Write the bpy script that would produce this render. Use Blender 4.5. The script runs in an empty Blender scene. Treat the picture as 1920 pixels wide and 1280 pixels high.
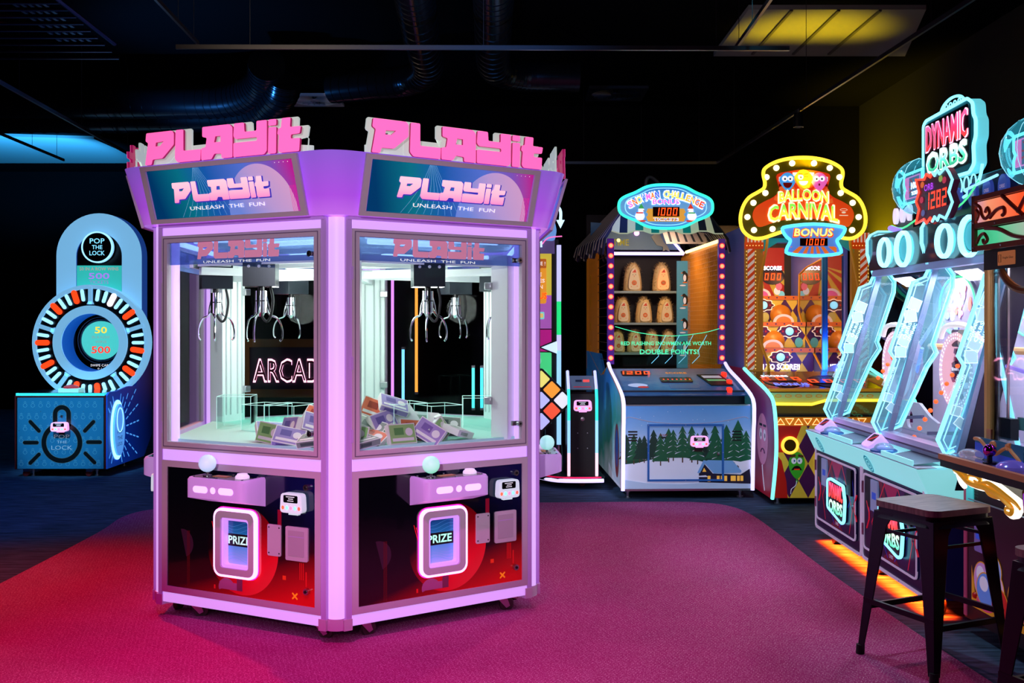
import bpy, bmesh, math, random
from mathutils import Matrix, Vector
from mathutils.geometry import tessellate_polygon
PI = math.pi
R = math.radians
sc = bpy.context.scene
C = sc.collection
rnd = random.Random(7)

# ---------------------------------------------------------------- camera, world, exposure, room lights
FPX = 1908.0
HOR = 608.0
CAMH = 1.5
cam = bpy.data.cameras.new('camera')
cam.sensor_width = 36
cam.lens = 36 * FPX / 1920
cam.shift_y = -(640 - HOR) / 1920
cam.clip_start = .05
camo = bpy.data.objects.new('camera', cam)
camo.location = (0, 0, CAMH)
camo.rotation_euler = (PI / 2, 0, 0)
C.objects.link(camo)
sc.camera = camo
sc.view_settings.view_transform = 'Standard'
sc.view_settings.look = 'None'
sc.view_settings.exposure = 0.0
sc.view_settings.gamma = 1
sc.view_settings.use_curve_mapping = False
sc.cycles.max_bounces = 8
sc.cycles.transparent_max_bounces = 24
sc.cycles.caustics_reflective = False
sc.cycles.caustics_refractive = False
sc.cycles.sample_clamp_indirect = 4
w = bpy.data.worlds.new('world')
sc.world = w
w.use_nodes = True
w.node_tree.nodes['Background'].inputs[0].default_value = (.25, .4, 1, 1)
w.node_tree.nodes['Background'].inputs[1].default_value = .0015

def lin(c):
    return tuple(((x / 255) / 12.92 if x / 255 <= .04045 else ((x / 255 + .055) / 1.055) ** 2.4) for x in c)

def spot(name, loc, target, power, col, size=60, blend=.6, rad=.08):
    l = bpy.data.lights.new(name, 'SPOT')
    l.energy = power; l.color = lin(col); l.spot_size = R(size); l.spot_blend = blend; l.shadow_soft_size = rad
    o = bpy.data.objects.new(name, l)
    o.location = loc
    o.rotation_euler = (Vector(target) - Vector(loc)).to_track_quat('-Z', 'Y').to_euler()
    C.objects.link(o)
    return o

def area(name, loc, target, power, col, sx, sy=None):
    l = bpy.data.lights.new(name, 'AREA')
    l.energy = power; l.color = lin(col); l.shape = 'RECTANGLE'; l.size = sx; l.size_y = sy or sx
    o = bpy.data.objects.new(name, l)
    o.location = loc
    o.rotation_euler = (Vector(target) - Vector(loc)).to_track_quat('-Z', 'Y').to_euler()
    C.objects.link(o)
    return o

# coloured ceiling spots of the arcade, and fill spots added to brighten fronts and floor
spot('ceiling_spot_red', (-4.2, 7.6, 4.0), (-2.6, 4.3, 0), 620, (255, 45, 60), 70, .9)
spot('ceiling_spot_red', (-3.0, 2.6, 4.0), (-2.6, 3.4, 0), 90, (255, 50, 60), 70, .9)
spot('ceiling_spot_pink', (1.6, 8.4, 4.0), (1.1, 5.6, 0), 185, (255, 150, 190), 75, .9)
spot('ceiling_spot_rose', (-.2, 9.0, 4.0), (.2, 7.9, 0), 130, (255, 60, 80), 45, .9)
spot('ceiling_spot_violet', (.9, 2.6, 4.0), (.8, 3.9, 0), 50, (215, 120, 255), 70, .9)
spot('floor_fill_magenta', (-.9, 1.4, 4.0), (-.8, 3.7, 0), 620, (255, 10, 215), 52, 1.0)  # added; stands in for the lit posts' glow on the floor
spot('front_fill', (-.7, -1.3, 2.35), (-.8, 4.9, 1.5), 560, (250, 240, 255), 28, .5)  # fill added from the camera side to lighten the cabinet frames
spot('ceiling_spot_blue', (-4.2, 7.0, 4.0), (-4.1, 8.6, 0), 200, (50, 110, 255), 60, .9)
spot('lock_game_fill', (-4.4, 6.6, 3.9), (-4.42, 10, .75), 1100, (120, 215, 255), 17, .7)  # added to brighten the front of the lock game
spot('snow_front_fill', (1.5, 5.4, 3.9), (1.5, 8.7, .45), 300, (200, 220, 255), 24, .6)  # added; stands in for the side neons lighting the snow panel
spot('ceiling_spot_amber', (2.2, 5.6, 3.9), (2.5, 8.4, .5), 60, (255, 235, 190), 22, .6)
spot('snow_side_fill', (-1.6, 8.3, 3.3), (.95, 9.3, .7), 260, (170, 220, 255), 24, .6)  # added to light the snow game's side wall in place of neon
spot('ceiling_spot_indigo', (1.0, 9.6, 4.0), (.9, 9.0, 0), 60, (110, 130, 255), 60, .9)
spot('uplight_yellow', (2.7, 9.3, 2.75), (2.7, 9.35, 4.2), 330, (255, 215, 5), 66, .9)
spot('wall_spot_yellow', (4.0, 11.75, 1.9), (4.3, 11.75, 2.55), 560, (255, 215, 5), 100, 1.0)
spot('uplight_blue', (-6.3, 13.6, 2.6), (-7.3, 15.4, 4.2), 1700, (50, 165, 255), 74, .6)
spot('stool_key', (1.3, 5.6, 3.9), (1.9, 4.5, .7), 150, (190, 235, 250), 26, .7)
spot('floor_fill_teal', (1.5, 6.4, 3.9), (2.05, 6.6, 0), 120, (110, 215, 255), 40, .9)  # added; stands in for the console's cyan glow on the floor

# ---------------------------------------------------------------- materials
_mats = {}
def mat(name, col, rough=.5, metal=0, emit=None, es=0, coat=0, spec=.5):
    if name in _mats:
        return _mats[name]
    m = bpy.data.materials.new(name)
    m.use_nodes = True
    b = m.node_tree.nodes['Principled BSDF']
    b.inputs['Base Color'].default_value = (*lin(col), 1)
    b.inputs['Roughness'].default_value = rough
    b.inputs['Metallic'].default_value = metal
    b.inputs['Specular IOR Level'].default_value = spec
    b.inputs['Coat Weight'].default_value = coat
    b.inputs['Coat Roughness'].default_value = .05
    if emit is not None:
        b.inputs['Emission Color'].default_value = (*lin(emit), 1)
        b.inputs['Emission Strength'].default_value = es
    _mats[name] = m
    return m

def lit(name, col, es=1.0, base=None):
    return mat(name, base or col, .45, 0, col, es)

def nodes(m):
    return m.node_tree.nodes, m.node_tree.links, m.node_tree.nodes['Principled BSDF']

def ramp(nt, stops, interp='LINEAR'):
    r = nt.nodes.new('ShaderNodeValToRGB')
    r.color_ramp.interpolation = interp
    e = r.color_ramp.elements
    e[0].position = stops[0][0]; e[0].color = (*lin(stops[0][1]), 1)
    e[1].position = stops[-1][0]; e[1].color = (*lin(stops[-1][1]), 1)
    for p, c in stops[1:-1]:
        x = e.new(p); x.color = (*lin(c), 1)
    return r

def gradmat(name, direction, a, b, stops, es=0, rough=.4, noise=0, nscale=8, coat=0):
    """printed gradient along an object-space direction from a to b"""
    if name in _mats:
        return _mats[name]
    m = bpy.data.materials.new(name); m.use_nodes = True
    n, l, bs = nodes(m)
    tc = n.new('ShaderNodeTexCoord')
    d = n.new('ShaderNodeVectorMath'); d.operation = 'DOT_PRODUCT'
    d.inputs[1].default_value = direction
    l.new(tc.outputs['Object'], d.inputs[0])
    mr = n.new('ShaderNodeMapRange')
    mr.inputs[1].default_value = a; mr.inputs[2].default_value = b
    l.new(d.outputs['Value'], mr.inputs[0])
    src = mr.outputs[0]
    if noise:
        no = n.new('ShaderNodeTexNoise'); no.inputs['Scale'].default_value = nscale
        l.new(tc.outputs['Object'], no.inputs['Vector'])
        ma = n.new('ShaderNodeMath'); ma.operation = 'MULTIPLY_ADD'; ma.inputs[1].default_value = noise; 
        l.new(no.outputs[0], ma.inputs[0]); l.new(src, ma.inputs[2])
        mb_ = n.new('ShaderNodeMath'); mb_.operation = 'SUBTRACT'; mb_.inputs[1].default_value = noise / 2
        l.new(ma.outputs[0], mb_.inputs[0]); src = mb_.outputs[0]
    r = ramp(m.node_tree, stops)
    l.new(src, r.inputs[0])
    l.new(r.outputs[0], bs.inputs['Base Color'])
    bs.inputs['Roughness'].default_value = rough
    bs.inputs['Coat Weight'].default_value = coat
    bs.inputs['Coat Roughness'].default_value = .04
    if es:
        l.new(r.outputs[0], bs.inputs['Emission Color'])
        bs.inputs['Emission Strength'].default_value = es
    _mats[name] = m
    return m

def glassmat(name, tint=(255, 255, 255), refl=.10, rough=.02, emit=None, es=0, body=0.0):
    """thin clear pane: mostly see-through with a fresnel reflection; body = share of milky diffuse"""
    if name in _mats:
        return _mats[name]
    m = bpy.data.materials.new(name); m.use_nodes = True
    n, l = m.node_tree.nodes, m.node_tree.links
    n.remove(n['Principled BSDF'])
    out = n['Material Output']
    tr = n.new('ShaderNodeBsdfTransparent'); tr.inputs[0].default_value = (*lin(tint), 1)
    gl = n.new('ShaderNodeBsdfGlossy'); gl.inputs['Roughness'].default_value = rough
    fr = n.new('ShaderNodeLayerWeight'); fr.inputs[0].default_value = refl
    mx = n.new('ShaderNodeMixShader')
    l.new(fr.outputs['Fresnel'], mx.inputs[0]); l.new(tr.outputs[0], mx.inputs[1]); l.new(gl.outputs[0], mx.inputs[2])
    last = mx.outputs[0]
    if body:
        df = n.new('ShaderNodeBsdfDiffuse'); df.inputs[0].default_value = (*lin(tint), 1)
        m2 = n.new('ShaderNodeMixShader'); m2.inputs[0].default_value = body
        l.new(last, m2.inputs[1]); l.new(df.outputs[0], m2.inputs[2]); last = m2.outputs[0]
    if emit:
        em = n.new('ShaderNodeEmission'); em.inputs[0].default_value = (*lin(emit), 1); em.inputs[1].default_value = es
        ad = n.new('ShaderNodeAddShader')
        l.new(last, ad.inputs[0]); l.new(em.outputs[0], ad.inputs[1]); last = ad.outputs[0]
    l.new(last, out.inputs[0])
    _mats[name] = m
    return m

# ---------------------------------------------------------------- mesh builder
F = Matrix(((1, 0, 0, 0), (0, 0, -1, 0), (0, 1, 0, 0), (0, 0, 0, 1)))   # (u right, v up, w toward the viewer) on a machine front
def FR(y=0):          # front plane set back to local depth y
    return Matrix.Translation((0, y, 0)) @ F
def tiltF(x, y, z, ang):   # front plane through (x,y,z) leaning back by ang (rad)
    return Matrix.Translation((x, y, z)) @ Matrix.Rotation(-ang, 4, 'X') @ F

_txt = {}
def glyphs(s, bold):
    k = (s, bold)
    if k not in _txt:
        cu = bpy.data.curves.new('t', 'FONT')
        cu.body = s; cu.resolution_u = 2; cu.offset = bold; cu.align_x = 'LEFT'
        o = bpy.data.objects.new('t', cu); C.objects.link(o)
        bpy.context.view_layer.update()
        dg = bpy.context.evaluated_depsgraph_get()
        me = o.evaluated_get(dg).to_mesh()
        vs = [(v.co.x, v.co.y) for v in me.vertices]; fs = [tuple(p.vertices) for p in me.polygons]
        o.evaluated_get(dg).to_mesh_clear()
        bpy.data.objects.remove(o); bpy.data.curves.remove(cu)
        _txt[k] = (vs, fs)
    return _txt[k]

class MB:
    def __init__(s, M=None):
        s.v = []; s.f = []; s.m = []; s.mats = []; s.M = M or Matrix()
    def mi(s, m):
        if m not in s.mats: s.mats.append(m)
        return s.mats.index(m)
    def add(s, vs, fs, m):
        o = len(s.v); k = s.mi(m)
        s.v += [s.M @ Vector(v) for v in vs]
        s.f += [tuple(i + o for i in f) for f in fs]
        s.m += [k] * len(fs)
        return s
    def box(s, a, b, m):
        (x0, y0, z0), (x1, y1, z1) = a, b
        vs = [(x0, y0, z0), (x1, y0, z0), (x1, y1, z0), (x0, y1, z0), (x0, y0, z1), (x1, y0, z1), (x1, y1, z1), (x0, y1, z1)]
        return s.add(vs, [(0, 3, 2, 1), (4, 5, 6, 7), (0, 1, 5, 4), (1, 2, 6, 5), (2, 3, 7, 6), (3, 0, 4, 7)], m)
    def flat(s, poly, w, m, holes=()):
        loops = [[Vector((p[0], p[1], 0)) for p in poly]] + [[Vector((p[0], p[1], 0)) for p in h] for h in holes]
        vs = [(p.x, p.y, w) for lp in loops for p in lp]
        return s.add(vs, [tuple(t) for t in tessellate_polygon(loops)], m)
    def prism(s, poly, w0, w1, m, holes=(), side=None):
        loops = [list(poly)] + [list(h) for h in holes]
        L = [[Vector((p[0], p[1], 0)) for p in lp] for lp in loops]
        tris = [tuple(t) for t in tessellate_polygon(L)]
        pts = [p for lp in loops for p in lp]; n = len(pts)
        vs = [(p[0], p[1], w0) for p in pts] + [(p[0], p[1], w1) for p in pts]
        fs = [t[::-1] for t in tris] + [tuple(i + n for i in t) for t in tris]
        s.add(vs, fs, m)
        sf = []; o = 0
        for lp in loops:
            k = len(lp)
            for i in range(k):
                j = (i + 1) % k
                sf.append((o + i, o + j, o + j + n, o + i + n))
            o += k
        s.add(vs, sf, side or m)
        return s
    def ring(s, path, r, m, n=8, closed=False, rs=None):
        """tube along a 3D path"""
        P = [Vector(p) for p in path]; N = len(P); vs = []; fs = []
        up = None
        for i in range(N):
            a = P[(i - 1) % N] if (closed or i > 0) else P[i]
            b = P[(i + 1) % N] if (closed or i < N - 1) else P[i]
            t = (b - a).normalized() if (b - a).length > 1e-9 else Vector((0, 0, 1))
            if up is None:
                up = t.orthogonal().normalized()
            else:
                up = (up - t * up.dot(t))
                up = up.normalized() if up.length > 1e-6 else t.orthogonal().normalized()
            q = t.cross(up); rr = rs[i] if rs else r
            for k in range(n):
                an = 2 * PI * k / n
                vs.append(P[i] + up * (math.cos(an) * rr) + q * (math.sin(an) * rr))
        for i in range(N if closed else N - 1):
            a = i * n; b = ((i + 1) % N) * n
            for k in range(n):
                fs.append((a + k, a + (k + 1) % n, b + (k + 1) % n, b + k))
        if not closed:
            fs.append(tuple(range(n - 1, -1, -1))); fs.append(tuple(range((N - 1) * n, N * n)))
        return s.add(vs, fs, m)
    def tube2(s, pts, w, r, m, closed=False, n=6):
        return s.ring([(p[0], p[1], w) for p in pts], r, m, n, closed)
    def cyl(s, p0, p1, r, m, n=16, r1=None):
        return s.ring([p0, p1], r, m, n, False, [r, r if r1 is None else r1])
    def lathe(s, prof, c, m, n=20, axis='z', cap=True):
        vs = []; fs = []
        for (r, h) in prof:
            for k in range(n):
                a = 2 * PI * k / n
                x, y = r * math.cos(a), r * math.sin(a)
                p = (x, y, h) if axis == 'z' else ((x, h, y) if axis == 'y' else (h, x, y))
                vs.append((c[0] + p[0], c[1] + p[1], c[2] + p[2]))
        for i in range(len(prof) - 1):
            for k in range(n):
                fs.append((i * n + k, i * n + (k + 1) % n, (i + 1) * n + (k + 1) % n, (i + 1) * n + k))
        if cap and prof[0][0] > 1e-5: fs.append(tuple(range(n - 1, -1, -1)))
        if cap and prof[-1][0] > 1e-5: fs.append(tuple(range((len(prof) - 1) * n, len(prof) * n)))
        return s.add(vs, fs, m)
    def ball(s, c, r, m, n=16, k=10, sc_=(1, 1, 1)):
        vs = [(c[0], c[1], c[2] - r * sc_[2])]; fs = []
        for i in range(1, k):
            th = -PI / 2 + PI * i / k
            for j in range(n):
                a = 2 * PI * j / n
                vs.append((c[0] + r * sc_[0] * math.cos(th) * math.cos(a), c[1] + r * sc_[1] * math.cos(th) * math.sin(a), c[2] + r * sc_[2] * math.sin(th)))
        vs.append((c[0], c[1], c[2] + r * sc_[2])); T = len(vs) - 1
        for j in range(n):
            fs.append((0, 1 + (j + 1) % n, 1 + j)); fs.append((T, T - n + j, T - n + (j + 1) % n))
        for i in range(k - 2):
            for j in range(n):
                a = 1 + i * n
                fs.append((a + j, a + (j + 1) % n, a + n + (j + 1) % n, a + n + j))
        return s.add(vs, fs, m)
    def text(s, t, u, v, h, m, w=.002, width=None, bold=.0, ext=0, slant=0, arc=0, rot=0, outline=None, ow=.02, fan=0):
        if outline:
            s.text(t, u, v, h * 1.16, outline, w - .0008, (width * 1.03 if width else None), bold + ow, 0, slant, arc, rot)
        vs, fs = glyphs(t, min(bold, .012))
        if not vs: return s
        if bold > .014:
            # heavy strokes: the same glyphs laid side by side
            e = (bold - .012) * .5; n0 = len(vs)
            V, G = [], []
            for i, (ex, ey) in enumerate(((0, 0), (e, e), (-e, e), (e, -e), (-e, -e), (e, 0), (-e, 0))):
                V += [(x + ex, y + ey) for x, y in vs]; G += [tuple(j + i * n0 for j in f) for f in fs]
            vs, fs = V, G
        x0 = min(p[0] for p in vs); x1 = max(p[0] for p in vs); y0 = min(p[1] for p in vs); y1 = max(p[1] for p in vs)
        sy = h / (y1 - y0); sx = width / (x1 - x0) if width else sy
        cx, cy = (x0 + x1) / 2, (y0 + y1) / 2; hw = (x1 - x0) / 2 * sx
        out = []
        for (x, y) in vs:
            X = (x - cx) * sx; Y = (y - cy) * sy
            if fan: Y *= 1 + fan * (abs(X) / hw)
            X += slant * Y
            Y += arc * (1 - (X / hw) ** 2)
            if rot: X, Y = X * math.cos(rot) - Y * math.sin(rot), X * math.sin(rot) + Y * math.cos(rot)
            out.append((u + X, v + Y, w))
        s.add(out, fs, m)
        if ext:
            s.add([(a, b, c - ext) for a, b, c in out], fs, m)
        return s
    def seg(s, t, u, v, h, m, w=.002, off=None, slant=.12, gap=1.0):
        W = h * .55; T = h * .13
        S = {'0': 'abcdef', '1': 'bc', '2': 'abged', '3': 'abgcd', '4': 'fgbc', '5': 'afgcd', '6': 'afgedc', '7': 'abc', '8': 'abcdefg', '9': 'abcdfg', '-': 'g'}
        n = len(t); pitch = W * 1.45 * gap; u0 = u - (n - 1) * pitch / 2
        for i, ch in enumerate(t):
            c = u0 + i * pitch
            bars = {'a': (-W / 2, h / 2 - T, W / 2, h / 2), 'd': (-W / 2, -h / 2, W / 2, -h / 2 + T), 'g': (-W / 2, -T / 2, W / 2, T / 2),
                    'f': (-W / 2, .02 * h, -W / 2 + T, h / 2), 'e': (-W / 2, -h / 2, -W / 2 + T, -.02 * h), 'b': (W / 2 - T, .02 * h, W / 2, h / 2), 'c': (W / 2 - T, -h / 2, W / 2, -.02 * h)}
            for k, (a0, b0, a1, b1) in bars.items():
                mm = m if k in S.get(ch, '') else off
                if mm is None: continue
                s.add([(c + x + slant * y, v + y, w) for x, y in ((a0, b0), (a1, b0), (a1, b1), (a0, b1))], [(0, 1, 2, 3)], mm)
        return s
    def build(s, name, parent=None, matrix=None, bevel=0, label=None, smooth=35, segs=2):
        me = bpy.data.meshes.new(name)
        me.from_pydata([tuple(v) for v in s.v], [], s.f)
        for m in s.mats: me.materials.append(m)
        me.polygons.foreach_set('material_index', s.m)
        me.update()
        bm = bmesh.new(); bm.from_mesh(me)
        bmesh.ops.recalc_face_normals(bm, faces=bm.faces)
        bm.to_mesh(me); bm.free()
        if smooth:
            me.polygons.foreach_set('use_smooth', [True] * len(me.polygons))
            me.set_sharp_from_angle(angle=R(smooth))
        o = bpy.data.objects.new(name, me); C.objects.link(o)
        if parent: o.parent = parent
        if matrix is not None: o.matrix_local = matrix
        if bevel:
            b = o.modifiers.new('bevel', 'BEVEL'); b.width = bevel; b.segments = segs; b.limit_method = 'ANGLE'; b.angle_limit = R(40)
        if label: o['label'] = label
        return o

def inst(src, parent, matrix):
    o = src.copy(); C.objects.link(o); o.parent = parent; o.matrix_local = matrix
    return o

def tag(o, label, cat, group=None, kind=None):
    if label: o['label'] = label
    if cat: o['category'] = cat
    if group: o['group'] = group
    if kind: o['kind'] = kind
    return o

def thing(name, label, cat, loc=(0, 0, 0), rz=0, group=None):
    o = bpy.data.objects.new(name, None); C.objects.link(o)
    o.empty_display_size = .1
    o.location = loc; o.rotation_euler = (0, 0, rz)
    return tag(o, label, cat, group)

def struct(mb, name, label=None):
    o = mb.build(name, smooth=0); o['kind'] = 'structure'
    if label: o['label'] = label
    return o

# ---------------------------------------------------------------- 2D shapes
def rect(u0, v0, u1, v1): return [(u0, v0), (u1, v0), (u1, v1), (u0, v1)]
def rrect(u0, v0, u1, v1, r, n=5):
    o = []
    for (cx, cy, a0) in ((u1 - r, v0 + r, -90), (u1 - r, v1 - r, 0), (u0 + r, v1 - r, 90), (u0 + r, v0 + r, 180)):
        for i in range(n + 1):
            a = R(a0 + 90 * i / n); o.append((cx + r * math.cos(a), cy + r * math.sin(a)))
    return o
def ell(cu, cv, a, b=None, n=32, a0=0, a1=360):
    b = a if b is None else b
    k = n if a1 - a0 >= 360 else n + 1
    return [(cu + a * math.cos(R(a0 + (a1 - a0) * i / n)), cv + b * math.sin(R(a0 + (a1 - a0) * i / n))) for i in range(k)]
def capsule(p, q, r, n=6):
    dx, dy = q[0] - p[0], q[1] - p[1]; a = math.degrees(math.atan2(dy, dx))
    return ell(p[0], p[1], r, r, n, a + 90, a + 270) + ell(q[0], q[1], r, r, n, a - 90, a + 90)
def shift(poly, du, dv, s=1): return [(p[0] * s + du, p[1] * s + dv) for p in poly]
def area2(p): return sum(p[i][0] * p[(i + 1) % len(p)][1] - p[(i + 1) % len(p)][0] * p[i][1] for i in range(len(p))) / 2
def inflate(poly, d):
    P = [Vector(p) for p in poly]; n = len(P); sg = 1 if area2(poly) > 0 else -1; o = []
    for i in range(n):
        a, b, c = P[i - 1], P[i], P[(i + 1) % n]
        e1 = (b - a).normalized(); e2 = (c - b).normalized()
        n1 = Vector((e1.y, -e1.x)) * sg; n2 = Vector((e2.y, -e2.x)) * sg
        m = (n1 + n2); 
        if m.length < 1e-6: m = n1
        m.normalize(); k = d / max(.35, m.dot(n1)); o.append((b.x + m.x * k, b.y + m.y * k))
    return o
def roundp(poly, r, n=3):
    P = [Vector(p) for p in poly]; N = len(P); o = []
    for i in range(N):
        a, b, c = P[i - 1], P[i], P[(i + 1) % N]
        l1 = min(r, (a - b).length * .45); l2 = min(r, (c - b).length * .45)
        p = b + (a - b).normalized() * l1; q = b + (c - b).normalized() * l2
        for k in range(n + 1):
            t = k / n
            x = p * (1 - t) ** 2 + b * 2 * t * (1 - t) + q * t * t
            o.append((x.x, x.y))
    return o
def smoothp(pts, closed=True, n=4):
    N = len(pts); o = []
    rng = range(N if closed else N - 1)
    g = (lambda i: pts[i % N]) if closed else (lambda i: pts[max(0, min(N - 1, i))])
    for i in rng:
        p0, p1, p2, p3 = g(i - 1), g(i), g(i + 1), g(i + 2)
        for k in range(n):
            t = k / n
            o.append(tuple(.5 * ((2 * p1[j]) + (-p0[j] + p2[j]) * t + (2 * p0[j] - 5 * p1[j] + 4 * p2[j] - p3[j]) * t * t + (-p0[j] + 3 * p1[j] - 3 * p2[j] + p3[j]) * t ** 3) for j in range(len(p1))))
    if not closed: o.append(tuple(pts[-1]))
    return o
# ================================================================ THE ROOM
def carpet(name, base, dash, amt, sc1=95., ang=.5):
    m = bpy.data.materials.new(name); m.use_nodes = True
    n, l, b = nodes(m)
    tc = n.new('ShaderNodeTexCoord')
    mp = n.new('ShaderNodeMapping'); mp.inputs['Rotation'].default_value = (0, 0, ang)
    l.new(tc.outputs['Object'], mp.inputs[0])
    br = n.new('ShaderNodeTexBrick')
    br.inputs['Scale'].default_value = sc1 * .35; br.inputs['Mortar Size'].default_value = .032
    br.inputs['Brick Width'].default_value = .9; br.inputs['Row Height'].default_value = .45
    br.inputs['Color1'].default_value = (0, 0, 0, 1); br.inputs['Color2'].default_value = (.12, .12, .12, 1); br.inputs['Mortar'].default_value = (1, 1, 1, 1)
    l.new(mp.outputs[0], br.inputs['Vector'])
    n1 = n.new('ShaderNodeTexNoise'); n1.inputs['Scale'].default_value = 130
    n1.inputs['Detail'].default_value = 2
    l.new(mp.outputs[0], n1.inputs['Vector'])
    r1 = ramp(m.node_tree, [(.45, (0, 0, 0)), (.62, (255, 255, 255))])
    l.new(n1.outputs[0], r1.inputs[0])
    mu = n.new('ShaderNodeMath'); mu.operation = 'MULTIPLY'
    l.new(br.outputs[0], mu.inputs[0]); l.new(r1.outputs[0], mu.inputs[1])
    m3 = n.new('ShaderNodeMath'); m3.operation = 'MULTIPLY'; m3.inputs[1].default_value = amt
    l.new(mu.outputs[0], m3.inputs[0])
    n2 = n.new('ShaderNodeTexNoise'); n2.inputs['Scale'].default_value = 2.2; n2.inputs['Detail'].default_value = 6
    l.new(tc.outputs['Object'], n2.inputs['Vector'])
    dk = n.new('ShaderNodeMix'); dk.data_type = 'RGBA'
    dk.inputs[6].default_value = (*[x * .75 for x in lin(base)], 1); dk.inputs[7].default_value = (*[x * 1.15 for x in lin(base)], 1)
    l.new(n2.outputs[0], dk.inputs[0])
    mx = n.new('ShaderNodeMix'); mx.data_type = 'RGBA'
    mx.inputs[7].default_value = (*lin(dash), 1)
    l.new(m3.outputs[0], mx.inputs[0]); l.new(dk.outputs[2], mx.inputs[6])
    l.new(mx.outputs[2], b.inputs['Base Color'])
    b.inputs['Roughness'].default_value = .95; b.inputs['Specular IOR Level'].default_value = .1
    bp = n.new('ShaderNodeBump'); bp.inputs['Strength'].default_value = .4; bp.inputs['Distance'].default_value = .004
    l.new(br.outputs[0], bp.inputs['Height']); l.new(bp.outputs[0], b.inputs['Normal'])
    return m
def streak(name, base, hi):
    m = bpy.data.materials.new(name); m.use_nodes = True
    n, l, b = nodes(m)
    tc = n.new('ShaderNodeTexCoord')
    mp = n.new('ShaderNodeMapping'); mp.inputs['Scale'].default_value = (4, 34, 1)
    l.new(tc.outputs['Object'], mp.inputs[0])
    n1 = n.new('ShaderNodeTexNoise'); n1.inputs['Scale'].default_value = 1; n1.inputs['Detail'].default_value = 8; n1.inputs['Roughness'].default_value = .65
    l.new(mp.outputs[0], n1.inputs['Vector'])
    r = ramp(m.node_tree, [(.38, base), (.68, hi)])
    l.new(n1.outputs[0], r.inputs[0]); l.new(r.outputs[0], b.inputs['Base Color'])
    b.inputs['Roughness'].default_value = .8; b.inputs['Specular IOR Level'].default_value = .25
    return m
M_floor = streak('blue_grey_plank_carpet', (26, 36, 60), (78, 98, 128))
M_pink = carpet('pink_woven_carpet', (178, 54, 120), (255, 215, 225), .95)
M_wall = mat('black_wall_paint', (6, 6, 7), .9, spec=.04)
M_wallR = mat('dark_grey_wall_paint', (46, 46, 40), .85, spec=.1)
M_ceil = mat('black_ceiling_paint', (4, 4, 5), .9, spec=.03)
struct(MB().box((-11, -3, -.1), (5.4, 18.2, 0), M_floor), 'floor')
cp = smoothp([(-2.95, 4), (-2.95, 6), (-2.97, 7.3), (-3.02, 7.9), (-2.9, 8.22), (-2.5, 8.42), (-1.5, 8.5), (.2, 8.53), (1.2, 8.57), (1.6, 8.53), (1.8, 8.34), (1.88, 7.95), (1.9, 7.3), (1.91, 6.2), (1.96, 4.9), (2.02, 4)], False, 4)
struct(MB().prism([(-2.95, -2.9)] + cp + [(2.05, -2.9)], .001, .008, M_pink), 'trim_1', 'raised pink woven carpet inlay with rounded corners')
struct(MB().box((-11, -3, 4.2), (5.4, 18.2, 4.3), M_ceil), 'ceiling')
struct(MB().box((-3.6, 12.6, 0), (4.3, 12.8, 4.2), M_wall), 'wall_back')
struct(MB().box((-11, 18, 0), (-3.6, 18.2, 4.2), M_wall), 'wall_far')
struct(MB().box((-3.6, 12.8, 0), (-3.4, 18.2, 4.2), M_wall), 'wall_recess')
struct(MB().box((-11.2, -3, 0), (-11, 18.2, 4.2), M_wall), 'wall_left')
struct(MB().box((4.3, -3, 0), (4.5, 12.8, 4.2), M_wallR), 'wall_right')
struct(MB().box((-11, -3.2, 0), (5.4, -3, 4.2), M_wall), 'wall_behind')
# ceiling board seen lit yellow, and the blue one at far left
M_board = mat('grey_ceiling_board', (120, 120, 112), .8)
mb = MB(); mb.prism([(2.0, 8.6), (3.5, 8.6), (3.9, 10.1), (2.0, 10.1)], 4.16, 4.2, M_board)
for x in (2.35, 2.75, 3.1): mb.box((x, 8.6, 4.145), (x + .025, 10.0, 4.16), mat('ceiling_batten', (60, 60, 55), .7))
struct(mb, 'trim_2', 'ceiling boards lit yellow above the balloon game')
mb = MB(); mb.prism([(-8.4, 14.2), (-6.0, 14.6), (-6.0, 16.8), (-8.6, 16.8)], 4.16, 4.2, M_board)
struct(mb, 'trim_3', 'ceiling boards lit blue above the left corner')

M_duct = mat('black_glossy_duct', (26, 28, 32), .22, .7)
def pix(px, py, Y): return Vector(((px - 960) / FPX * Y, Y, CAMH - (py - HOR) / FPX * Y))
def zpix(px, py, z):
    Y = (z - CAMH) * FPX / (HOR - py)
    return Vector(((px - 960) / FPX * Y, Y, z))
def duct(label, pts, r, smooth_n=5, grp=None):
    t = thing('ceiling_duct', label, 'duct', pts[len(pts) // 2], 0, grp)
    o = Vector(pts[len(pts) // 2])
    P = smoothp([tuple(Vector(p) - o) for p in pts], False, smooth_n)
    MB().ring(P, r, M_duct, 24).build('duct_pipe', t)
    mb = MB(); L = 0
    for i in range(len(P) - 1):
        a, b = Vector(P[i]), Vector(P[i + 1]); d = (b - a); k = max(1, int(d.length / .11))
        for j in range(k):
            c = a + d * (j / k); dn = d.normalized()
            mb.ring([c - dn * .006, c + dn * .006], r * 1.03, M_duct, 24)
    o2 = mb.build('duct_rib', t); o2['kind'] = 'stuff'
    return t
zc = 3.75
duct('black spiral duct running towards the camera above the left sign, turning left', [zpix(768, -60, zc), zpix(783, 30, zc), zpix(793, 90, zc), zpix(800, 128, zc), zpix(770, 150, zc), zpix(700, 158, zc), zpix(622, 166, zc)], .14)
duct('black spiral duct right of the other, turning right at its end', [zpix(925, -60, zc), zpix(925, 30, zc), zpix(924, 90, zc), zpix(930, 128, zc), zpix(975, 141, zc), zpix(1030, 143, zc), zpix(1085, 144, zc)], .14)
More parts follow.
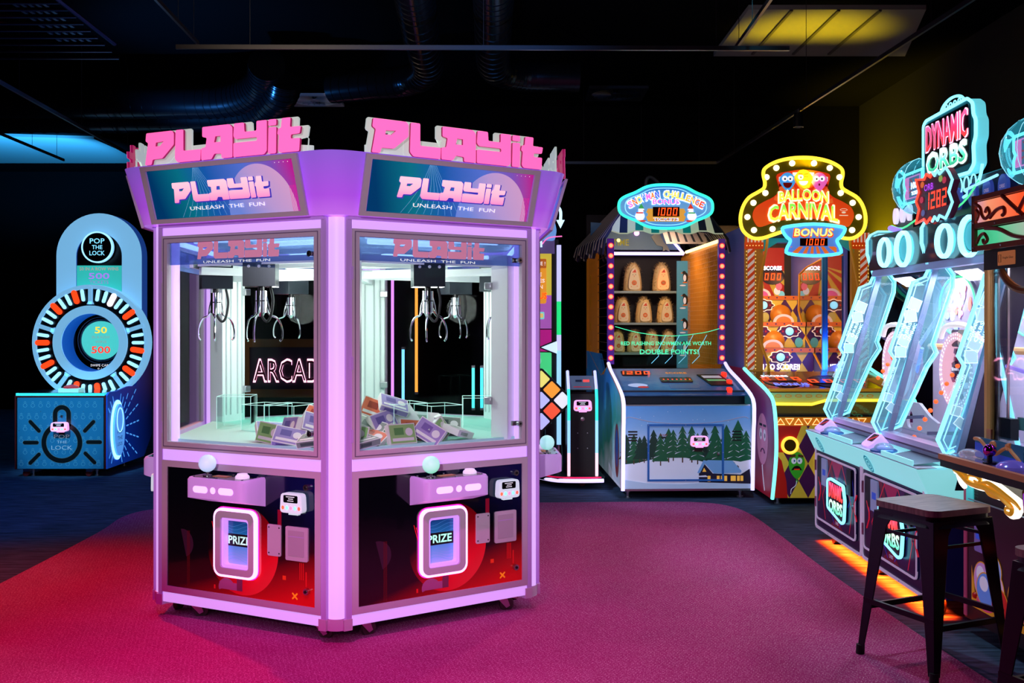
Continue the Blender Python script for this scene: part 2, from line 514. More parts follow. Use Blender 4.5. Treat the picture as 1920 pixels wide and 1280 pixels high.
duct('upper of two long horizontal ducts at left, ending in an elbow', [zpix(-60, 190, 3.7), zpix(120, 190, 3.7), zpix(330, 190, 3.7), zpix(420, 188, 3.7), zpix(470, 175, 3.74), zpix(495, 150, 3.82), zpix(500, 120, 3.9)], .17)
duct('lower of two long horizontal ducts at left, ending in an elbow', [zpix(-60, 217, 3.6), zpix(150, 217, 3.6), zpix(360, 217, 3.6), zpix(450, 213, 3.6), zpix(500, 200, 3.63), zpix(525, 175, 3.7), zpix(532, 150, 3.8)], .17)

def diffuser(p, s, label, dark=False):
    t = thing('ceiling_diffuser', label, 'air vent', p)
    mp_ = mat('diffuser_plate' + ('_dark' if dark else ''), (30, 32, 38) if dark else (215, 218, 208), .45)
    mk = mat('diffuser_black', (6, 6, 7), .5)
    MB().prism(rect(-s, -s, s, s), 0, .03, mp_, [ell(0, 0, s * .86, n=40)]).build('plate', t)
    mb = MB().prism(ell(0, 0, s * .86, n=40), .03, .04, mk); mb.build('throat', t)
    mb = MB()
    for i in range(22):
        a = 2 * PI * i / 22
        p0 = (.16 * s * math.cos(a), .16 * s * math.sin(a)); p1 = (.84 * s * math.cos(a + .35), .84 * s * math.sin(a + .35))
        d = (-(p1[1] - p0[1]) * .03, (p1[0] - p0[0]) * .03)
        mb.add([(p0[0], p0[1], .005), (p1[0], p1[1], .005), (p1[0] + d[0] * 2, p1[1] + d[1] * 2, .028), (p0[0] + d[0], p0[1] + d[1], .028)], [(0, 1, 2, 3)], mp_)
    mb.prism(ell(0, 0, s * .17, n=20), 0, .02, mp_)
    mb.build('swirl_vane', t)['kind'] = 'stuff'
diffuser(zpix(590, 190, 4.12), .30, 'pale square swirl diffuser above and between the two pink signs')
diffuser(zpix(1155, 178, 4.12), .33, 'dark swirl diffuser on the ceiling right of the ducts', True)

M_rail = mat('dark_metal_rail', (120, 120, 125), .3, .9)
def rail(a, b, label, r=.009, grp=None):
    a, b = Vector(a), Vector(b); m = (a + b) / 2
    t = thing('track_rail', label, 'ceiling rail', m, 0, grp)
    mb = MB(); d = (b - a).normalized(); s = d.cross(Vector((0, 0, 1))).normalized() * r
    h = Vector((0, 0, r * 1.6)); vs = []
    for p in (a - m, b - m):
        vs += [p - s - h, p + s - h, p + s + h, p - s + h]
    mb.add(vs, [(0, 1, 2, 3), (4, 7, 6, 5), (0, 4, 5, 1), (1, 5, 6, 2), (2, 6, 7, 3), (3, 7, 4, 0)], M_rail)
    mb.build('rail_bar', t)
    mb = MB()
    for k in (.12, .5, .88):
        p = a.lerp(b, k) - m
        mb.ring([(p.x, p.y, p.z), (p.x, p.y, 4.2 - m.z)], .0022, mat('black_cable', (20, 20, 22), .6), 5)
    mb.build('suspension_cable', t)
zr = 3.3
rail(zpix(1345, 305, zr), zpix(1860, -26, zr), 'long ceiling rail rising diagonally to the upper right with a spotlight')
rail(zpix(1060, 305, zr), zpix(1345, 305, zr), 'thin horizontal ceiling rail above the snowman game')
rail(zpix(330, 88, zr), zpix(1480, 91, zr), 'long horizontal ceiling rail crossing in front of both ducts')
rail(zpix(1378, 92, zr + .1), zpix(1450, -10, zr + .1), 'short ceiling rail below the yellow lit boards')
rail(zpix(-10, 148, zr), zpix(262, 300, zr), 'ceiling rail lit blue, running down behind the left pink sign')
rail(zpix(-10, 246, 3.5), zpix(120, 300, 3.5), 'short ceiling rail over the blue lit boards at far left')
rail(zpix(290, -5, 3.6), zpix(372, 82, 3.6), 'faint ceiling rail in the dark, top left')
p = zpix(1497, 205, zr)
t = thing('track_spotlight', 'small black track spotlight hanging from the diagonal ceiling rail', 'spotlight', p)
MB().cyl((0, 0, .0), (0, 0, -.03), .012, M_rail, 10).build('adapter', t)
MB().lathe([(.0, -.03), (.035, -.032), (.04, -.06), (.042, -.15), (.036, -.152), (.034, -.12), (0, -.12)], (0, 0, 0), mat('spot_black', (18, 18, 20), .35), 20).build('lamp_housing', t)
MB().lathe([(0, -.125), (.033, -.128), (0, -.13)], (0, 0, 0), lit('spot_lens', (255, 225, 200), 2.2), 16).build('lens', t)
# wire cable tray top left
t = thing('cable_tray', 'black slatted cable tray lit blue in the top left corner', 'cable tray', zpix(60, 30, 3.7))
o0 = zpix(60, 30, 3.7); mb = MB()
M_tray = mat('tray_blue_black', (60, 70, 95), .3, .8)
for i in range(9):
    yy = 5 + i * 13
    a = zpix(-20, yy, 3.7) - o0; b = zpix(112 + yy * 1.02, yy, 3.7) - o0
    mb.ring([a, b], .012, M_tray, 6)
mb.build('tray_rung', t)['kind'] = 'stuff'
mb = MB(); mb.ring([zpix(100, -8, 3.7) - o0, zpix(215, 82, 3.7) - o0], .018, M_tray, 6); mb.build('side_rail', t)
mb = MB()
for i in range(6):
    yy = 11 + i * 13
    for k in range(5):
        q = zpix(30 + k * 14 + i * 16, yy, 3.7) - o0
        mb.box(q - Vector((.012, .03, .0)), q + Vector((.012, .03, .02)), M_tray)
mb.build('tray_clip', t)['kind'] = 'stuff'
spot('tray_blue', (-3.0, 8.5, 2.6), zpix(60, 30, 3.7), 60, (60, 130, 255), 70, .8)
spot('duct_blue', (-3.3, 9.2, 2.7), (-2.9, 9.35, 3.7), 200, (60, 150, 255), 110, .8, .05)  # unseen spot added for blue highlights on the left ducts

# reflections in the claw windows, built as objects on the back wall
t = thing('arcade_reflection', 'gold framed ARCADE sign put on the back wall to imitate a reflection in the claw glass', 'wall sign', (-2.72, 12.6, 0))
MB(FR(-.03)).prism(rect(-.62, .6, .62, 1.32), -.03, .02, mat('old_gold', (150, 100, 45), .4, .6), [rect(-.52, .70, .52, 1.22)]).build('sign_frame', t)
MB(FR(-.03)).prism(rect(-.52, .70, .52, 1.22), -.03, -.01, mat('sign_ground', (30, 18, 40), .6)).build('sign_board', t)
mb = MB(FR(-.03)); mb.text('ARCADE', 0, .93, .30, lit('arcade_letters', (250, 205, 225), .9), .004, .96, .02); mb.text('ARCADE', 0, .93, .25, mat('arcade_inner', (120, 30, 50), .5), .006, .93, -.005)
mb.build('letters', t)
for px, y0, y1, col, lb in ((780, 505, 735, (255, 150, 60), 'orange'), (735, 525, 760, (215, 130, 255), 'violet'), (755, 655, 765, (120, 200, 255), 'pale blue'), (887, 690, 765, (90, 240, 235), 'cyan'), (925, 600, 760, (140, 235, 255), 'long pale cyan'), (903, 690, 765, (80, 220, 250), 'short cyan')):
    a = pix(px, y0, 12.45); b = pix(px, y1, 12.45)
    t = thing('neon_tube', '%s vertical tube put on the back wall to imitate a reflection in the right claw window' % lb, 'neon tube', (a.x, 12.5, b.z))
    MB().cyl((0, 0, 0), (0, 0, a.z - b.z), .018, lit('neon_' + lb, col, 1.6), 8).build('tube', t)
    MB().box((-.02, 0, -.03), (.02, .1, 0), M_rail).box((-.02, 0, a.z - b.z), (.02, .1, a.z - b.z + .03), M_rail).build('end_bracket', t)

spot('duct_blue_mid', (-.2, 5.6, 2.7), (-.4, 6.8, 3.75), 110, (70, 150, 255), 100, .8, .03)  # unseen spot added for blue highlights on the middle ducts
spot('duct_warm_mid', (-1.6, 5.0, 2.9), (-1.0, 6.9, 3.75), 90, (255, 225, 190), 90, .8, .03)  # unseen warm spot, added so the middle ducts catch a highlight
# ================================================================ shared card reader
M_rb = lit('reader_body_pink', (255, 170, 235), .9, (225, 190, 225))
M_rw = lit('reader_body_white', (190, 225, 235), .55, (225, 230, 235))
M_rs = mat('reader_screen', (8, 8, 12), .15)
M_steel = mat('brushed_steel', (190, 190, 195), .28, 1)
M_dark = mat('black_plastic', (14, 14, 16), .4)
def reader(mb, u, v, w=.13, h=.1, body=None, dots=True, w0=0):
    body = body or M_rb
    k = w / .13
    mb.prism(roundp([(u - w / 2, v - h / 2), (u + w / 2, v - h / 2), (u + w / 2 * .92, v + h / 2), (u - w / 2 * .92, v + h / 2)], .02 * k, 3), w0, w0 + .035 * k, body)
    mb.flat(rrect(u - w * .34, v + h * .02, u + w * .30, v + h * .40, .006), w0 + .0355 * k, M_rs)
    g = mat('reader_text', (180, 180, 190), .5, 0, (220, 220, 230), .8)
    for j, (a, b) in enumerate(((-.22, .16), (-.12, .10), (-.16, .12))):
        mb.flat(rect(u + a * w, v + h * (.30 - j * .1), u + b * w, v + h * (.34 - j * .1)), w0 + .0362 * k, g)
    if dots:
        for j, c in enumerate(((255, 90, 60), (120, 255, 200), (255, 120, 160), (120, 200, 255), (255, 80, 70))):
            mb.flat(ell(u + w * (-.36 + j * .18), v - h * .24, w * .06, h * .1, 10), w0 + .0362 * k, lit('reader_dot%d' % j, c, 1.6))
    mb.prism(rect(u - w * .2, v - h * .62, u + w * .22, v - h * .45), w0, w0 + .02, body)

# ================================================================ the letters of the sign (u 0..608, v 0..100)
PL = [
 ([(5, 100), (112, 100), (120, 92), (120, 57), (72, 17), (31, 16), (27, 0), (0, 0), (13, 69), (2, 75)], [(45, 68), (79, 70), (63, 56), (43, 56)]),
 ([(128, 100), (159, 100), (159, 34), (230, 34), (228, 0), (136, 0), (125, 12)], None),
 ([(236, 100), (342, 100), (354, 90), (354, 0), (312, 0), (312, 14), (283, 16), (272, 0), (232, 0), (232, 36), (249, 38), (254, 66), (236, 70)], [(287, 68), (308, 68), (308, 50), (282, 50)]),
 ([(361, 100), (398, 100), (400, 72), (446, 72), (446, 100), (484, 100), (484, 10), (474, 0), (358, 0), (358, 42), (448, 42), (448, 53), (366, 53), (358, 62)], None),
 ([(491, 77), (519, 77), (518, 0), (489, 0)], None),
 ([(491, 100), (519, 100), (519, 82), (490, 82)], None),
 ([(540, 100), (571, 100), (569, 72), (608, 72), (604, 51), (572, 50), (572, 38), (605, 38), (602, 0), (533, 0), (526, 8), (530, 52), (523, 55), (527, 71), (537, 72)], None)]
def playit(mb, u0, v0, H, m, w0, w1, side=None, grow=0, xs=1.0):
    k = H / 100
    for poly, hole in PL:
        P = roundp([(u0 + p[0] * k * xs, v0 + p[1] * k) for p in poly], 4 * k, 2)
        h = [[(u0 + p[0] * k * xs, v0 + p[1] * k) for p in hole]] if hole else []
        if grow:
            P = inflate(roundp([(u0 + p[0] * k * xs, v0 + p[1] * k) for p in poly], .5 * k, 1), grow)
            h = [inflate(x, -grow * .4) for x in h]
        mb.prism(P, w0, w1, m, h, side)

# ================================================================ CLAW MACHINE
S = 1.150
A0 = -86.35
CC = Vector((-.887, 5.841, 0))
claw = thing('claw_machine', 'large hexagonal prize claw machine with lavender lit posts under glowing pink PLAYIT letters', 'claw machine', CC)
def vert(i, r=S): return Vector((r * math.cos(R(A0 + 60 * i)), r * math.sin(R(A0 + 60 * i)), 0))
def face(i):
    p = vert(i); a = R(A0 + 60 * i + 120)
    u = Vector((math.cos(a), math.sin(a), 0)); n = Vector((math.sin(a), -math.cos(a), 0))
    return Matrix(((u.x, 0, n.x, p.x), (u.y, 0, n.y, p.y), (0, 1, 0, 0), (0, 0, 0, 1)))
FM = [face(i) for i in range(6)]
M_post = lit('lavender_lit_diffuser', (222, 176, 255), .80, (190, 160, 215))
M_beam = lit('lavender_lit_beam', (216, 162, 255), .78, (190, 160, 215))
M_frame = mat('mauve_grey_frame', (205, 186, 205), .5, 0)
M_trim = mat('lilac_trim', (190, 150, 215), .4, 0, (180, 120, 230), .12)
M_head = gradmat('purple_lit_header', (0, 0, 1), 1.99, 2.28, [(0, (205, 120, 250)), (.35, (180, 88, 240)), (1, (150, 100, 225))], .48, .25)
M_cap = mat('cream_lilac_cap', (214, 196, 214), .4)
M_art = mat('black_gloss_art', (5, 5, 9), .08, coat=.5)
M_clear = glassmat('clear_window_glass', (250, 253, 252), .12)
M_mint = mat('pale_mint_deck', (172, 232, 214), .6)
M_white = mat('white_inner_metal', (226, 234, 232), .5)
M_led = lit('white_led_tube', (246, 252, 252), 2.6)
M_pinkL = lit('pink_lit_letter', (255, 98, 172), 1.12)
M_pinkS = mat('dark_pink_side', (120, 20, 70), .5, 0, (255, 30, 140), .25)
M_back = mat('white_sign_backing', (200, 208, 200), .5, 0, (220, 240, 228), .42)

# posts
post = MB().ring([(0, 0, .128), (0, 0, 2.0)], .058, M_post, 28)
postcap = MB().ring([(0, 0, .078), (0, 0, .132)], .064, M_cap, 28)
for i in range(6):
    mt = Matrix.Translation(vert(i, 1.066))
    if i == 0:
        p0 = post.build('corner_post', claw, mt); p1 = postcap.build('post_foot_cap', p0)
    else:
        q = inst(p0, claw, mt); inst(p1, q, Matrix())
# trims, beams
tb = MB()
for i in range(6):
    tb.M = FM[i]
    for u0 in (.052, S - .080):
        tb.box((u0, .132, -.06), (u0 + .028, 2.0, .004), M_trim); tb.box((u0 - .012, .079, -.06), (u0 + .030, .132, .008), M_cap)
    for z0, z1 in ((.095, .148), (.814, .871), (1.947, 1.988)):
        MB().box((.08, z0, -.05), (S - .08, z1, .002), M_beam).build('light_beam', claw, FM[i], bevel=.004)
    tb.box((.06, 1.988, -.05), (S - .06, 2.006, .012), M_trim)
tb.build('frame_trim', claw)
# plinth underside
MB().prism([tuple(vert(i, 1.06).xy) for i in range(6)], .088, .10, mat('dark_underside', (16, 14, 20), .6)).build('base_plate', claw)

# header: lofted rounded hexagon that leans outward
def rhex(ap, r, n=6):
    Rv = ap / math.cos(R(30)); o = []
    for i in range(6):
        a = R(A0 + 60 * i); c = Rv - r / math.cos(R(30))
        for k in range(n + 1):
            b = a + R(-30 + 60 * k / n)
            o.append((c * math.cos(a) + r * math.cos(b), c * math.sin(a) + r * math.sin(b)))
    return o
mb = MB(); lo = rhex(1.045, .17); hi = rhex(1.128, .17); li = rhex(.93, .15); n_ = len(lo)
vs = [(x, y, 2.004) for x, y in lo] + [(x, y, 2.285) for x, y in hi] + [(x, y, 2.004) for x, y in li]
mb.add(vs, [(i, (i + 1) % n_, (i + 1) % n_ + n_, i + n_) for i in range(n_)] + [tuple(range(n_, 2 * n_))] + [(i, (i + 1) % n_, (i + 1) % n_ + 2 * n_, i + 2 * n_) for i in range(n_)], M_head)
mb.add([(x, y, 2.004) for x, y in li], [tuple(range(n_))], M_white)
mb.build('header', claw)

# header screens with printed logo
lean = math.atan2(.083, .281)
M_scr = gradmat('header_print', (1, .25, 0), .10, 1.05, [(0, (0, 60, 110)), (.2, (8, 120, 140)), (.38, (25, 95, 180)), (.62, (85, 120, 215)), (.8, (130, 85, 190)), (.92, (190, 30, 150)), (1, (170, 20, 130))], .55, .2, .06, .6)
M_moon = gradmat('header_moon', (1, .6, 0), .6, 1.0, [(0, (110, 140, 220)), (.5, (185, 160, 215)), (1, (215, 165, 205))], .6, .3)
M_logo = gradmat('header_logo', (0, 1, 0), .085, .19, [(0, (255, 120, 190)), (.5, (255, 180, 205)), (1, (255, 200, 215))], .85)
M_logoS = mat('logo_shadow', (60, 60, 190), .5, 0, (70, 60, 190), .5)
M_line = mat('print_line', (130, 190, 230), .5, 0, (120, 190, 230), .5)
M_pale = mat('pale_text', (240, 235, 230), .5, 0, (240, 235, 230), .9)
def logo_art(mb, W, H, w, scr=M_scr, moon=True):
    mb.flat(rect(.035, .02, W - .035, H - .02), w, scr)
    if moon:
        mb.flat([p for p in ell(W * .74, .02, W * .21, H * .82, 40, 0, 180)], w + .0006, M_moon)
    for j in range(9):
        x = W * .28 + j * .022
        pts = [(x + .02 * math.sin(3 * t + j * .2) + (.5 - t) * (j - 4) * .03, .025 + t * (H - .05)) for t in [k / 8 for k in range(9)]]
        mb.add([(p[0], p[1], w + .0004) for p in pts] + [(p[0] + .0016, p[1], w + .0004) for p in pts], [(k, k + 1, k + 10, k + 9) for k in range(8)], M_line)
    for j in range(5):
        mb.flat(rect(W * .955 - j * .008, .02, W * .955 - j * .008 + .002, H * .5), w + .0008, mat('magenta_line', (230, 30, 150), .5, 0, (230, 30, 150), .6))
    for j in range(4):
        mb.flat(ell(W * .86 + j * .025, H * .88, .002, .002, 6), w + .001, M_pale)
header_mb = MB()
HW = .965; HH = .285
header_mb.prism(rect(0, 0, HW, HH), 0, .014, M_frame, [rect(.03, .022, HW - .03, HH - .022)])
logo_art(header_mb, HW, HH, .006)
playit(header_mb, .185, .095, .098, M_logoS, .007, .0078, grow=.003)
playit(header_mb, .18, .098, .098, M_logo, .008, .010)
header_mb.text('UNLEASH  THE  FUN', .50, .066, .018, M_pale, .0095, .46, .0)
sign_scr = None
for i in range(6):
    mt = FM[i] @ Matrix.Translation((.083, 2.004, .066)) @ Matrix.Rotation(lean, 4, 'X')
    # big letters
    mt2 = FM[i] @ Matrix.Translation((.112, 2.284, .115))
    if i == 0:
        s0 = header_mb.build('header_screen', claw, mt)
        b = MB()
        playit(b, 0.0, .0, .157, M_back, -.022, -.012, grow=.011)
        b.prism([(-.01, -.02), (.985, -.02), (.985, .03), (.9, .04), (.6, .035), (.30, .08), (.22, .08), (.1, .05), (-.01, .04)], -.024, -.014, M_back)
        b.prism([(.2, .06), (.42, .06), (.42, .085), (.2, .085)], -.024, -.0145, M_back)
        c0 = b.build('sign_backing', claw, mt2)
        l_ = MB(); playit(l_, 0.0, .0, .157, M_pinkS, .020, .033, M_pinkS); playit(l_, 0.0, .0, .157, M_pinkL, .033, .0345, M_pinkL)
        c1 = l_.build('sign_letters', c0, label='glowing pink PLAYIT letters')
    else:
        inst(s0, claw, mt); q = inst(c0, claw, mt2); inst(c1, q, Matrix())

# windows
wf = MB()
wf.prism(rect(.08, .871, S - .08, 1.947), -.02, .010, M_frame, [rect(.117, .908, S - .117, 1.911)])
wf.prism(rect(.092, .883, S - .092, 1.935), .010, .0125, mat('frame_seam', (120, 98, 130), .5), [rect(.096, .887, S - .096, 1.931)])
gl = MB().box((.112, .903, -.006), (S - .112, 1.916, 0), M_clear)
fm = MB(); M_film = glassmat('printed_film', (120, 150, 215), .1, .1, (60, 70, 160), .12, .35)
fm.flat(rect(.117, 1.80, S - .117, 1.911), -.011, M_film)
playit(fm, .30, 1.825, .085, mat('film_logo', (235, 150, 190), .5, 0, (255, 150, 190), .35), -.0105, -.009)
fm.text('UNLEASH  THE  FUN', .55, 1.81, .012, M_pale, -.0095, .42)
wl = MB()
for v in (.99,):
    wl.cyl((S - .135, v, .001), (S - .135, v, .022), .014, M_steel, 14)
    wl.cyl((S - .135, v, .022), (S - .135, v, .026), .006, M_dark, 10)
    wl.box((S - .165, v - .012, -.02), (S - .12, v + .012, -.007), M_steel)
hg = MB()
for v in (.98, 1.32, 1.74):
    hg.box((.074, v - .03, .002), (.084, v + .03, .012), M_trim)
for i in range(6):
    if i == 0:
        a0 = wf.build('window_frame', claw, FM[0], bevel=.002); a1 = gl.build('window_pane', a0); a2 = fm.build('printed_film', a0, label='translucent film printed with the pink logo across the window top')
        a3 = wl.build('window_lock', a0); a4 = hg.build('hinge', a0); a5 = inst(a3, a0, Matrix.Translation((0, .84, 0)))
    else:
        q = inst(a0, claw, FM[i])
        for x in (a1, a2, a3, a4): inst(x, q, Matrix())
        inst(a5, q, Matrix.Translation((0, .84, 0)))

# lower panels
lp = MB()
lp.prism(rect(.08, .148, S - .08, .814), -.02, .008, M_frame, [rect(.113, .18, S - .113, .782)])
ax0, az0, ax1, az1 = .113, .18, S - .113, .782
M_artg = bpy.data.materials.new('lower_panel_print'); M_artg.use_nodes = True
n, l, bs = nodes(M_artg)
tc = n.new('ShaderNodeTexCoord'); sx = n.new('ShaderNodeSeparateXYZ'); l.new(tc.outputs['Object'], sx.inputs[0])
def mth(op, a, b_=None, c_=None):
    x = n.new('ShaderNodeMath'); x.operation = op; x.use_clamp = False
    for k, q in enumerate((a, b_, c_)):
        if q is None: continue
        if hasattr(q, 'links'): l.new(q, x.inputs[k])
        else: x.inputs[k].default_value = q
    return x.outputs[0]
U, V = sx.outputs[0], sx.outputs[1]
g1 = mth('ADD', mth('MULTIPLY', mth('SUBTRACT', .47, V), 3.1), mth('MULTIPLY', mth('SUBTRACT', U, .75), .9))
r1 = ramp(M_artg.node_tree, [(0, (4, 4, 10)), (.35, (30, 2, 8)), (.7, (150, 8, 6)), (1, (205, 12, 8))]); l.new(g1, r1.inputs[0])
# top right dark blue
g2 = mth('MULTIPLY', mth('SUBTRACT', mth('ADD', mth('MULTIPLY', V, 1.8), U), 1.75), 1.6)
r2 = ramp(M_artg.node_tree, [(0, (0, 0, 0)), (1, (10, 8, 60))]); l.new(g2, r2.inputs[0])
ad = n.new('ShaderNodeMix'); ad.data_type = 'RGBA'; ad.blend_type = 'ADD'; ad.inputs[0].default_value = 1
l.new(r1.outputs[0], ad.inputs[6]); l.new(r2.outputs[0], ad.inputs[7])
# big red sphere
du = mth('SUBTRACT', U, .60); dv = mth('SUBTRACT', V, .405)
rr = mth('SQRT', mth('ADD', mth('MULTIPLY', du, du), mth('MULTIPLY', dv, dv)))
ins = mth('LESS_THAN', rr, .218)
g3 = mth('ADD', mth('MULTIPLY', mth('ADD', du, .1), 1.6), mth('MULTIPLY', mth('SUBTRACT', 0.08, dv), 1.9))
r3 = ramp(M_artg.node_tree, [(0, (12, 2, 8)), (.3, (120, 4, 14)), (.65, (210, 10, 30)), (1, (225, 40, 50))]); l.new(g3, r3.inputs[0])
m3 = n.new('ShaderNodeMix'); m3.data_type = 'RGBA'
l.new(ins, m3.inputs[0]); l.new(ad.outputs[2], m3.inputs[6]); l.new(r3.outputs[0], m3.inputs[7])
l.new(m3.outputs[2], bs.inputs['Base Color']); bs.inputs['Roughness'].default_value = .12; bs.inputs['Coat Weight'].default_value = .4
l.new(m3.outputs[2], bs.inputs['Emission Color']); bs.inputs['Emission Strength'].default_value = .30
d0 = (.432, .268, .700, .605)
def ins_(k): return (d0[0] + k, d0[1] + k, d0[2] - k, d0[3] - k)
lp.flat(rect(ax0, az0, ax1, az1), .0015, M_artg, [rrect(*ins_(.04), .02)])
M_dot = mat('print_red', (200, 20, 25), .3, 0, (220, 20, 25), .35)
M_dimred = mat('print_dim_red', (90, 12, 18), .3, 0, (90, 10, 15), .3)
M_mauveP = mat('print_mauve', (150, 60, 120), .3, 0, (160, 60, 120), .25)
for j in range(6):
    a = (.43 + j * .018, .33 + .03 * j)
    lp.add([(.405 + j * .012, .53 - .012 * j, .0022), (.409 + j * .012, .53 - .012 * j, .0022), (.444 + j * .01, .40, .0022), (.442 + j * .01, .40, .0022)], [(0, 1, 2, 3)], M_dot)
lp.flat([(p[0], p[1]) for p in ell(.215, .405, .07, .07, 30, -70, 100)], .0018, mat('print_planet', (48, 18, 40), .3, 0, (48, 18, 40), .3))
for x in (.245, .252, .259): lp.flat(rect(x, .185, x + .003, .47), .0022, M_dimred)
lp.flat(ell(.50, .215, .05, .045, 24, 20, 200), .0020, M_mauveP)
lp.flat(rect(.455, .205, .575, .24), .0019, M_mauveP)
lp.flat(rect(.565, .205, .60, .262), .0024, mat('print_dim_mauve', (110, 30, 70), .3, 0, (110, 30, 70), .3))
lp.flat(rect(.42, .2, .43, .22), .0024, M_dot)
for x in (.945, .955, .965): lp.flat(rect(x, .30, x + .004, .38), .0024, M_dot)
lp.flat(rect(.98, .27, .987, .34), .0024, M_dot)
lp.flat(rect(.845, .29, .865, .31), .0024, mat('print_orange_red', (220, 45, 20), .3, 0, (220, 45, 20), .35))
for (a, b_) in (((.905, .208), (.93, .232)), ((.93, .208), (.905, .232))): lp.flat(capsule(a, b_, .004), .0026, mat('print_orange', (235, 130, 20), .3, 0, (235, 130, 20), .5))
lp.flat(rect(.815, .49, .838, .62), .0024, mat('print_crimson', (130, 8, 40), .3, 0, (130, 8, 40), .3))
# control console
cn = MB(); M_con = mat('lavender_console', (206, 170, 226), .35, 0, (205, 150, 245), .28)
M_conT = mat('console_black_top', (10, 9, 14), .12, coat=.4)
prof = [(0, .628), (.155, .668), (.163, .675), (.165, .755), (.158, .766), (0, .772)]   # (w, v)
u0, u1 = .385, .742
pts = roundp([(u0, 0), (u0 + .0, .165), (u1, .165), (u1, 0)], .045, 5)
pts = [(u0, 0)] + [p for p in roundp([(u0, 0), (u0, .165), (u1, .165), (u1, 0)], .04, 5) if p[1] > .02] + [(u1, 0)]
def zlow(wd): return .628 + .045 * min(1, wd / .165)
vs = [(p[0], zlow(p[1]), p[1] + .0) for p in pts] + [(p[0], .757, p[1]) for p in pts] + [(p[0] + (.006 if p[0] < .56 else -.006), .768, p[1] - (.006 if p[1] > .02 else 0)) for p in pts]
k = len(pts)
cn.add(vs, [(i, i + 1, i + 1 + k, i + k) for i in range(k - 1)] + [(i + k, i + 1 + k, i + 1 + 2 * k, i + 2 * k) for i in range(k - 1)] + [tuple(range(2 * k, 3 * k))] + [tuple(range(k))], M_con)
cn.add([(p[0] + (.018 if p[0] < .56 else -.018), .7695, p[1] - (.016 if p[1] > .02 else -.002)) for p in pts], [tuple(range(k))], M_conT)
M_slot = lit('console_slot_light', (240, 200, 255), .95)
cn.M = Matrix.Translation((0, 0, .1655))
cn.flat(capsule((.455, .715), (.515, .715), .016), .0008, M_slot)
cn.flat(ell(.563, .715, .016, .016, 20), .0008, M_slot)
cn.flat(capsule((.612, .715), (.672, .715), .016), .0008, M_slot)
cn.M = Matrix()
cn.box((.50, .7697, .06), (.585, .7715, .10), mat('yellow_sticker', (205, 160, 90), .5))
for (a, b_) in ((.41, .03), (.415, .135), (.56, .14), (.71, .13), (.72, .03), (.56, .02)):
    cn.cyl((a, .769, b_), (a, .773, b_), .005, M_steel, 8)
js = MB(); js.cyl((.455, .77, .085), (.455, .80, .085), .007, M_steel, 10); js.cyl((.455, .77, .085), (.455, .773, .085), .022, M_steel, 20)
def ballM(col, nm): return lit(nm, col, .72, (200, 220, 230))
bt = MB(Matrix.Translation((.672, .77, .085)) @ Matrix.Rotation(-PI / 2, 4, 'X')).lathe([(.034, 0), (.034, .008), (.03, .014), (.026, .014), (.024, .022), (0, .024)], (0, 0, 0), lit('button_white', (235, 215, 250), .6), 22)
# prize door
pd = MB(); M_neonP = lit('neon_pink_white', (255, 175, 250), 1.9)
M_neonH = lit('neon_hot_pink', (255, 20, 160), 1.3)
d0 = (.432, .268, .700, .605)
def ins_(k): return (d0[0] + k, d0[1] + k, d0[2] - k, d0[3] - k)
pd.prism(rrect(*ins_(-.004), .052), .0, .004, M_neonH, [rrect(*ins_(.008), .04)])
pd.prism(rrect(*ins_(.002), .045), .0, .022, M_neonP, [rrect(*ins_(.014), .036)])
pd.prism(rrect(*ins_(.014), .036), .0, .024, M_frame, [rrect(*ins_(.046), .016)])
pd.prism(rrect(*ins_(.044), .018), -.03, .012, lit('door_inner_lilac', (205, 150, 250), .75), [rrect(*ins_(.060), .012)])
fl = MB(); M_flap = gradmat('prize_flap_print', (0, 1, 0), .32, .56, [(0, (150, 150, 215)), (.35, (90, 140, 210)), (.6, (30, 110, 170)), (1, (10, 30, 80))], .5, .2)
fl.prism(rrect(*ins_(.056), .012), -.028, -.02, M_flap)
for j in range(12):
    cu = .566 + .06 * math.sin(j * .5); 
    pts2 = [(.492 + t * .148, .345 + j * .016 + .012 * math.sin(t * 5 + j * .35)) for t in [q / 8 for q in range(9)]]
    fl.add([(p[0], p[1], -.0195) for p in pts2] + [(p[0], p[1] + .0012, -.0195) for p in pts2], [(q, q + 1, q + 10, q + 9) for q in range(8)], mat('flap_line', (70, 150, 210), .4, 0, (80, 160, 220), .35))
fl.flat(rect(.492, .415, .64, .475), -.019, M_dark)
fl.text('PRIZE', .562, .445, .04, lit('prize_text', (185, 245, 225), .8), -.0182, .135, .03)
# reader etc.
rd = MB(); reader(rd, .93, .665, .13, .092, M_rw, True, .012)
rd.box((.90, .63, 0), (.96, .70, .014), M_dark)
pl = MB(); M_plate = mat('pale_lilac_plate', (205, 190, 205), .45)
pl.prism(rrect(.757, .398, .838, .548, .008), .002, .007, M_plate)
for a, b_ in ((.767, .412), (.828, .412), (.767, .534), (.828, .534)): pl.cyl((a, b_, .007), (a, b_, .009), .004, M_dark, 8)
pq = MB(); pq.prism(rrect(.868, .388, .998, .548, .008), .002, .010, M_plate)
pq.prism(rrect(.885, .41, .978, .53, .004), .010, .012, mat('plate_edge', (185, 170, 186), .45)); pq.flat(rect(.885, .5, .978, .503), .0125, M_trim)
lk = MB().cyl((.993, .738, .002), (.993, .738, .02), .015, M_steel, 16).cyl((.993, .738, .02), (.993, .738, .024), .007, M_dark, 10)
DN = Matrix.Translation((0, -.486, 0))
ball_cols = {0: ((140, 245, 205), 'joystick_ball_mint'), 5: ((190, 215, 255), 'joystick_ball_pale_blue'), 1: ((150, 235, 225), 'joystick_ball_aqua'), 4: ((200, 180, 255), 'joystick_ball_lilac')}
parts0 = None
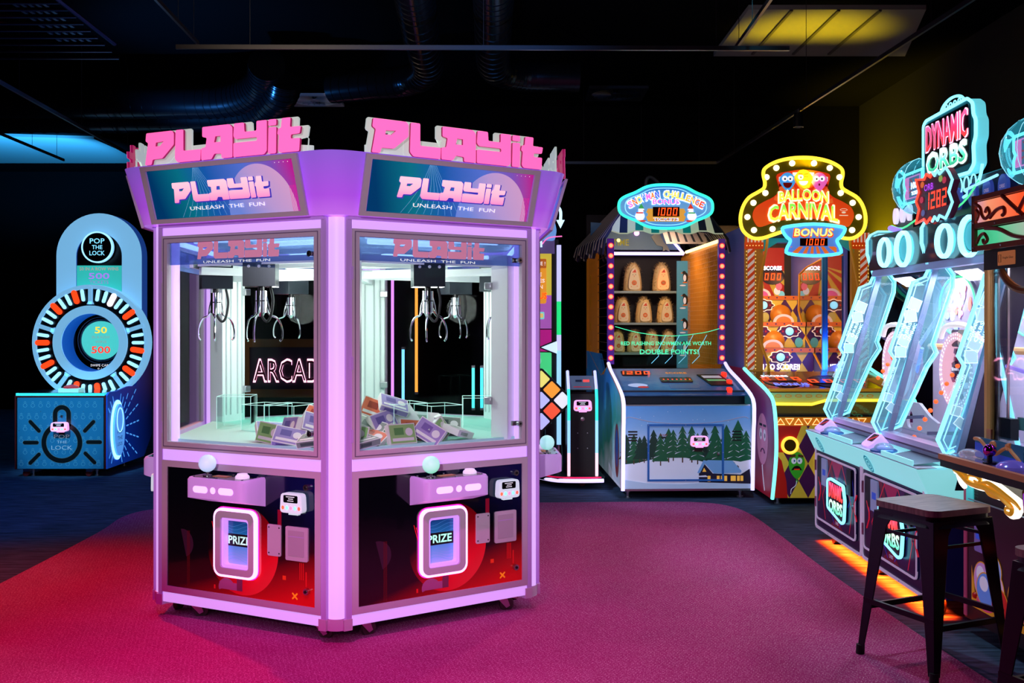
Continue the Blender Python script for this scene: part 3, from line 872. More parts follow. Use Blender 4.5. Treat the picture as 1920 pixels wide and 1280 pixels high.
for i in (0, 5, 1, 4, 2, 3):
    bl = None
    if i in ball_cols: bl = MB().ball((.455, .828, .085), .042, ballM(*ball_cols[i]), 24, 16)
    if i == 0:
        q0 = lp.build('lower_panel', claw, FM[0])
        ch = [cn.build('control_console', claw, FM[0]), pd.build('prize_door_surround', claw, FM[0]), rd.build('card_reader', claw, FM[0]), pl.build('cover_plate', claw, FM[0], bevel=.001), pq.build('coin_plate', claw, FM[0], bevel=.001), lk.build('panel_lock', claw, FM[0])]
        ch.append(inst(ch[-1], claw, FM[0] @ DN))
        j0 = js.build('joystick', ch[0]); b0 = bt.build('button', ch[0]); f0 = fl.build('prize_flap', ch[1]); bl.build('joystick_ball', j0) if False else bl.build('joystick_ball', ch[0], label='mint green joystick ball')
    else:
        inst(q0, claw, FM[i])
        if i in ball_cols:
            for c in ch:
                q = inst(c, claw, FM[i] @ DN if c is ch[-1] else FM[i])
                if c is ch[0]:
                    inst(j0, q, Matrix()); inst(b0, q, Matrix()); bl.build('joystick_ball', q)
                if c is ch[1]: inst(f0, q, Matrix())

# casters (fork, wheel)
def caster(px, py, rz, brake=True):
    f_ = MB(Matrix.Translation((px, py, 0)) @ Matrix.Rotation(rz, 4, 'Z'))
    f_.box((-.03, -.03, .084), (.03, .03, .09), M_steel)
    f_.prism([(-.03, .085), (.02, .085), (.042, .028), (.022, .02)], -.02, -.016, M_steel)
    f_.M = f_.M @ F
    f_.prism([(-.035, .085), (.025, .085), (.045, .03), (.025, .02)], .016, .020, M_steel)
    f_.prism([(-.035, .085), (.025, .085), (.045, .03), (.025, .02)], -.020, -.016, M_steel)
    if brake: f_.prism([(.03, .075), (.085, .062), (.088, .07), (.03, .086)], -.015, .015, M_steel)
    f_.v = f_.v; o = f_.build('caster_fork', claw)
    wh = MB(Matrix.Translation((px, py, 0)) @ Matrix.Rotation(rz, 4, 'Z'))
    wh.lathe([(.0, -.014), (.018, -.014), (.02, -.010), (.030, -.010), (.036, -.012), (.0385, -.006), (.0385, .006), (.036, .012), (.03, .010), (.02, .010), (.018, .014), (0, .014)], (.03, 0, .0385), mat('dark_red_wheel', (70, 40, 48), .4), 24, 'y')
    wh.build('caster_wheel', o)
for i in range(6):
    for du_, rz_ in ((.19, .6), (S - .17, .2)):
        p = (FM[i] @ Vector((du_, 0, -.11)))
        caster(p.x, p.y, R(A0 + 60 * i + 120) + rz_ - (0 if i % 2 else .5))

# interior
ih = [tuple(vert(i, 1.05).xy) for i in range(6)]; i2 = [tuple(vert(i, .86).xy) for i in range(6)]; i3 = [tuple(vert(i, .60).xy) for i in range(6)]
mb = MB(); vs = [(x, y, .912) for x, y in ih] + [(x, y, .905) for x, y in i2] + [(x, y, .945) for x, y in i3] + [(x, y, .80) for x, y in ih]
fs = []
for a, b_ in ((0, 6), (6, 12)): fs += [(a + i, a + (i + 1) % 6, b_ + (i + 1) % 6, b_ + i) for i in range(6)]
fs += [tuple(range(12, 18)), tuple(range(18, 24))[::-1]] + [(i, (i + 1) % 6, 18 + (i + 1) % 6, 18 + i) for i in range(6)]
mb.add(vs, fs, M_mint); mb.build('prize_deck', claw)
cm = MB(); cm.box((-.10, -.07, .9), (.10, .03, 1.86), M_white)
for x in (-.07, -.03, .03, .07): cm.box((x - .004, -.078, .95), (x + .004, -.07, 1.85), mat('column_groove', (190, 200, 200), .5))
for z in (1.10, 1.70): cm.box((.07, -.10, z - .02), (.12, -.06, z + .02), M_steel)
for i in range(6):
    mt = Matrix.Translation(vert(i, .985)) @ Matrix.Rotation(R(A0 + 60 * i - 90), 4, 'Z')
    if i == 0: c0 = cm.build('inner_column', claw, mt, bevel=.004)
    elif i in (1, 2, 3, 4): inst(c0, claw, mt)
# roof liner + LED tubes + rails
mb = MB(); mb.prism([tuple(vert(i, 1.03).xy) for i in range(6)], 1.955, 1.97, M_white); mb.build('ceiling_liner', claw)
mb = MB()
for i in range(6):
    mb.M = FM[i]
    mb.cyl((.2, 1.925, -.10), (S - .2, 1.925, -.10), .014, M_led, 10)
    mb.cyl((.38, 1.93, -.45), (S - .38, 1.93, -.45), .014, M_led, 10)
mb.build('led_tube', claw)
mb = MB()
for i in range(6):
    mb.M = FM[i]
    mb.box((.17, 1.80, -.17), (S - .17, 1.84, -.15), M_white)
    mb.box((.17, 1.86, -.32), (S - .17, 1.885, -.30), M_white)
    mb.box((.34, 1.80, -.50), (S - .34, 1.84, -.48), M_white)
mb.M = Matrix()
for i in range(3):
    a, b_ = vert(i, .9), vert(i + 3, .9); d = (b_ - a).normalized(); s_ = Vector((-d.y, d.x, 0)) * .02
    mb.add([a + s_ + Vector((0, 0, z)) for z in (1.76, 1.80)] + [b_ + s_ + Vector((0, 0, z)) for z in (1.76, 1.80)] + [a - s_ + Vector((0, 0, z)) for z in (1.76, 1.80)] + [b_ - s_ + Vector((0, 0, z)) for z in (1.76, 1.80)],
           [(0, 1, 3, 2), (4, 5, 7, 6), (1, 5, 7, 3), (0, 4, 6, 2)], M_white)
mb.build('gantry_rail', claw)
# claws
M_box = mat('dark_gantry_box', (48, 54, 62), .2, .3)
M_chr = mat('chrome', (225, 228, 232), .12, 1)
M_cab = mat('black_coil_cable', (22, 24, 26), .5)
def claw_unit(X, Y, rz, zt=1.69):
    root = MB(); root.box((-.08, -.075, zt), (.08, .075, zt + .145), M_box)
    root.box((-.07, -.077, zt + .12), (.07, -.074, zt + .135), M_white)
    for k in (-.05, 0, .05): root.cyl((k, -.079, zt + .10), (k, -.074, zt + .10), .008, M_white, 10)
    m0 = Matrix.Translation(Vector((X, Y, 0)) - CC) @ Matrix.Rotation(rz, 4, 'Z')
    o = root.build('claw_carriage', claw, m0, bevel=.012)
    h = MB(); h.cyl((0, 0, zt), (0, 0, zt - .02), .016, M_dark, 12); h.cyl((0, 0, zt - .02), (0, 0, zt - .13), .028, M_chr, 20)
    h.cyl((0, 0, zt - .068), (0, 0, zt - .074), .0295, M_dark, 20); h.cyl((0, 0, zt - .13), (0, 0, zt - .15), .022, M_chr, 16, .012)
    h.build('claw_head', o)
    for k in range(3):
        a = rz * 0 + 2 * PI * k / 3 + .35; c, s_ = math.cos(a), math.sin(a)
        P = [(.024, zt - .10), (.034, zt - .125), (.05, zt - .145), (.078, zt - .155), (.098, zt - .185), (.108, zt - .225), (.106, zt - .262), (.096, zt - .275)]
        P = smoothp(P, False, 3)
        pr = MB(); pr.ring([(r_ * c, r_ * s_, z) for r_, z in P], .0052, M_chr, 7)
        pr.ring([(.026 * c, .026 * s_, zt - .045), (.04 * c, .04 * s_, zt - .095), (.046 * c, .046 * s_, zt - .14)], .0035, M_chr, 6)
        pr.build('claw_prong', o)
    cb = MB(); cb.ring(smoothp([(.05, -.02, zt), (.062, -.02, zt - .07), (.05, -.02, zt - .15), (.03, -.02, zt - .175), (.008, -.015, zt - .15), (.006, -.01, zt - .12)], False, 4), .007, M_cab, 7)
    cb.build('coil_cable', o)
for X, Y, rz in ((-1.60, 5.50, .4), (-1.27, 5.15, .1), (-1.40, 6.45, .9), (-.43, 5.2, .2), (-.09, 5.92, -.3), (-.36, 6.5, .5)):
    claw_unit(X, Y, rz)
# acrylic chutes
M_acr = glassmat('clear_acrylic', (246, 253, 252), .02)
M_acE = glassmat('acrylic_edge', (225, 250, 245), .3, .1, (215, 245, 240), .28, .4)
for i, cu, cw, hh in ((0, .50, -.30, .16), (5, .62, -.34, .15), (1, .45, -.30, .15), (4, .5, -.3, .15), (0, .78, -.42, .13), (5, .33, -.50, .13)):
    mb = MB(FM[i]); s_ = .095
    mb.box((cu - s_, .90, cw - s_), (cu + s_, .94 + hh, cw - s_ + .003), M_acr); mb.box((cu - s_, .90, cw + s_ - .003), (cu + s_, .94 + hh, cw + s_), M_acr)
    mb.box((cu - s_, .90, cw - s_ + .003), (cu - s_ + .003, .94 + hh, cw + s_ - .003), M_acr); mb.box((cu + s_ - .003, .90, cw - s_ + .003), (cu + s_, .94 + hh, cw + s_ - .003), M_acr)
    c4 = [(cu - s_, cw - s_), (cu + s_, cw - s_), (cu + s_, cw + s_), (cu - s_, cw + s_)]
    mb.ring([(a, .94 + hh, b_) for a, b_ in c4], .0018, M_acE, 5, True)
    for a, b_ in c4: mb.cyl((a, .9, b_), (a, .94 + hh, b_), .0016, M_acE, 5)
    mb.build('acrylic_chute', claw)

# prize boxes: each one its own thing
cols = {'green': ((150, 205, 120), (90, 150, 80)), 'violet': ((150, 140, 190), (95, 85, 150)), 'orange': ((215, 110, 75), (150, 60, 40)), 'grey': ((130, 145, 130), (60, 80, 70)), 'white': ((215, 220, 205), (150, 170, 150))}
def prize(col, u, wd, z, rz, rx, ry, fi, label, s=1.22):
    c1_, c2_ = cols[col]
    t = MB(); a, b_, h = .062 * s, .042 * s, .014 * s
    m1 = mat('prize_' + col, c1_, .4); m2 = mat('prize_print_' + col, c2_, .4); mw = mat('prize_white', (232, 236, 228), .45)
    t.box((-a, -b_, -h), (a, b_, h), mw)
    t.flat(rect(-a * .94, -b_ * .9, a * .94, b_ * .9), h + .0006, m1); t.flat(rect(-a * .94, -b_ * .9, a * .94, b_ * .9), -h - .0006, m1)
    t.flat(rect(-a * .6, -b_ * .1, a * .1, b_ * .6), h + .0012, m2); t.flat(ell(a * .5, b_ * .15, a * .28, b_ * .4, 14), h + .0012, mw)
    t.flat(rect(-a * .8, -b_ * .7, a * .8, -b_ * .4), h + .0012, mw)
    t.M = F @ Matrix.Identity(4); t.flat(rect(-a * .95, -h * .8, a * .95, h * .8), b_ + .0006, m1); t.flat(rect(-a * .7, -h * .5, a * .2, h * .5), b_ + .0012, m2)
    o = t.build('prize_box', None, None, 0, None, 0)
    p = FM[fi] @ Vector((u, 0, -wd)); p = p + CC
    o.location = (p.x, p.y, z)
    o.rotation_euler = (rx, ry, R(A0 + 60 * fi + 120) + rz)
    tag(o, label, 'prize box', 'prize boxes piled in the claw machine')
PZ = [  # col, u, depth, z, rz, rx, ry, face, label
 ('violet', .17, .30, 1.00, .5, .9, .3, 0, 'violet prize box leaning at the far left edge of the right window pile'),
 ('green', .16, .17, .965, -.5, 1.0, .2, 0, 'green prize box against the glass at the left end of the right window'),
 ('grey', .19, .12, .935, .3, .15, -.1, 0, 'flat grey prize box lowest at the left of the right window'),
 ('violet', .24, .33, 1.03, .9, .9, -.3, 0, 'violet prize box on top, left of the tilted orange box'),
 ('grey', .29, .24, .985, -.8, .7, .3, 0, 'grey prize box in front of the violet ones in the right window'),
 ('orange', .37, .34, 1.065, -.55, 1.1, .35, 0, 'orange prize box tilted on top of the right window pile'),
 ('violet', .36, .24, 1.01, .25, 1.15, -.2, 0, 'large violet prize box facing out below the top orange box'),
 ('orange', .27, .19, .945, -.9, .5, .3, 0, 'orange prize box wedged low beside the green one'),
 ('green', .41, .14, .955, .05, 1.25, .0, 0, 'green prize box standing upright at the front of the right window'),
 ('orange', .52, .22, .965, -.1, 1.2, .1, 0, 'orange prize box lying right of the upright green one'),
 ('white', .50, .30, 1.03, .2, .8, -.1, 0, 'white prize box on top at the middle of the right window pile'),
 ('violet', .57, .14, .955, -.9, 1.1, .5, 0, 'violet prize box tilted beside the green box near the chute'),
 ('green', .64, .17, .955, .6, 1.1, -.4, 0, 'green prize box at the right end of the pile by the chute'),
 ('white', .62, .28, .995, -.3, .9, .1, 0, 'white prize box behind the rightmost green one'),
 ('violet', .70, .26, .98, 1.2, 1.2, .0, 0, 'violet prize box standing on end, rightmost of the pile'),
 ('green', .47, .42, .985, .4, .3, .1, 0, 'green prize box at the back of the right window pile'),
 ('green', .63, .17, .955, -.1, 1.3, .1, 5, 'green prize box leftmost in the left window pile'),
 ('violet', .72, .22, .985, -.4, 1.2, -.1, 5, 'violet prize box standing beside the leftmost green one'),
 ('violet', .77, .14, .945, .5, .8, .2, 5, 'violet prize box lying in front in the left window'),
 ('violet', .84, .27, 1.0, .8, 1.0, .3, 5, 'violet prize box upright in the middle of the left window pile'),
 ('green', .90, .30, 1.035, .35, .9, -.4, 5, 'bright green prize box on top of the left window pile'),
 ('violet', .86, .40, 1.03, -.6, .6, .3, 5, 'violet prize box behind the bright green one in the left window'),
 ('grey', .95, .23, .985, -.1, .9, .0, 5, 'grey prize box at the right of the left window pile'),
 ('grey', .93, .13, .945, .25, .3, -.15, 5, 'flat grey prize box low at the right of the left window'),
  ('orange', .20, .40, 1.06, .2, .9, .2, 0, 'orange prize box at the back left corner of the right window pile'),
 ('green', .28, .42, 1.04, -.7, .8, -.2, 0, 'green prize box at the back of the pile beside the back orange box'),
 ('white', .75, .16, .95, .5, .3, .2, 0, 'white prize box lying flat at the far right end of the pile'),
 ('grey', .78, .33, .96, -.4, .9, .1, 0, 'grey prize box at the right end of the pile near the chute walls'),
 ('orange', .70, .40, .97, .3, .7, .2, 0, 'orange prize box at the back right of the right window pile'),
 ('violet', .44, .28, 1.09, -.2, .6, .3, 0, 'violet prize box on the very top beside the tilted orange one'),
 ('violet', .55, .27, .955, .9, .7, .1, 5, 'violet prize box slumped at the left end of the left window pile'),
 ('orange', .80, .33, 1.03, .1, .9, .2, 5, 'orange prize box near the top of the left window pile'),
 ('white', .88, .17, .935, -.5, .2, .1, 5, 'white prize box lying flat under the grey ones in the left window'),
]
for q in PZ: prize(*q)
for i, (X, Y, pw) in enumerate(((-.887, 5.3, 13), (-.5, 6.1, 8), (-1.3, 6.0, 8))):
    pl_ = bpy.data.lights.new('claw_cabinet_led', 'POINT'); pl_.energy = pw; pl_.color = (.95, 1, .98); pl_.shadow_soft_size = .12
    po_ = bpy.data.objects.new('claw_cabinet_led', pl_); po_.location = (X, Y, 1.62); C.objects.link(po_)
# ================================================================ POP THE LOCK machine
def feet(mb, pts, z=.08, r=.02):
    for x, y in pts:
        mb.cyl((x, y, 0), (x, y, .012), r * 1.3, M_steel, 14); mb.cyl((x, y, .012), (x, y, z), r * .6, M_steel, 10)
        mb.cyl((x, y, z * .55), (x, y, z * .7), r, M_steel, 12)
def bolts(mb, pts, w, r=.004, m=None):
    for u, v in pts: mb.lathe([(r, w), (r * .8, w + .002), (0, w + .003)], (u, v, 0), m or M_steel, 8)
M_lb = lit('pale_blue_lit', (122, 190, 236), .82, (150, 200, 235))
M_lb2 = lit('bright_blue_neon', (150, 215, 255), 1.5)
M_cy = lit('cyan_lit', (90, 225, 225), 1.0)
M_red = mat('dark_red_trim', (110, 18, 20), .4)
pop = thing('lock_game_machine', 'pale blue lock-shaped game with a ring of red lamps reading POP THE LOCK', 'arcade game', (-4.87, 10.0, 0))
# base cabinet
M_popb = mat('blue_patterned_panel', (42, 122, 160), .35, 0, (20, 90, 130), .12)
M_popl = mat('pattern_pale', (110, 175, 195), .4, 0, (90, 150, 180), .12)
mb = MB(); mb.box((.0, .0, .08), (.87, .95, .80), M_dark)
mb.M = FR(0); mb.prism(rect(.012, .083, .858, .785), .0, .006, M_popb)
for j in range(6):
    for i in range(11):
        u, v = .05 + i * .076 + (.038 if j % 2 else 0), .13 + j * .115
        if u > .84: continue
        mb.flat(ell(u, v, .02, .02, 14), .0066, M_popl, [ell(u, v, .017, .017, 14)])
        mb.flat(ell(u, v + .026, .012, .014, 10, 0, 180), .0066, M_popl, [ell(u, v + .027, .009, .01, 10, 5, 175)])
g = mat('grey_outline', (120, 130, 130), .4)
for k, m_ in ((.004, g), (0, M_dark)):
    wz = .0072 if k else .008
    mb.flat(ell(.45, .34, .20 + k, .20 + k, 44), wz, m_, [ell(.45, .34, .155 - k, .155 - k, 44)])
    mb.flat([(.362 - k, .5), (.362 - k, .62)] + ell(.45, .62, .088 + k, .088 + k, 20, 180, 0)[::1] + [(.538 + k, .62), (.538 + k, .5), (.495 - k, .5), (.495 - k, .62)] + ell(.45, .62, .045 - k, .045 - k, 20, 0, 180) + [(.405 + k, .62), (.405 + k, .5)], wz, m_)
    for a, b_ in (((.14, .545), (.225, .455)), ((.085, .34), (.205, .34)), ((.14, .14), (.225, .225)), ((.76, .545), (.675, .455)), ((.825, .345), (.705, .345)), ((.77, .145), (.68, .235))):
        mb.flat(capsule(a, b_, .018 + k), wz, m_)
mt_ = mat('panel_mauve_text', (170, 190, 205), .4, 0, (170, 190, 205), .25)
mb.text('POP', .45, .40, .038, mt_, .009, .15); mb.text('THE', .45, .345, .026, mt_, .009, .10); mb.text('LOCK', .45, .29, .042, mt_, .009, .205)
bolts(mb, [(.03, .76), (.84, .76), (.03, .1), (.84, .1), (.45, .77), (.45, .095), (.24, .645), (.66, .645), (.25, .17), (.65, .17), (.03, .46), (.84, .46)], .006)
mb.build('base_cabinet', pop)
MB().box((-.012, -.01, .08), (.0, .1, .805), M_red).box((.87, -.01, .08), (.882, .02, .805), M_red).box((0, -.01, .785), (.87, 0, .80), M_red).build('red_edge_trim', pop)
mb = MB(); mb.box((.0, -.012, .80), (.87, .5, .825), lit('aqua_edge_lit', (60, 215, 215), .9)); mb.box((.02, .0, .825), (.85, .5, .828), mat('glass_black_top', (10, 30, 40), .1))
mb.build('light_deck', pop)
mb = MB(); mb.box((.40, .02, .828), (.60, .16, .868), lit('pale_aqua_box', (150, 225, 230), .7)); mb.lathe([(.075, .868), (.07, .885), (.04, .90), (0, .905)], (.5, .09, 0), mat('clear_red_dome', (200, 60, 70), .15, 0, (220, 60, 60), .3), 24)
mb.build('push_button', pop, bevel=.004)
mb = MB(FR(0)); reader(mb, .45, .50, .17, .09, M_rb, True, .03); mb.box((.43, .42, .0), (.48, .46, .03), M_dark); mb.lathe([(.014, .008), (.012, .016), (0, .018)], (.45, .6, 0), M_steel, 12); mb.build('card_reader', pop)
# right side panel with starburst and glowing keyhole window
sideM = Matrix(((0, 0, 1, .872), (1, 0, 0, 0), (0, 1, 0, 0), (0, 0, 0, 1)))   # u = depth, v = up, w = +x
mb = MB(sideM)
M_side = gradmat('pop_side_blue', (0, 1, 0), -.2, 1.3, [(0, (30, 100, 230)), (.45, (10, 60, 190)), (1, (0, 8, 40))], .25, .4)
pr = [(0, .08), (1.0, .08), (1.25, .3), (1.25, 1.2), (.75, .85), (.55, .86), (.25, .83), (.06, .83), (0, .8)]
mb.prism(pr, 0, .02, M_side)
rb = mat('ray_blue', (90, 180, 250), .5, 0, (80, 170, 255), .8)
for k in range(26):
    a = R(-80 + k * 360 / 26); 
    for j in range(4):
        r0 = .30 + j * .12; c, s_ = math.cos(a), math.sin(a)
        p = (.26 + c * r0 * .8, .44 + s_ * r0); q = (.26 + c * (r0 + .07) * .8, .44 + s_ * (r0 + .07))
        if 0.02 < min(p[0], q[0]) and max(p[0], q[0]) < 1.2 and .1 < min(p[1], q[1]) and max(p[1], q[1]) < (.8 if max(p[0], q[0]) < .75 else 1.0):
            mb.flat(capsule(p, q, .007, 3), .021, rb)
mb.build('side_panel', pop)
for sx in (1, -1):
    mb = MB(sideM if sx > 0 else Matrix(((0, 0, -1, -.002), (1, 0, 0, 0), (0, 1, 0, 0), (0, 0, 0, 1))))
    mb.prism(ell(.25, .44, .17, .30, 36), .02, .03, lit('keyhole_glow', (130, 210, 255), 2.6), [ell(.25, .44, .135, .26, 36)])
    mb.prism(ell(.25, .44, .135, .26, 36), .02, .05, lit('keyhole_blue', (80, 150, 235), .9))
    if sx > 0:
        for k, t_ in enumerate(('POP', 'THE', 'LOCK')): mb.text(t_, .25, .42 - k * .06, .035, mat('navy_print', (15, 40, 110), .5), .051, .13)
        mb.ring([(p[0], p[1], .051) for p in ell(.25, .54, .08, .12, 24)], .006, M_lb2, 6, True)
    mb.build('side_light_window', pop)
mb = MB(); feet(mb, [(.12, .1), (.75, .1), (.12, .8), (.75, .8)], .085, .018); mb.build('levelling_foot', pop)
mb = MB()
for x in (.06, .68): mb.box((x - .01, .03, .05), (x + .05, .09, .085), M_steel)
for x in (.05, .67): mb.lathe([(0, -.015), (.03, -.015), (.03, .015), (0, .015)], (x + .02, .06, .031), M_red, 16, 'y')
mb.build('caster', pop)
# shackle arch + top screen, ring
YA = .72
mb = MB(FR(YA))
cx = .52
arch = [(cx - .45, 1.2), (cx - .45, 2.22)] + ell(cx, 2.22, .45, .45, 30, 180, 0) + [(cx + .45, 2.22), (cx + .45, 1.2), (cx + .37, 1.2), (cx + .37, 1.7), (cx + .24, 1.75), (cx + .24, 2.22)] + ell(cx, 2.22, .24, .24, 24, 0, 180) + [(cx - .24, 2.22), (cx - .24, 1.75), (cx - .37, 1.7), (cx - .37, 1.2)]
inner = [(cx - .24, 1.7), (cx - .24, 2.22)] + ell(cx, 2.22, .24, .24, 24, 180, 0) + [(cx + .24, 2.22), (cx + .24, 1.7)]
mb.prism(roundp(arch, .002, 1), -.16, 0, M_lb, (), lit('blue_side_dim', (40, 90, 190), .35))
mb.build('shackle_arch', pop)
mb = MB(FR(YA + .02)); mb.prism(inner, -.02, .0, M_dark); mb.build('arch_infill', pop)
mb = MB(FR(YA + .01)); mb.prism(ell(cx, 2.31, .165, .165, 40), 0, .06, M_dark); mb.prism(ell(cx, 2.31, .165, .165, 40), .02, .065, M_lb2, [ell(cx, 2.31, .15, .15, 40)])
m_ = lit('badge_text_blue', (130, 220, 255), 1.3)
mb.text('POP', cx, 2.375, .055, m_, .0615, .155, .01); mb.text('THE', cx, 2.31, .042, m_, .0615, .11, .01); mb.text('LOCK', cx, 2.248, .048, m_, .0615, .16, .01)
mb.build('badge', pop)
mb = MB(FR(YA + .01)); mb.prism(rect(cx - .235, 1.84, cx + .235, 2.12), 0, .01, lit('teal_screen', (55, 200, 190), .75))
mt2 = mat('screen_mauve', (150, 130, 190), .5, 0, (155, 125, 195), .8); mo = mat('screen_tan', (200, 160, 150), .5, 0, (200, 160, 150), .7)
mb.text('50 IN A ROW WINS', cx + .0, 2.085, .035, mo, .011, .41, .004); mb.text('500', cx, 2.01, .065, mt2, .011, .22, .02); mb.text('TICKETS', cx, 1.945, .035, mt2, .011, .2, .004)
mb.build('ticket_screen', pop)
RX, RZ, RR = .475, 1.31, .605
mb = MB(FR(YA - .12)); n = 64
mb.prism(ell(RX, RZ, RR, RR, n), -.12, .0, M_lb, [ell(RX, RZ, RR * .93, RR * .93, n)])
mb.prism(ell(RX, RZ, RR * .64, RR * .64, n), -.12, .01, M_lb, [ell(RX, RZ, RR * .50, RR * .50, n)])
for k in range(5):
    a = R(90 + 72 * k); c, s_ = math.cos(a), math.sin(a)
    q = [(-.02, .40), (.02, .40), (.02, .585), (-.02, .585)]
    mb.prism([(RX + c * r_ - s_ * t_, RZ + s_ * r_ + c * t_) for t_, r_ in q], -.02, .004, M_lb)
    mb.prism([(RX + c * r_ - s_ * t_, RZ + s_ * r_ + c * t_) for t_, r_ in [(-.035, .40), (.035, .40), (.02, .43), (-.02, .43)]], -.02, .004, M_lb)
mb.build('lock_ring', pop)
mb = MB(FR(YA - .11)); mb.prism(ell(RX, RZ, RR * .935, RR * .935, n), -.12, -.01, mat('ring_black', (8, 8, 14), .3), [ell(RX, RZ, RR * .63, RR * .63, n)]); mb.build('lamp_track', pop)
lr, lbm, lw = MB(FR(YA - .12)), MB(FR(YA - .12)), MB(FR(YA - .12))
M_lr = lit('lamp_red', (255, 60, 20), 1.7); M_lw = lit('lamp_white', (255, 235, 250), 1.8)
redk = {2, 8, 14, 20, 26, 32, 38, 44, 50}
idx = 0
for k in range(5):
    for j in range(7):
        an = 90 + 72 * k + (j + 1) * 9
        a = R(an); c, s_ = math.cos(a), math.sin(a)
        isr = (j in (1, 4)) if True else False
        isw = (k == 4 and j == 4)
        r0, r1_ = (.432, .545)
        m_ = M_lw if isw else (M_lr if isr else M_lb2)
        o_ = MB(FR(YA - .12)).prism(capsule((RX + c * (r0 + .02), RZ + s_ * (r0 + .02)), (RX + c * (r1_ - .0), RZ + s_ * (r1_ - .0)), .028 if (isr or isw) else .017), -.008, .006, m_)
        o_.build('lamp', pop, label='red lamp' if isr else None)
mb = MB(FR(YA - .12)); mb.prism(ell(RX, RZ, RR * .5, RR * .5, n), -.30, -.29, M_dark)
mb.prism(ell(RX, RZ, RR * .505, RR * .505, n), -.30, -.02, lit('bore_blue', (20, 90, 190), .55), [ell(RX, RZ, RR * .492, RR * .492, n)])
mb.build('bore', pop)
mb = MB(FR(YA - .12 + .25)); mb.prism(ell(RX + .02, RZ + .02, .205, .205, 40), 0, .02, lit('disc_screen_aqua', (80, 215, 200), .85))
for r_ in (.215, .225, .25): mb.prism(ell(RX + .02, RZ + .02, r_, r_, 40), 0, .018, mat('thin_ring_pale', (150, 170, 165), .3), [ell(RX + .02, RZ + .02, r_ - .004, r_ - .004, 40)])
yl = mat('disc_yellow', (205, 190, 80), .5, 0, (205, 190, 80), .8); gr = mat('disc_grey', (150, 170, 165), .5, 0, (150, 170, 165), .7); rd_ = mat('disc_red', (225, 70, 60), .5, 0, (225, 70, 60), .9)
mb.text('50', RX + .02, RZ + .13, .07, yl, .021, .13, .02); mb.text('IN A ROW', RX + .02, RZ + .055, .03, gr, .021, .19, .004); mb.text('WINS', RX + .02, RZ + .005, .03, gr, .021, .12, .004); mb.text('500', RX + .02, RZ - .08, .075, rd_, .021, .2, .02)
mb.text('SWIPE CARD', RX + .02, RZ - .245, .025, M_pale, .021, .22, .004); mb.text('0 / 1', RX + .02, RZ - .28, .018, M_pale, .021, .07)
mb.build('disc_screen', pop)
MB(FR(YA - .14)).prism(ell(RX, RZ, RR * .49, RR * .49, 40), 0, .004, glassmat('bore_glass', (255, 255, 255), .1)).build('glass_cover', pop)
mb = MB(); mb.box((.2, YA + .17, .08), (.84, 1.2, 1.9), mat('back_cabinet_navy', (20, 40, 110), .5)); mb.build('back_cabinet', pop)

# ================================================================ CUBE game (behind the claw machine)
cub = thing('cube_game_machine', 'tall colour block puzzle game with a tilted colour cube, half hidden behind the claw machine', 'arcade game', (-.55, 9.2, 0))
X0 = .55
mb = MB(); mb.box((.6, .62, .1), (1.0, 1.0, 2.32), M_dark); mb.build('tower_cabinet', cub)
mb = MB(FR(.60)); sc_cols = [((.0, 1.78, .93, 2.24), (200, 180, 60)), ((.0, 1.46, .93, 1.78), (165, 85, 175)), ((.0, 1.24, .93, 1.45), (175, 20, 125)), ((.0, .97, .93, 1.23), (70, 215, 130)), ((.0, .55, .93, .96), (90, 175, 190))]
for (r_, c_) in sc_cols: mb.prism(rect(.62, *r_[1:]), 0, .015, lit('block_%d_%d' % c_[:2], c_, .8))
mb.prism(rrect(.64, 1.70, .88, 2.13, .02), .015, .02, lit('block_orange', (225, 145, 40), .85))
mb.prism(rrect(.64, 2.04, .88, 2.13, .01), .02, .022, lit('block_brown', (175, 90, 30), .8))
mb.text('THE SIDE !', .76, 2.085, .035, M_pale, .023, .22, .012)
mb.text('SOLVE', .77, 1.98, .035, M_pale, .021, .13, .01); mb.text('SIDES', .79, 1.92, .035, M_pale, .021, .15, .01); mb.text('AGAIN', .775, 1.86, .035, M_pale, .021, .14, .01)
mb.text('BONUS', .775, 1.775, .06, lit('bonus_orange', (240, 90, 20), 1), .021, .22, .03)
mb.prism(rrect(.78, 1.55, .86, 1.62, .01), .015, .03, lit('robot_teal', (120, 215, 205), .8)); mb.prism(rrect(.79, 1.565, .85, 1.605, .004), .03, .033, lit('robot_face', (230, 190, 110), .8))
mb.flat(ell(.74, 1.43, .008, .008, 8), .016, lit('dot_green', (60, 230, 110), 1)); mb.flat(ell(.77, 1.43, .008, .008, 8), .016, lit('dot_green', (60, 230, 110), 1))
mb.prism([(.83, 1.28), (.98, 1.34), (.98, 1.22)], .015, .05, lit('white_arrow', (200, 225, 255), 1.1)); mb.prism([(.80, 1.28), (1.0, 1.365), (1.0, 1.195)], .01, .04, M_dark)
mb.prism(rrect(.62, .92, .74, 1.06, .01), .015, .03, lit('red_key', (225, 60, 40), .9)); mb.text('D', .71, 1.02, .035, M_pale, .031, .03)
for i, (u, v) in enumerate([(.8, 1.15), (.86, 1.03), (.7, .75)]): mb.flat(ell(u, v, .035, .035, 14), .0155, lit('soft_green', (110, 230, 160), .8))
mb.build('game_screen', cub)
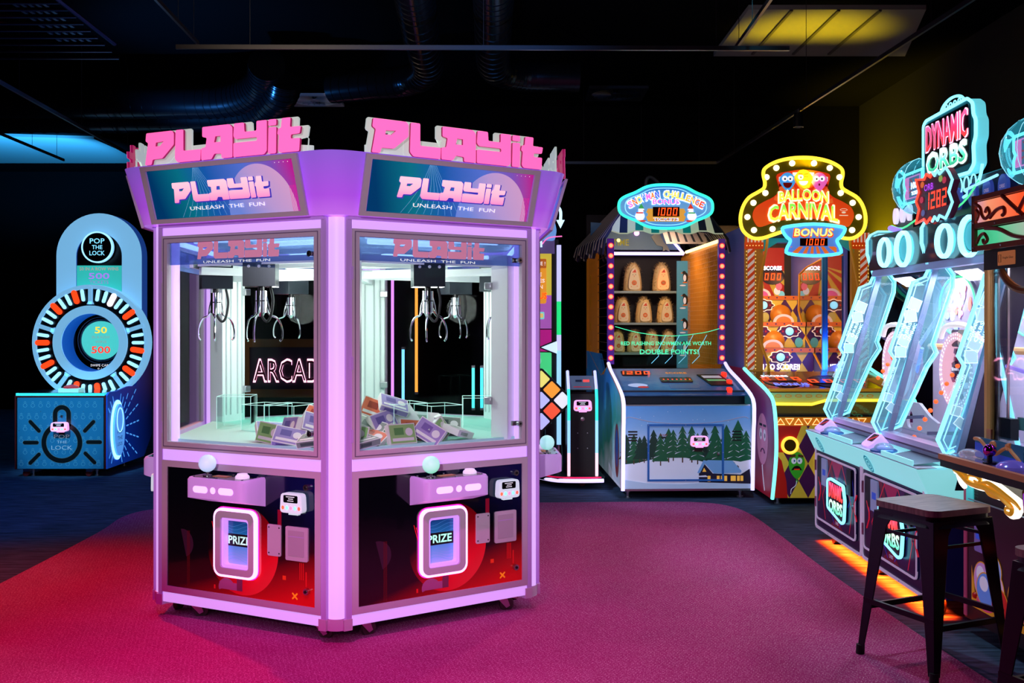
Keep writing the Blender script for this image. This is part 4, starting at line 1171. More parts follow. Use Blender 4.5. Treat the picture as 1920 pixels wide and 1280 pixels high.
# tube with three light colours
mb = MB()
for z0, z1, c_ in ((.35, 1.25, (150, 205, 255)), (1.25, 1.40, (190, 190, 255)), (1.40, 1.72, (30, 215, 120)), (1.72, 2.26, (190, 185, 250))):
    mb.cyl((1.0, .56, z0), (1.0, .56, z1), .022, lit('tube_%d' % c_[0], c_, 1.1), 12)
mb.cyl((1.0, .56, .1), (1.0, .56, .35), .04, M_steel, 14, .03)
mb.build('light_tube', cub)
mb = MB(FR(.60)); mb.prism(roundp([(.62, 2.32), (.96, 2.30), (.98, 2.40), (.93, 2.62), (.62, 2.62)], .03), 0, .03, lit('top_blue', (100, 150, 215), .8))
mb.prism([(.62, 2.18), (.96, 2.18), (.96, 2.31), (.85, 2.31), (.72, 2.36), (.62, 2.25)], .0, .02, mat('grey_purple', (90, 75, 120), .5, 0, (90, 75, 130), .5))
ar = lit('arrow_white_cyan', (190, 230, 255), 1.4)
mb.ring(smoothp([(.80, 2.60, .05), (.93, 2.66, .05), (1.01, 2.60, .05), (1.015, 2.50, .05)], False, 4), .014, ar, 8)
mb.prism([(.975, 2.50), (1.055, 2.50), (1.015, 2.42)], .04, .055, ar)
mb.prism([(.62, 2.26), (.78, 2.36), (.76, 2.30), (.84, 2.30), (.84, 2.24), (.76, 2.24), (.78, 2.18)], .035, .05, lit('white_arrow', (200, 225, 255), 1.1))
mb.ring(smoothp([(.84, 2.27, .04), (.90, 2.33, .04), (1.03, 2.345, .04)], False, 4), .006, lit('pink_line', (240, 110, 180), 1.1), 6)
mb.build('top_marquee', cub)
# tilted cube
mb = MB(FR(.30) @ Matrix.Translation((.82, .80, 0)) @ Matrix.Rotation(R(45), 4, 'Z'))
mb.prism(rrect(-.215, -.215, .215, .215, .03), 0, .10, M_dark)
cc = [(230, 220, 120), (245, 150, 50), (235, 225, 235), (235, 230, 240), (185, 180, 240), (245, 90, 60), (240, 80, 55), (185, 180, 240), (240, 190, 90)]
grid = {(2, 2): (235, 215, 110), (1, 2): (225, 205, 110), (2, 1): (245, 150, 50), (1, 1): (185, 180, 240), (0, 2): (240, 235, 240), (2, 0): (235, 225, 240), (0, 1): (245, 95, 70), (1, 0): (245, 85, 55), (0, 0): (185, 180, 240)}
for (i, j), c_ in grid.items():
    x, y = -.138 + i * .138, -.138 + j * .138
    mb.prism(rrect(x - .058, y - .058, x + .058, y + .058, .012), .10, .106, lit('cube_%d_%d_%d' % c_, c_, .85))
mb.build('colour_cube', cub)
mb = MB(); mb.cyl((.82, .45, .1), (.82, .45, .6), .05, M_dark, 14); mb.build('cube_stand', cub)
mb = MB(); base = [(.25, .42), (.72, .36), (.82, .16), (.96, .02), (1.38, .02), (1.40, .12), (1.36, 1.0), (-.1, 1.0), (-.1, .42)]
mb.prism(base, .075, .10, mat('base_dark_green', (10, 40, 40), .2)); mb.prism(base, .10, .108, M_dark)
ed = lit('edge_lilac_white', (215, 200, 255), 1.3)
mb.ring([(x, y, .085) for x, y in smoothp([(.0, .41), (.4, .41), (.68, .36), (.82, .2), (.96, .03), (1.2, .0), (1.38, .02)], False, 3)], .018, ed, 8)
mb.ring([(x, y, .112) for x, y in smoothp([(.0, .42), (.4, .42), (.68, .37), (.82, .21), (.96, .04), (1.2, .015), (1.36, .03)], False, 3)], .008, lit('edge_red', (230, 20, 80), .8), 6)
mb.build('base_plate', cub)
# pedestal
mb = MB(); P = [(.15, .10), (.15, .80), (.22, .93), (.38, 1.06), (.55, 1.06), (.55, .10)]
sm = Matrix(((0, 0, 1, 0), (1, 0, 0, 0), (0, 1, 0, 0), (0, 0, 0, 1)))
for x0, x1 in ((1.06, 1.085), (1.315, 1.34)):
    mb.M = Matrix.Translation((x0, 0, 0)) @ sm; mb.prism(P, 0, x1 - x0, mat('pedestal_side', (90, 30, 45), .4))
mb.M = Matrix(); mb.box((1.085, .17, .1), (1.315, .5, .86), M_dark)
mb.build('pedestal', cub)
for x in (1.072, 1.328):
    mb = MB()
    path = [(x, .14, .11), (x, .14, .80), (x, .21, .93), (x, .36, 1.06)]
    mb.ring(path[:1] + [(x, .14, .32)], .014, lit('tube_pinkwhite', (255, 200, 215), 1.2), 8)
    mb.ring([(x, .14, .32), (x, .14, .62)], .014, lit('tube_150', (150, 205, 255), 1.1), 8)
    mb.ring([(x, .14, .62), (x, .14, .80), (x, .19, .90)], .014, lit('tube_aqua', (50, 220, 195), 1.2), 8)
    mb.ring([(x, .19, .90), (x, .21, .93), (x, .36, 1.06)], .014, lit('tube_190', (190, 185, 250), 1.1), 8)
    mb.build('pedestal_light_strip', cub)
mb = MB(tiltF(0, .19, .86, R(40))); mb.prism(rect(1.09, .04, 1.31, .20), 0, .012, mat('grey_info_panel', (120, 120, 128), .4)); mb.flat(rect(1.14, .128, 1.20, .152), .013, M_dark); mb.flat(rect(1.21, .125, 1.27, .155), .013, rd_); mb.flat(rect(1.12, .066, 1.28, .074), .013, M_dot); mb.build('info_panel', cub)
mb = MB(FR(.17)); reader(mb, 1.2, .755, .17, .10, M_rb, True, .0); bolts(mb, [(1.155, .50), (1.245, .50), (1.155, .36), (1.245, .36)], .0, .006); mb.lathe([(.02, 0), (.018, .012), (0, .014)], (1.2, .63, 0), M_steel, 14); mb.build('card_reader', cub)
mb = MB()
for x, y in ((1.2, .25), (.2, .8), (1.2, .9)): mb.lathe([(0, -.015), (.035, -.015), (.035, .015), (0, .015)], (x, y, .036), M_red, 16, 'y').box((x - .02, y - .02, .05), (x + .02, y + .02, .078), M_dark)
mb.build('caster', cub)
# ================================================================ SNOWMAN ball toss
snow = thing('snowman_ball_toss', 'snow scene ball toss game under a teal oval Snowman Challenge sign', 'arcade game', (.945, 8.73, 0), R(1.9))
W = 1.13
def P3(u, v, w): return (u, v, w)
sk = gradmat('snow_scene_sky', (0, 0, 1), .07, .80, [(0, (225, 225, 240)), (.50, (190, 205, 235)), (.75, (120, 165, 215)), (1, (80, 140, 205))], .22, .4, .05, 12)
M_snow = mat('printed_snow', (225, 225, 240), .4, 0, (205, 210, 240), .22)
M_tree = mat('printed_fir', (16, 92, 58), .45, 0, (10, 80, 50), .15); M_tree2 = mat('printed_fir_dark', (10, 62, 48), .45)
M_trunk = mat('printed_trunk', (95, 60, 40), .5)
mb = MB(); mb.box((.015, .0, .085), (W - .015, 2.9, .80), M_dark)
mb.M = FR(0); mb.prism(rect(.015, .085, W - .015, .80), 0, .006, sk)
hill = [(.015, .30), (.12, .31), (.25, .34), (.4, .36), (.55, .355), (.7, .32), (.82, .30), (.95, .31), (W - .015, .32), (W - .015, .12), (.015, .12)]
def fir(u, v, h, snowy, w):
    hw = h * .30
    mb.flat(rect(u - h * .02, v - h * .13, u + h * .02, v + h * .05), w, M_trunk)
    P = [(u, v + h)]; L = []; 
    for k in range(4):
        y1 = v + h * (.74 - k * .24); x1 = hw * (.42 + k * .2)
        L.append(((x1), y1)); L.append((x1 * .55, y1 + h * .03))
    P = [(u - x, y) for x, y in L] ; P = [(u, v + h)] + [(u - x, y) for x, y in L[:-1]] + [(u + x, y) for x, y in reversed(L[:-1])]
    mb.flat(P, w + .0002, M_tree if snowy else M_tree2 if (int(u * 100) % 2) else M_tree)
    if snowy:
        for k in range(4):
            for sgn in (-1, 1):
                y1 = v + h * (.78 - k * .2); x1 = hw * (.30 + k * .17)
                mb.flat([(u + sgn * .1 * hw, y1 + h * .04), (u + sgn * x1, y1 - h * .05), (u + sgn * x1 * .9, y1 - h * .015)], w + .0004, M_snow)
for k, (u, v, h, s_) in enumerate([(.035, .37, .22, 0), (.10, .36, .23, 1), (.19, .37, .21, 0), (.27, .38, .25, 0), (.33, .35, .25, 1), (.40, .38, .26, 0), (.44, .39, .24, 1), (.52, .38, .28, 1), (.60, .38, .28, 0), (.71, .37, .28, 0), (.80, .37, .30, 0), (.83, .34, .24, 1), (.90, .37, .30, 0), (1.0, .33, .38, 0), (.965, .34, .26, 1), (1.07, .35, .27, 1), (.15, .37, .2, 0), (.65, .36, .24, 1)]):
    fir(u, v - .03, h, s_, .0065 + k * .00025)
mb.flat(hill[:9] + [(W - .015, .12), (.015, .12)], .0062, M_snow)
mb.flat([(.015, .36), (.2, .34), (.4, .385), (.6, .36), (.85, .34), (W - .015, .36), (W - .015, .3), (.015, .3)], .0061, mat('printed_fir_base', (14, 80, 52), .45))
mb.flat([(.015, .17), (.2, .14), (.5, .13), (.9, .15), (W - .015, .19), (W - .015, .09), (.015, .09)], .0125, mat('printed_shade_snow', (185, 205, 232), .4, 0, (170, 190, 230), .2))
# cabin
roofb = mat('printed_blue_roof', (115, 165, 215), .4, 0, (100, 150, 210), .2); cab = mat('printed_cabin_navy', (30, 28, 58), .45); win = mat('printed_lit_window', (235, 175, 70), .45, 0, (235, 175, 70), .45)
mb.flat([(.66, .145), (.66, .22), (.70, .31), (.78, .22), (1.02, .21), (1.10, .26), (1.115, .13)], .0128, cab)
mb.flat([(.70, .32), (.74, .335), (.95, .33), (1.03, .24), (1.02, .225), (.79, .22)], .0132, roofb); mb.flat([(.645, .225), (.70, .335), (.725, .33), (.67, .225)], .0134, roofb)
mb.flat([(.95, .33), (1.02, .32), (1.115, .34), (1.115, .285), (1.04, .25)], .0131, M_snow); mb.flat([(.64, .19), (.645, .2), (.72, .205), (.74, .19)], .0135, M_snow)
for x in (.815, .85, .88, .935, .955, .99, 1.02): mb.flat(rect(x, .155, x + .024, .20), .0136, win)
mb.flat(rect(.735, .15, .76, .20), .0136, win); mb.flat([(.69, .235), (.705, .27), (.725, .235)], .0136, win)
gb = mat('blue_door_frame', (40, 105, 180), .35, 0, (20, 80, 160), .15)
mb.prism(rect(.215, .155, .875, .645), .0126, .022, gb, [rect(.232, .172, .858, .628)])
bolts(mb, [(.223, .4), (.867, .4), (.545, .163), (.545, .637), (.223, .637), (.867, .637)], .022, .004)
for v in (.505, .53, .555, .58):
    for u in (.055, .955): mb.prism(capsule((u + (.0 if v != .555 else -.0), v), (u + .07, v), .006), .006, .0115, M_dark)
for k in range(16):
    mb.flat(ell(.1 + rnd.random() * .95, .62 + rnd.random() * .16, .003, .003, 6), .0064, M_snow)
mb.ring(smoothp([(.03, .69, .008), (.07, .705, .008), (.25, .665, .008), (.55, .645, .008), (.85, .665, .008), (1.04, .705, .008), (1.09, .69, .008)], False, 3), .003, M_plate, 5)
mb.text('TICKET', .355, .55, .018, mat('ticket_red', (190, 40, 50), .4), .0126, .07, .01); mb.prism(capsule((.34, .53), (.37, .53), .007), .012, .0155, M_dark)
mb.lathe([(.015, .012), (.013, .022), (0, .024)], (.83, .39, 0), M_steel, 14)
mb.build('front_panel_cabinet', snow)
MB().box((.01, -.012, .072), (W - .01, .02, .10), M_steel).build('kick_rail', snow)
mb = MB(FR(0)); reader(mb, .66, .50, .155, .09, M_rb, True, .014); mb.box((.62, .41, .013), (.69, .455, .02), M_dark); mb.build('card_reader', snow)
mb = MB(); feet(mb, [(.06, .08), (W - .09, .08), (.06, 2.7), (W - .09, 2.7)], .085, .022); mb.build('levelling_foot', snow)
# side walls
prS = [(0, .075), (-.03, .55), (-.05, .70), (-.01, .86), (.35, .97), (.80, 1.07), (.97, 1.13), (1.0, 1.11), (1.35, .98), (1.75, 1.2), (2.9, 1.2), (2.9, .075)]
M_sideL = gradmat('snow_side_print', (0, .35, 1), .1, 1.3, [(0, (215, 215, 235)), (.35, (190, 215, 230)), (.55, (60, 150, 140)), (.8, (70, 160, 205)), (1, (40, 110, 190))], .12, .5, .35, 5)
for x0, nm in ((-.0, 'side_wall'), (W - .018, 'side_wall')):
    mb = MB(Matrix.Translation((x0, 0, 0)) @ sm); mb.prism(prS, 0, .018, M_sideL)
    if x0 < .5:
        mb.M = Matrix.Translation((x0 - .001, 0, 0)) @ sm
        mb.flat(ell(.32, .38, .14, .24, 24), -.001, mat('printed_red_toy', (150, 20, 40), .4)); mb.flat(ell(.32, .40, .09, .17, 24), -.002, mat('printed_blue_toy', (40, 80, 170), .4))
        mb.flat([(.05, .2), (.12, .6), (.17, .62), (.14, .3)], -.001, roofb)
        mb.flat([(.1, .1), (.5, .1), (.9, .2), (.9, .08), (.1, .08)], -.0005, M_snow)
    mb.build(nm, snow)
M_neW = lit('neon_lilac_white', (205, 200, 255), 1.35); M_orT = mat('orange_t_moulding', (220, 120, 40), .4)
for x in (.005, W - .005):
    path = smoothp([(x, y - .012, z) for y, z in prS[:7]], False, 4)
    mb = MB().ring(path, .017, M_neW, 8); mb.build('edge_neon', snow)
    xo = x - .012 if x < .5 else x + .012
    MB().ring(smoothp([(xo, y - .002, z) for y, z in prS[:7]], False, 4), .008, M_orT, 6).build('edge_moulding', snow)
# tray + control panel
mb = MB(); mb.box((.018, .02, .80), (W - .018, .25, .805), M_dark); mb.box((.018, .20, .80), (W - .018, .22, .92), mat('tray_navy', (20, 24, 50), .4)); mb.box((.018, -.005, .795), (W - .018, .012, .812), M_steel)
mb.build('ball_tray', snow)
ang = math.atan2(.82, .19)
CP = Matrix.Translation((0, .12, .885)) @ Matrix.Rotation(-ang + 0, 4, 'X') @ F
mb = MB(CP); M_cpS = gradmat('control_panel_print', (0, 1, .2), .1, 1.0, [(0, (30, 60, 110)), (.5, (50, 100, 150)), (1, (130, 150, 175))], .15, .25, .5, 9)
mb.prism(rect(.018, 0, W - .018, .86), -.01, 0, M_cpS)
M_dr = mat('display_dark_red', (60, 6, 4), .2); M_do = lit('display_orange', (255, 70, 20), 2.2)
mb.prism(rrect(.10, .60, .34, .74, .02), 0, .012, M_dr); mb.seg('1200', .22, .67, .10, M_do, .0125)
mb.text('BONUS', .22, .78, .03, M_dot, .002, .18, .01)
mb.prism(rrect(.43, .38, .72, .52, .02), 0, .012, M_dr)
for k in range(7): mb.flat(ell(.46 + k * .04, .45, .008, .015, 8), .0125, lit('red_spark', (255, 60, 20), 2))
mb.text('SCORE', .62, .70, .05, mat('gold_print', (220, 160, 50), .4, 0, (220, 150, 40), .5), .002, .2, .03)
mb.prism(rect(.48, .20, .75, .32), 0, .004, mat('label_blue', (110, 130, 160), .4)); mb.flat(ell(.2, .3, .09, .06, 20), .001, M_snow); mb.flat(ell(.24, .24, .05, .03, 20), .002, M_dot)
mb.prism([(.80, .62), (1.02, .62), (1.06, .28), (.86, .28)], 0, .01, M_dark); mb.flat([(.83, .58), (1.0, .58), (1.01, .50), (.84, .50)], .0105, mat('info_white', (210, 200, 200), .4, 0, (200, 190, 200), .5)); mb.flat([(.85, .46), (1.02, .46), (1.03, .40), (.86, .40)], .0105, mat('info_green', (120, 190, 120), .4, 0, (120, 190, 120), .4))
for u, v in ((1.05, .60), (1.04, .35), (.98, .10)): mb.prism(ell(u, v, .025, .04, 16), 0, .03, lit('panel_red_lamp', (255, 45, 25), 1.6))
mb.build('control_panel', snow)
# pillars with bulbs
M_pil = mat('purple_gloss_pillar', (90, 40, 150), .25, 0, (90, 30, 150), .3)
M_bulb = lit('warm_red_bulb', (255, 150, 100), 1.8); M_bulbR = lit('bulb_red_ring', (255, 30, 50), 1.3)
bm_ = MB().lathe([(.026, 0), (.026, .004), (.021, .006)], (0, 0, 0), M_bulbR, 14); bb_ = MB().lathe([(.02, .002), (.018, .012), (.009, .019), (0, .02)], (0, 0, 0), M_bulb, 14)
first = None
for x0 in (0.0, W - .062):
    pil = MB().box((x0, .98, 1.12), (x0 + .062, 1.03, 2.32), M_pil).build('lamp_pillar', snow)
    for k in range(12):
        mt = Matrix.Translation((x0 + .031, .98, 1.18 + k * .0975)) @ F
        if first is None:
            first = bm_.build('bulb_socket', pil, mt); fb = bb_.build('bulb', pil, mt)
        else:
            inst(first, pil, mt); inst(fb, pil, mt)
# interior room of the booth
YB = 2.88
M_gold = mat('gold_brick_wall', (200, 140, 55), .5, 0, (200, 120, 30), .10)
mb = MB(); mb.box((.0, YB, .9), (W, YB + .05, 2.75), mat('black_interior', (26, 14, 24), .7)); mb.build('back_wall', snow)
mb = MB()
for z in (1.19, 1.52, 1.87): mb.box((.05, 2.5, z - .025), (1.0, YB, z), mat('pale_blue_shelf', (130, 150, 165), .5))
mb.build('shelf', snow)
mb = MB(FR(2.48)); M_pb = mat('penguin_panel_blue', (70, 150, 190), .5, 0, (40, 120, 170), .15)
mb.prism(rect(.955, 1.0, 1.11, 2.2), 0, .02, M_pb)
for v in (2.02, 1.77, 1.5, 1.25):
    mb.flat(ell(1.05, v, .03, .055, 16), .021, M_dark); mb.flat(ell(1.042, v - .008, .017, .038, 14), .0215, M_snow); mb.flat(ell(1.035, v + .05, .02, .02, 12), .022, M_dark)
    mb.flat([(1.016, v + .055), (.995, v + .045), (1.016, v + .04)], .0222, M_orT); mb.flat([(1.07, v + .02), (1.10, v - .01), (1.07, v)], .0222, M_dark); mb.flat(rect(1.02, v - .065, 1.07, v - .052), .0222, M_orT); mb.flat(ell(1.02, v - .09, .035, .008, 10), .0221, M_snow)
mb.build('penguin_panel', snow)
# side walls of booth: left gold bricks seen through side glass, right wall gold mesh
mb = MB(sm); 
mb.prism(rect(1.03, 1.0, YB, 2.3), .02, .026, glassmat('side_window_amber', (255, 236, 200), .3)); 
mb.build('side_window', snow)
mb = MB(); M_goldF = mat('gold_frame', (205, 140, 50), .35, .3, (200, 120, 20), .12)
mb.box((.0, YB - .05, 1.0), (.03, YB, 2.3), M_goldF); mb.ring([(.01, 1.0, 1.1), (.01, 1.5, .99), (.01, 2.0, 1.08), (.01, 2.6, 1.2), (.01, YB - .03, 1.4)], .012, M_goldF, 6)
for k in range(14):
    z = 1.15 + k * .085; mb.box((.014, 1.05, z), (.018, YB - .05, z + .005), mat('brick_line', (110, 75, 35), .6))
mb.box((.012, 1.9, 1.05), (.022, YB - .05, 2.28), glassmat('amber_print_film', (235, 170, 80), .1, .3, (200, 120, 30), .10, .45))
for k in range(4): 
    z = 2.0 - k * .26; mb.M = sm; mb.flat(ell(2.55, z, .12, .05, 14), .010, M_goldF); mb.M = Matrix()
mb.build('brick_print_side', snow)
mb = MB(); mb.box((W - .03, 1.05, .95), (W - .022, YB, 2.3), mat('gold_panel', (190, 130, 50), .5, 0, (180, 105, 20), .15))
for k in range(34):
    y = 1.08 + k * .053; mb.cyl((W - .05, y, 1.0), (W - .05, y, 2.26), .0035, M_goldF, 5)
for k in range(26):
    z = 1.02 + k * .048; mb.cyl((W - .052, 1.06, z), (W - .052, YB - .1, z), .0025, M_goldF, 5)
mb.build('gold_mesh_wall', snow)
mb = MB(); mb.cyl((W - .06, 1.02, 2.30), (W - .06, 2.5, 2.30), .018, lit('warm_strip', (255, 225, 150), 2.4), 8); mb.cyl((.05, 2.46, 2.28), (W - .1, 2.46, 2.28), .018, lit('lilac_strip', (190, 175, 255), 2.0), 8); mb.cyl((W - .1, 2.46, 2.28), (W - .32, 2.30, 2.48), .016, lit('lilac_strip', (190, 175, 255), 2.0), 8)
mb.build('interior_light_strip', snow)
mb = MB(FR(2.45)); mb.prism([(.0, 2.32), (1.0, 2.32), (.92, 2.55), (.0, 2.62)], 0, .02, mat('blue_header_board', (80, 110, 140), .5, 0, (60, 90, 130), .12)); mb.text('TIME', .33, 2.40, .07, mat('faded_yellow', (190, 180, 90), .5, 0, (180, 170, 70), .2), .021, .18, .03)
mb.prism([(.66, 2.46), (.74, 2.52), (.80, 2.40), (.84, 2.36), (.87, 2.30), (.82, 2.32), (.79, 2.30), (.79, 2.35), (.72, 2.37)], .03, .045, mat('grey_fish', (140, 140, 135), .4))
mb.flat(ell(.5, 2.50, .03, .03, 14), .05, lit('pink_bulb', (255, 160, 220), 2.2)); mb.flat(ell(.3, 2.42, .02, .02, 12), .05, lit('warm_bulb_small', (255, 220, 130), 2))
mb.build('header_board', snow)
mb = MB(); mb.box((.03, 1.0, 1.0), (W - .03, YB, 1.02), M_dark); mb.build('booth_floor', snow)
# shield with green text
mb = MB(FR(.93)); M_sh = glassmat('green_edge_shield', (235, 255, 250), .12)
mb.prism([(.065, 1.12), (1.06, 1.12), (1.06, 1.46), (.9, 1.42), (.6, 1.39), (.3, 1.42), (.065, 1.48)], 0, .004, M_sh)
mg = lit('green_etched_text', (70, 240, 170), 1.3)
mb.ring([(u, v, .002) for u, v in smoothp([(.065, 1.48), (.3, 1.42), (.6, 1.39), (.9, 1.42), (1.06, 1.46)], False, 4)], .003, mg, 5)
mb.text('RED FLASHING SNOWMEN ARE WORTH', .55, 1.32, .036, mg, .005, .86, .006); mb.text('DOUBLE POINTS!', .58, 1.24, .046, mg, .005, .56, .012)
for k in range(4):
    x = .45 + k * .13; mb.ring([(x + .1, 1.4, .003), (x + .02, 1.25, .003), (x + .03, 1.20, .003), (x - .04, 1.13, .003)], .0028, lit('cyan_reflex_line', (130, 220, 255), .9), 5)
mb.build('etched_shield', snow)
# roof
M_thD = mat('thatch_dark_print', (30, 30, 46), .6); M_thW = mat('thatch_white_print', (185, 165, 160), .6, 0, (150, 130, 120), .08); M_thB = mat('thatch_blue_print', (60, 60, 110), .6)
ridge = Vector((W / 2, 1.3, 2.86))
def roofside(a, b_, c, d, nst, name):   # a,b eave corners, c,d ridge corners: striped strips
    mb = MB(); a, b_, c, d = map(Vector, (a, b_, c, d))
    for k in range(nst):
        t0, t1 = k / nst, (k + 1) / nst; m_ = (M_thD, M_thW, M_thD, M_thB)[k % 4]
        off = Vector((0, 0, .012 * (k % 2)))
        wob = .6 * rnd.random()
        fr = Vector((0, 0, -.05 - .09 * rnd.random()))
        e0, e1 = a.lerp(b_, t0), a.lerp(b_, t1); r0, r1_ = d.lerp(c, t0), d.lerp(c, t1)
        n0 = (e1 - e0).cross(r0 - e0).normalized() * .02
        q = [e0, e1, r1_, r0]
        vs = [x + off for x in q] + [x + off - n0 for x in q]
        mb.add(vs, [(0, 1, 2, 3), (7, 6, 5, 4), (0, 4, 5, 1), (1, 5, 6, 2), (3, 2, 6, 7), (0, 3, 7, 4)], m_)
        mid = (e0 + e1) / 2 + fr + (e0 - r0).normalized() * .05
        mb.add([e0 + off, e1 + off, mid + off, e0 + off - n0, e1 + off - n0, mid + off - n0], [(0, 1, 2), (3, 5, 4), (0, 2, 5, 3), (1, 4, 5, 2)], m_)
    mb.build(name, snow)
roofside((-.12, YB + .05, 2.36), (-.03, .96, 2.32), (.30, 1.25, 2.80), (.30, YB, 2.80), 44, 'thatched_roof')
roofside((W + .03, .96, 2.32), (W + .10, YB + .05, 2.36), (W - .25, YB, 2.80), (W - .25, 1.25, 2.80), 44, 'thatched_roof')
mb = MB(); mb.prism([(.3, 1.25), (W - .25, 1.25), (W - .25, YB), (.3, YB)], 2.78, 2.80, M_thD); mb.build('roof_top', snow)
mb = MB(); mb.ring(smoothp([(.42, 1.3, 2.8), (.42, 1.28, 2.92), (.47, 1.28, 2.95), (.55, 1.28, 2.88), (.60, 1.28, 2.80)], False, 3), .018, mat('dark_tube_prop', (60, 50, 60), .5), 6); mb.build('roof_loop', snow)
# front valance
mb = MB(FR(.94)); M_te = mat('teal_stripe', (20, 140, 130), .5, 0, (10, 140, 130), .25); M_cr = mat('cream_stripe', (230, 225, 190), .5, 0, (215, 225, 190), .3); M_nv = mat('navy_stripe', (24, 34, 70), .5)
nst = 14
for k in range(nst):
    u0_, u1_ = .03 + k * (W - .06) / nst, .03 + (k + 1) * (W - .06) / nst
    def bot(u): return 2.40 - .045 * abs(math.sin((u - .03) / (W - .06) * PI * 3.5 + .4))
    def top(u): return 2.36 + .42 * min(1, min(u + .05, W + .05 - u) / .34)
    mb.add([(u0_, bot(u0_), .0), (u1_, bot(u1_), .0), (u1_ * .94 + W * .03, top(u1_), -.12), (u0_ * .94 + W * .03, top(u0_), -.12)], [(0, 1, 2, 3)], (M_te if k % 2 else M_cr) if 2 < k < 11 else (M_nv if k % 2 else M_cr))
    mb.add([(u0_, bot(u0_), .004), (u1_, bot(u1_), .004), (u1_, bot(u1_) + .012, .004), (u0_, bot(u0_) + .012, .004)], [(0, 1, 2, 3)], M_cr)
mb.build('striped_valance', snow)
mb = MB(FR(1.6)); # interior striped gable under the roof at right
for k in range(12):
    u = .62 + k * .04; mb.add([(u, 2.55 - k * .012, 0), (u + .022, 2.55 - k * .012, 0), (u - .02 + .1, 2.34, 0), (u - .045 + .1, 2.34, 0)], [(0, 1, 2, 3)], M_thD if k % 2 else M_thW)
mb.prism([(.60, 2.56), (1.09, 2.42), (1.09, 2.32), (.68, 2.32)], -.01, -.002, M_thW)
mb.build('striped_gable', snow)
# sign
mb = MB(FR(.80)); cx, cz = .525, 2.605
def cloud(s=1, k=0):
    o = []
    for i in range(96):
        a = 2 * PI * i / 96; r_ = 1 + .045 * math.cos(4 * a) - .02 * math.cos(8 * a)
        o.append((cx + (.425 * s + k) * r_ * math.cos(a) * (1 if True else 1), cz + (.192 * s + k) * r_ * math.sin(a)))
    return o
M_sgB = gradmat('snow_sign_blue', (0, 0, 1), 2.4, 2.8, [(0, (70, 145, 215)), (.5, (110, 170, 225)), (1, (50, 125, 195))], .7, .4)
mb.prism(cloud(), -.05, 0, M_sgB, (), M_dark)
mb.ring([(p[0], p[1], .0) for p in cloud(1, .008)], .013, lit('teal_green_neon', (50, 235, 185), 1.7), 8, True)
mb.ring([(p[0], p[1], .002) for p in cloud(.88)], .003, M_lb2, 5, True)
mb.build('marquee_sign', snow)
MB().box((.3, .86, 2.5), (.75, 1.4, 2.7), M_dark).build('sign_bracket', snow)
mb = MB(FR(.798))
lc = [(245, 130, 190), (240, 120, 40), (225, 215, 90), (50, 100, 225), (245, 120, 190), (235, 130, 40), (90, 100, 230), None, (240, 225, 110), (240, 215, 90), (245, 190, 70), (240, 200, 80), (245, 205, 90), (240, 170, 60), (245, 170, 60), (240, 110, 50), (235, 80, 40)]
t_ = 'SNOWMAN CHALLENGE'
mwh = lit('sign_white', (245, 245, 255), 1.0)
for i, ch in enumerate(t_):
    if ch == ' ': continue
    x = -.335 + i * .042; a = -x * 1.35
    z = cz + .115 - x * x * .85
    mb.text(ch, cx + x, z, .080, mwh, .004, .056, .07, rot=a)
    mb.text(ch, cx + x, z, .062, lit('sign_letter_%d_%d' % lc[i][:2], lc[i], .95), .006, .044 if ch not in 'I' else .02, .05, rot=a)
mb.text('BONUS', cx, cz + .045, .058, mwh, .007, .27, .04); mb.text('BONUS', cx, cz + .045, .044, lit('sign_magenta', (215, 80, 200), .95), .009, .25, .02)
tick = [(cx - .17, cz - .02), (cx + .17, cz - .02)] + ell(cx + .19, cz - .075, .02, .02, 8, 100, 260) + [(cx + .17, cz - .14), (cx - .17, cz - .14)] + ell(cx - .19, cz - .075, .02, .02, 8, -80, 80)
mb.prism(tick, .002, .008, lit('ticket_gold', (225, 160, 60), .85))
mb.prism(rect(cx - .125, cz - .095, cx + .125, cz - .005), .008, .016, M_dr); mb.seg('1000', cx, cz - .05, .072, M_do, .0165, None, .12, .98)
mb.text('TICKETS', cx, cz - .12, .028, mwh, .0085, .24, .03); mb.text('TICKETS', cx, cz - .12, .022, lit('sign_navy', (70, 80, 200), .6), .0095, .23, .012)
for sx_, hat, scf in ((-1, (60, 170, 90), (220, 60, 40)), (1, (225, 60, 40), (60, 160, 100))):
    bx = cx + sx_ * .245
    mb.flat(ell(bx, cz - .09, .045, .042, 20), .003, mwh); mb.flat(ell(bx - sx_ * .012, cz - .035, .028, .026, 18), .004, mwh)
    mb.flat([(bx - sx_ * .012 - .028, cz - .02), (bx - sx_ * .012 + .028, cz - .02), (bx - sx_ * .012, cz + .03)], .005, lit('hat_%d' % hat[0], hat, .8))
    mb.flat(rect(bx - .035, cz - .066, bx + .03, cz - .054), .0055, lit('hat_%d' % scf[0], scf, .8)); mb.flat([(bx - sx_ * .03, cz - .036), (bx - sx_ * .055, cz - .042), (bx - sx_ * .03, cz - .046)], .006, M_orT)
    mb.flat(ell(bx, cz - .135, .06, .01, 14), .003, lit('hat_220', (220, 60, 40), .8))
mb.build('sign_lettering', snow)
spot('snow_booth_light', (.945 + .55, 8.73 + 1.15, 2.3), (.945 + .5, 8.73 + 2.8, 1.5), 46, (255, 225, 190), 110, .8)
spot('snow_gold_light', (.945 + .4, 8.73 + 1.9, 2.2), (.945 + 1.1, 8.73 + 2.1, 1.6), 12, (255, 180, 60), 120, .8)
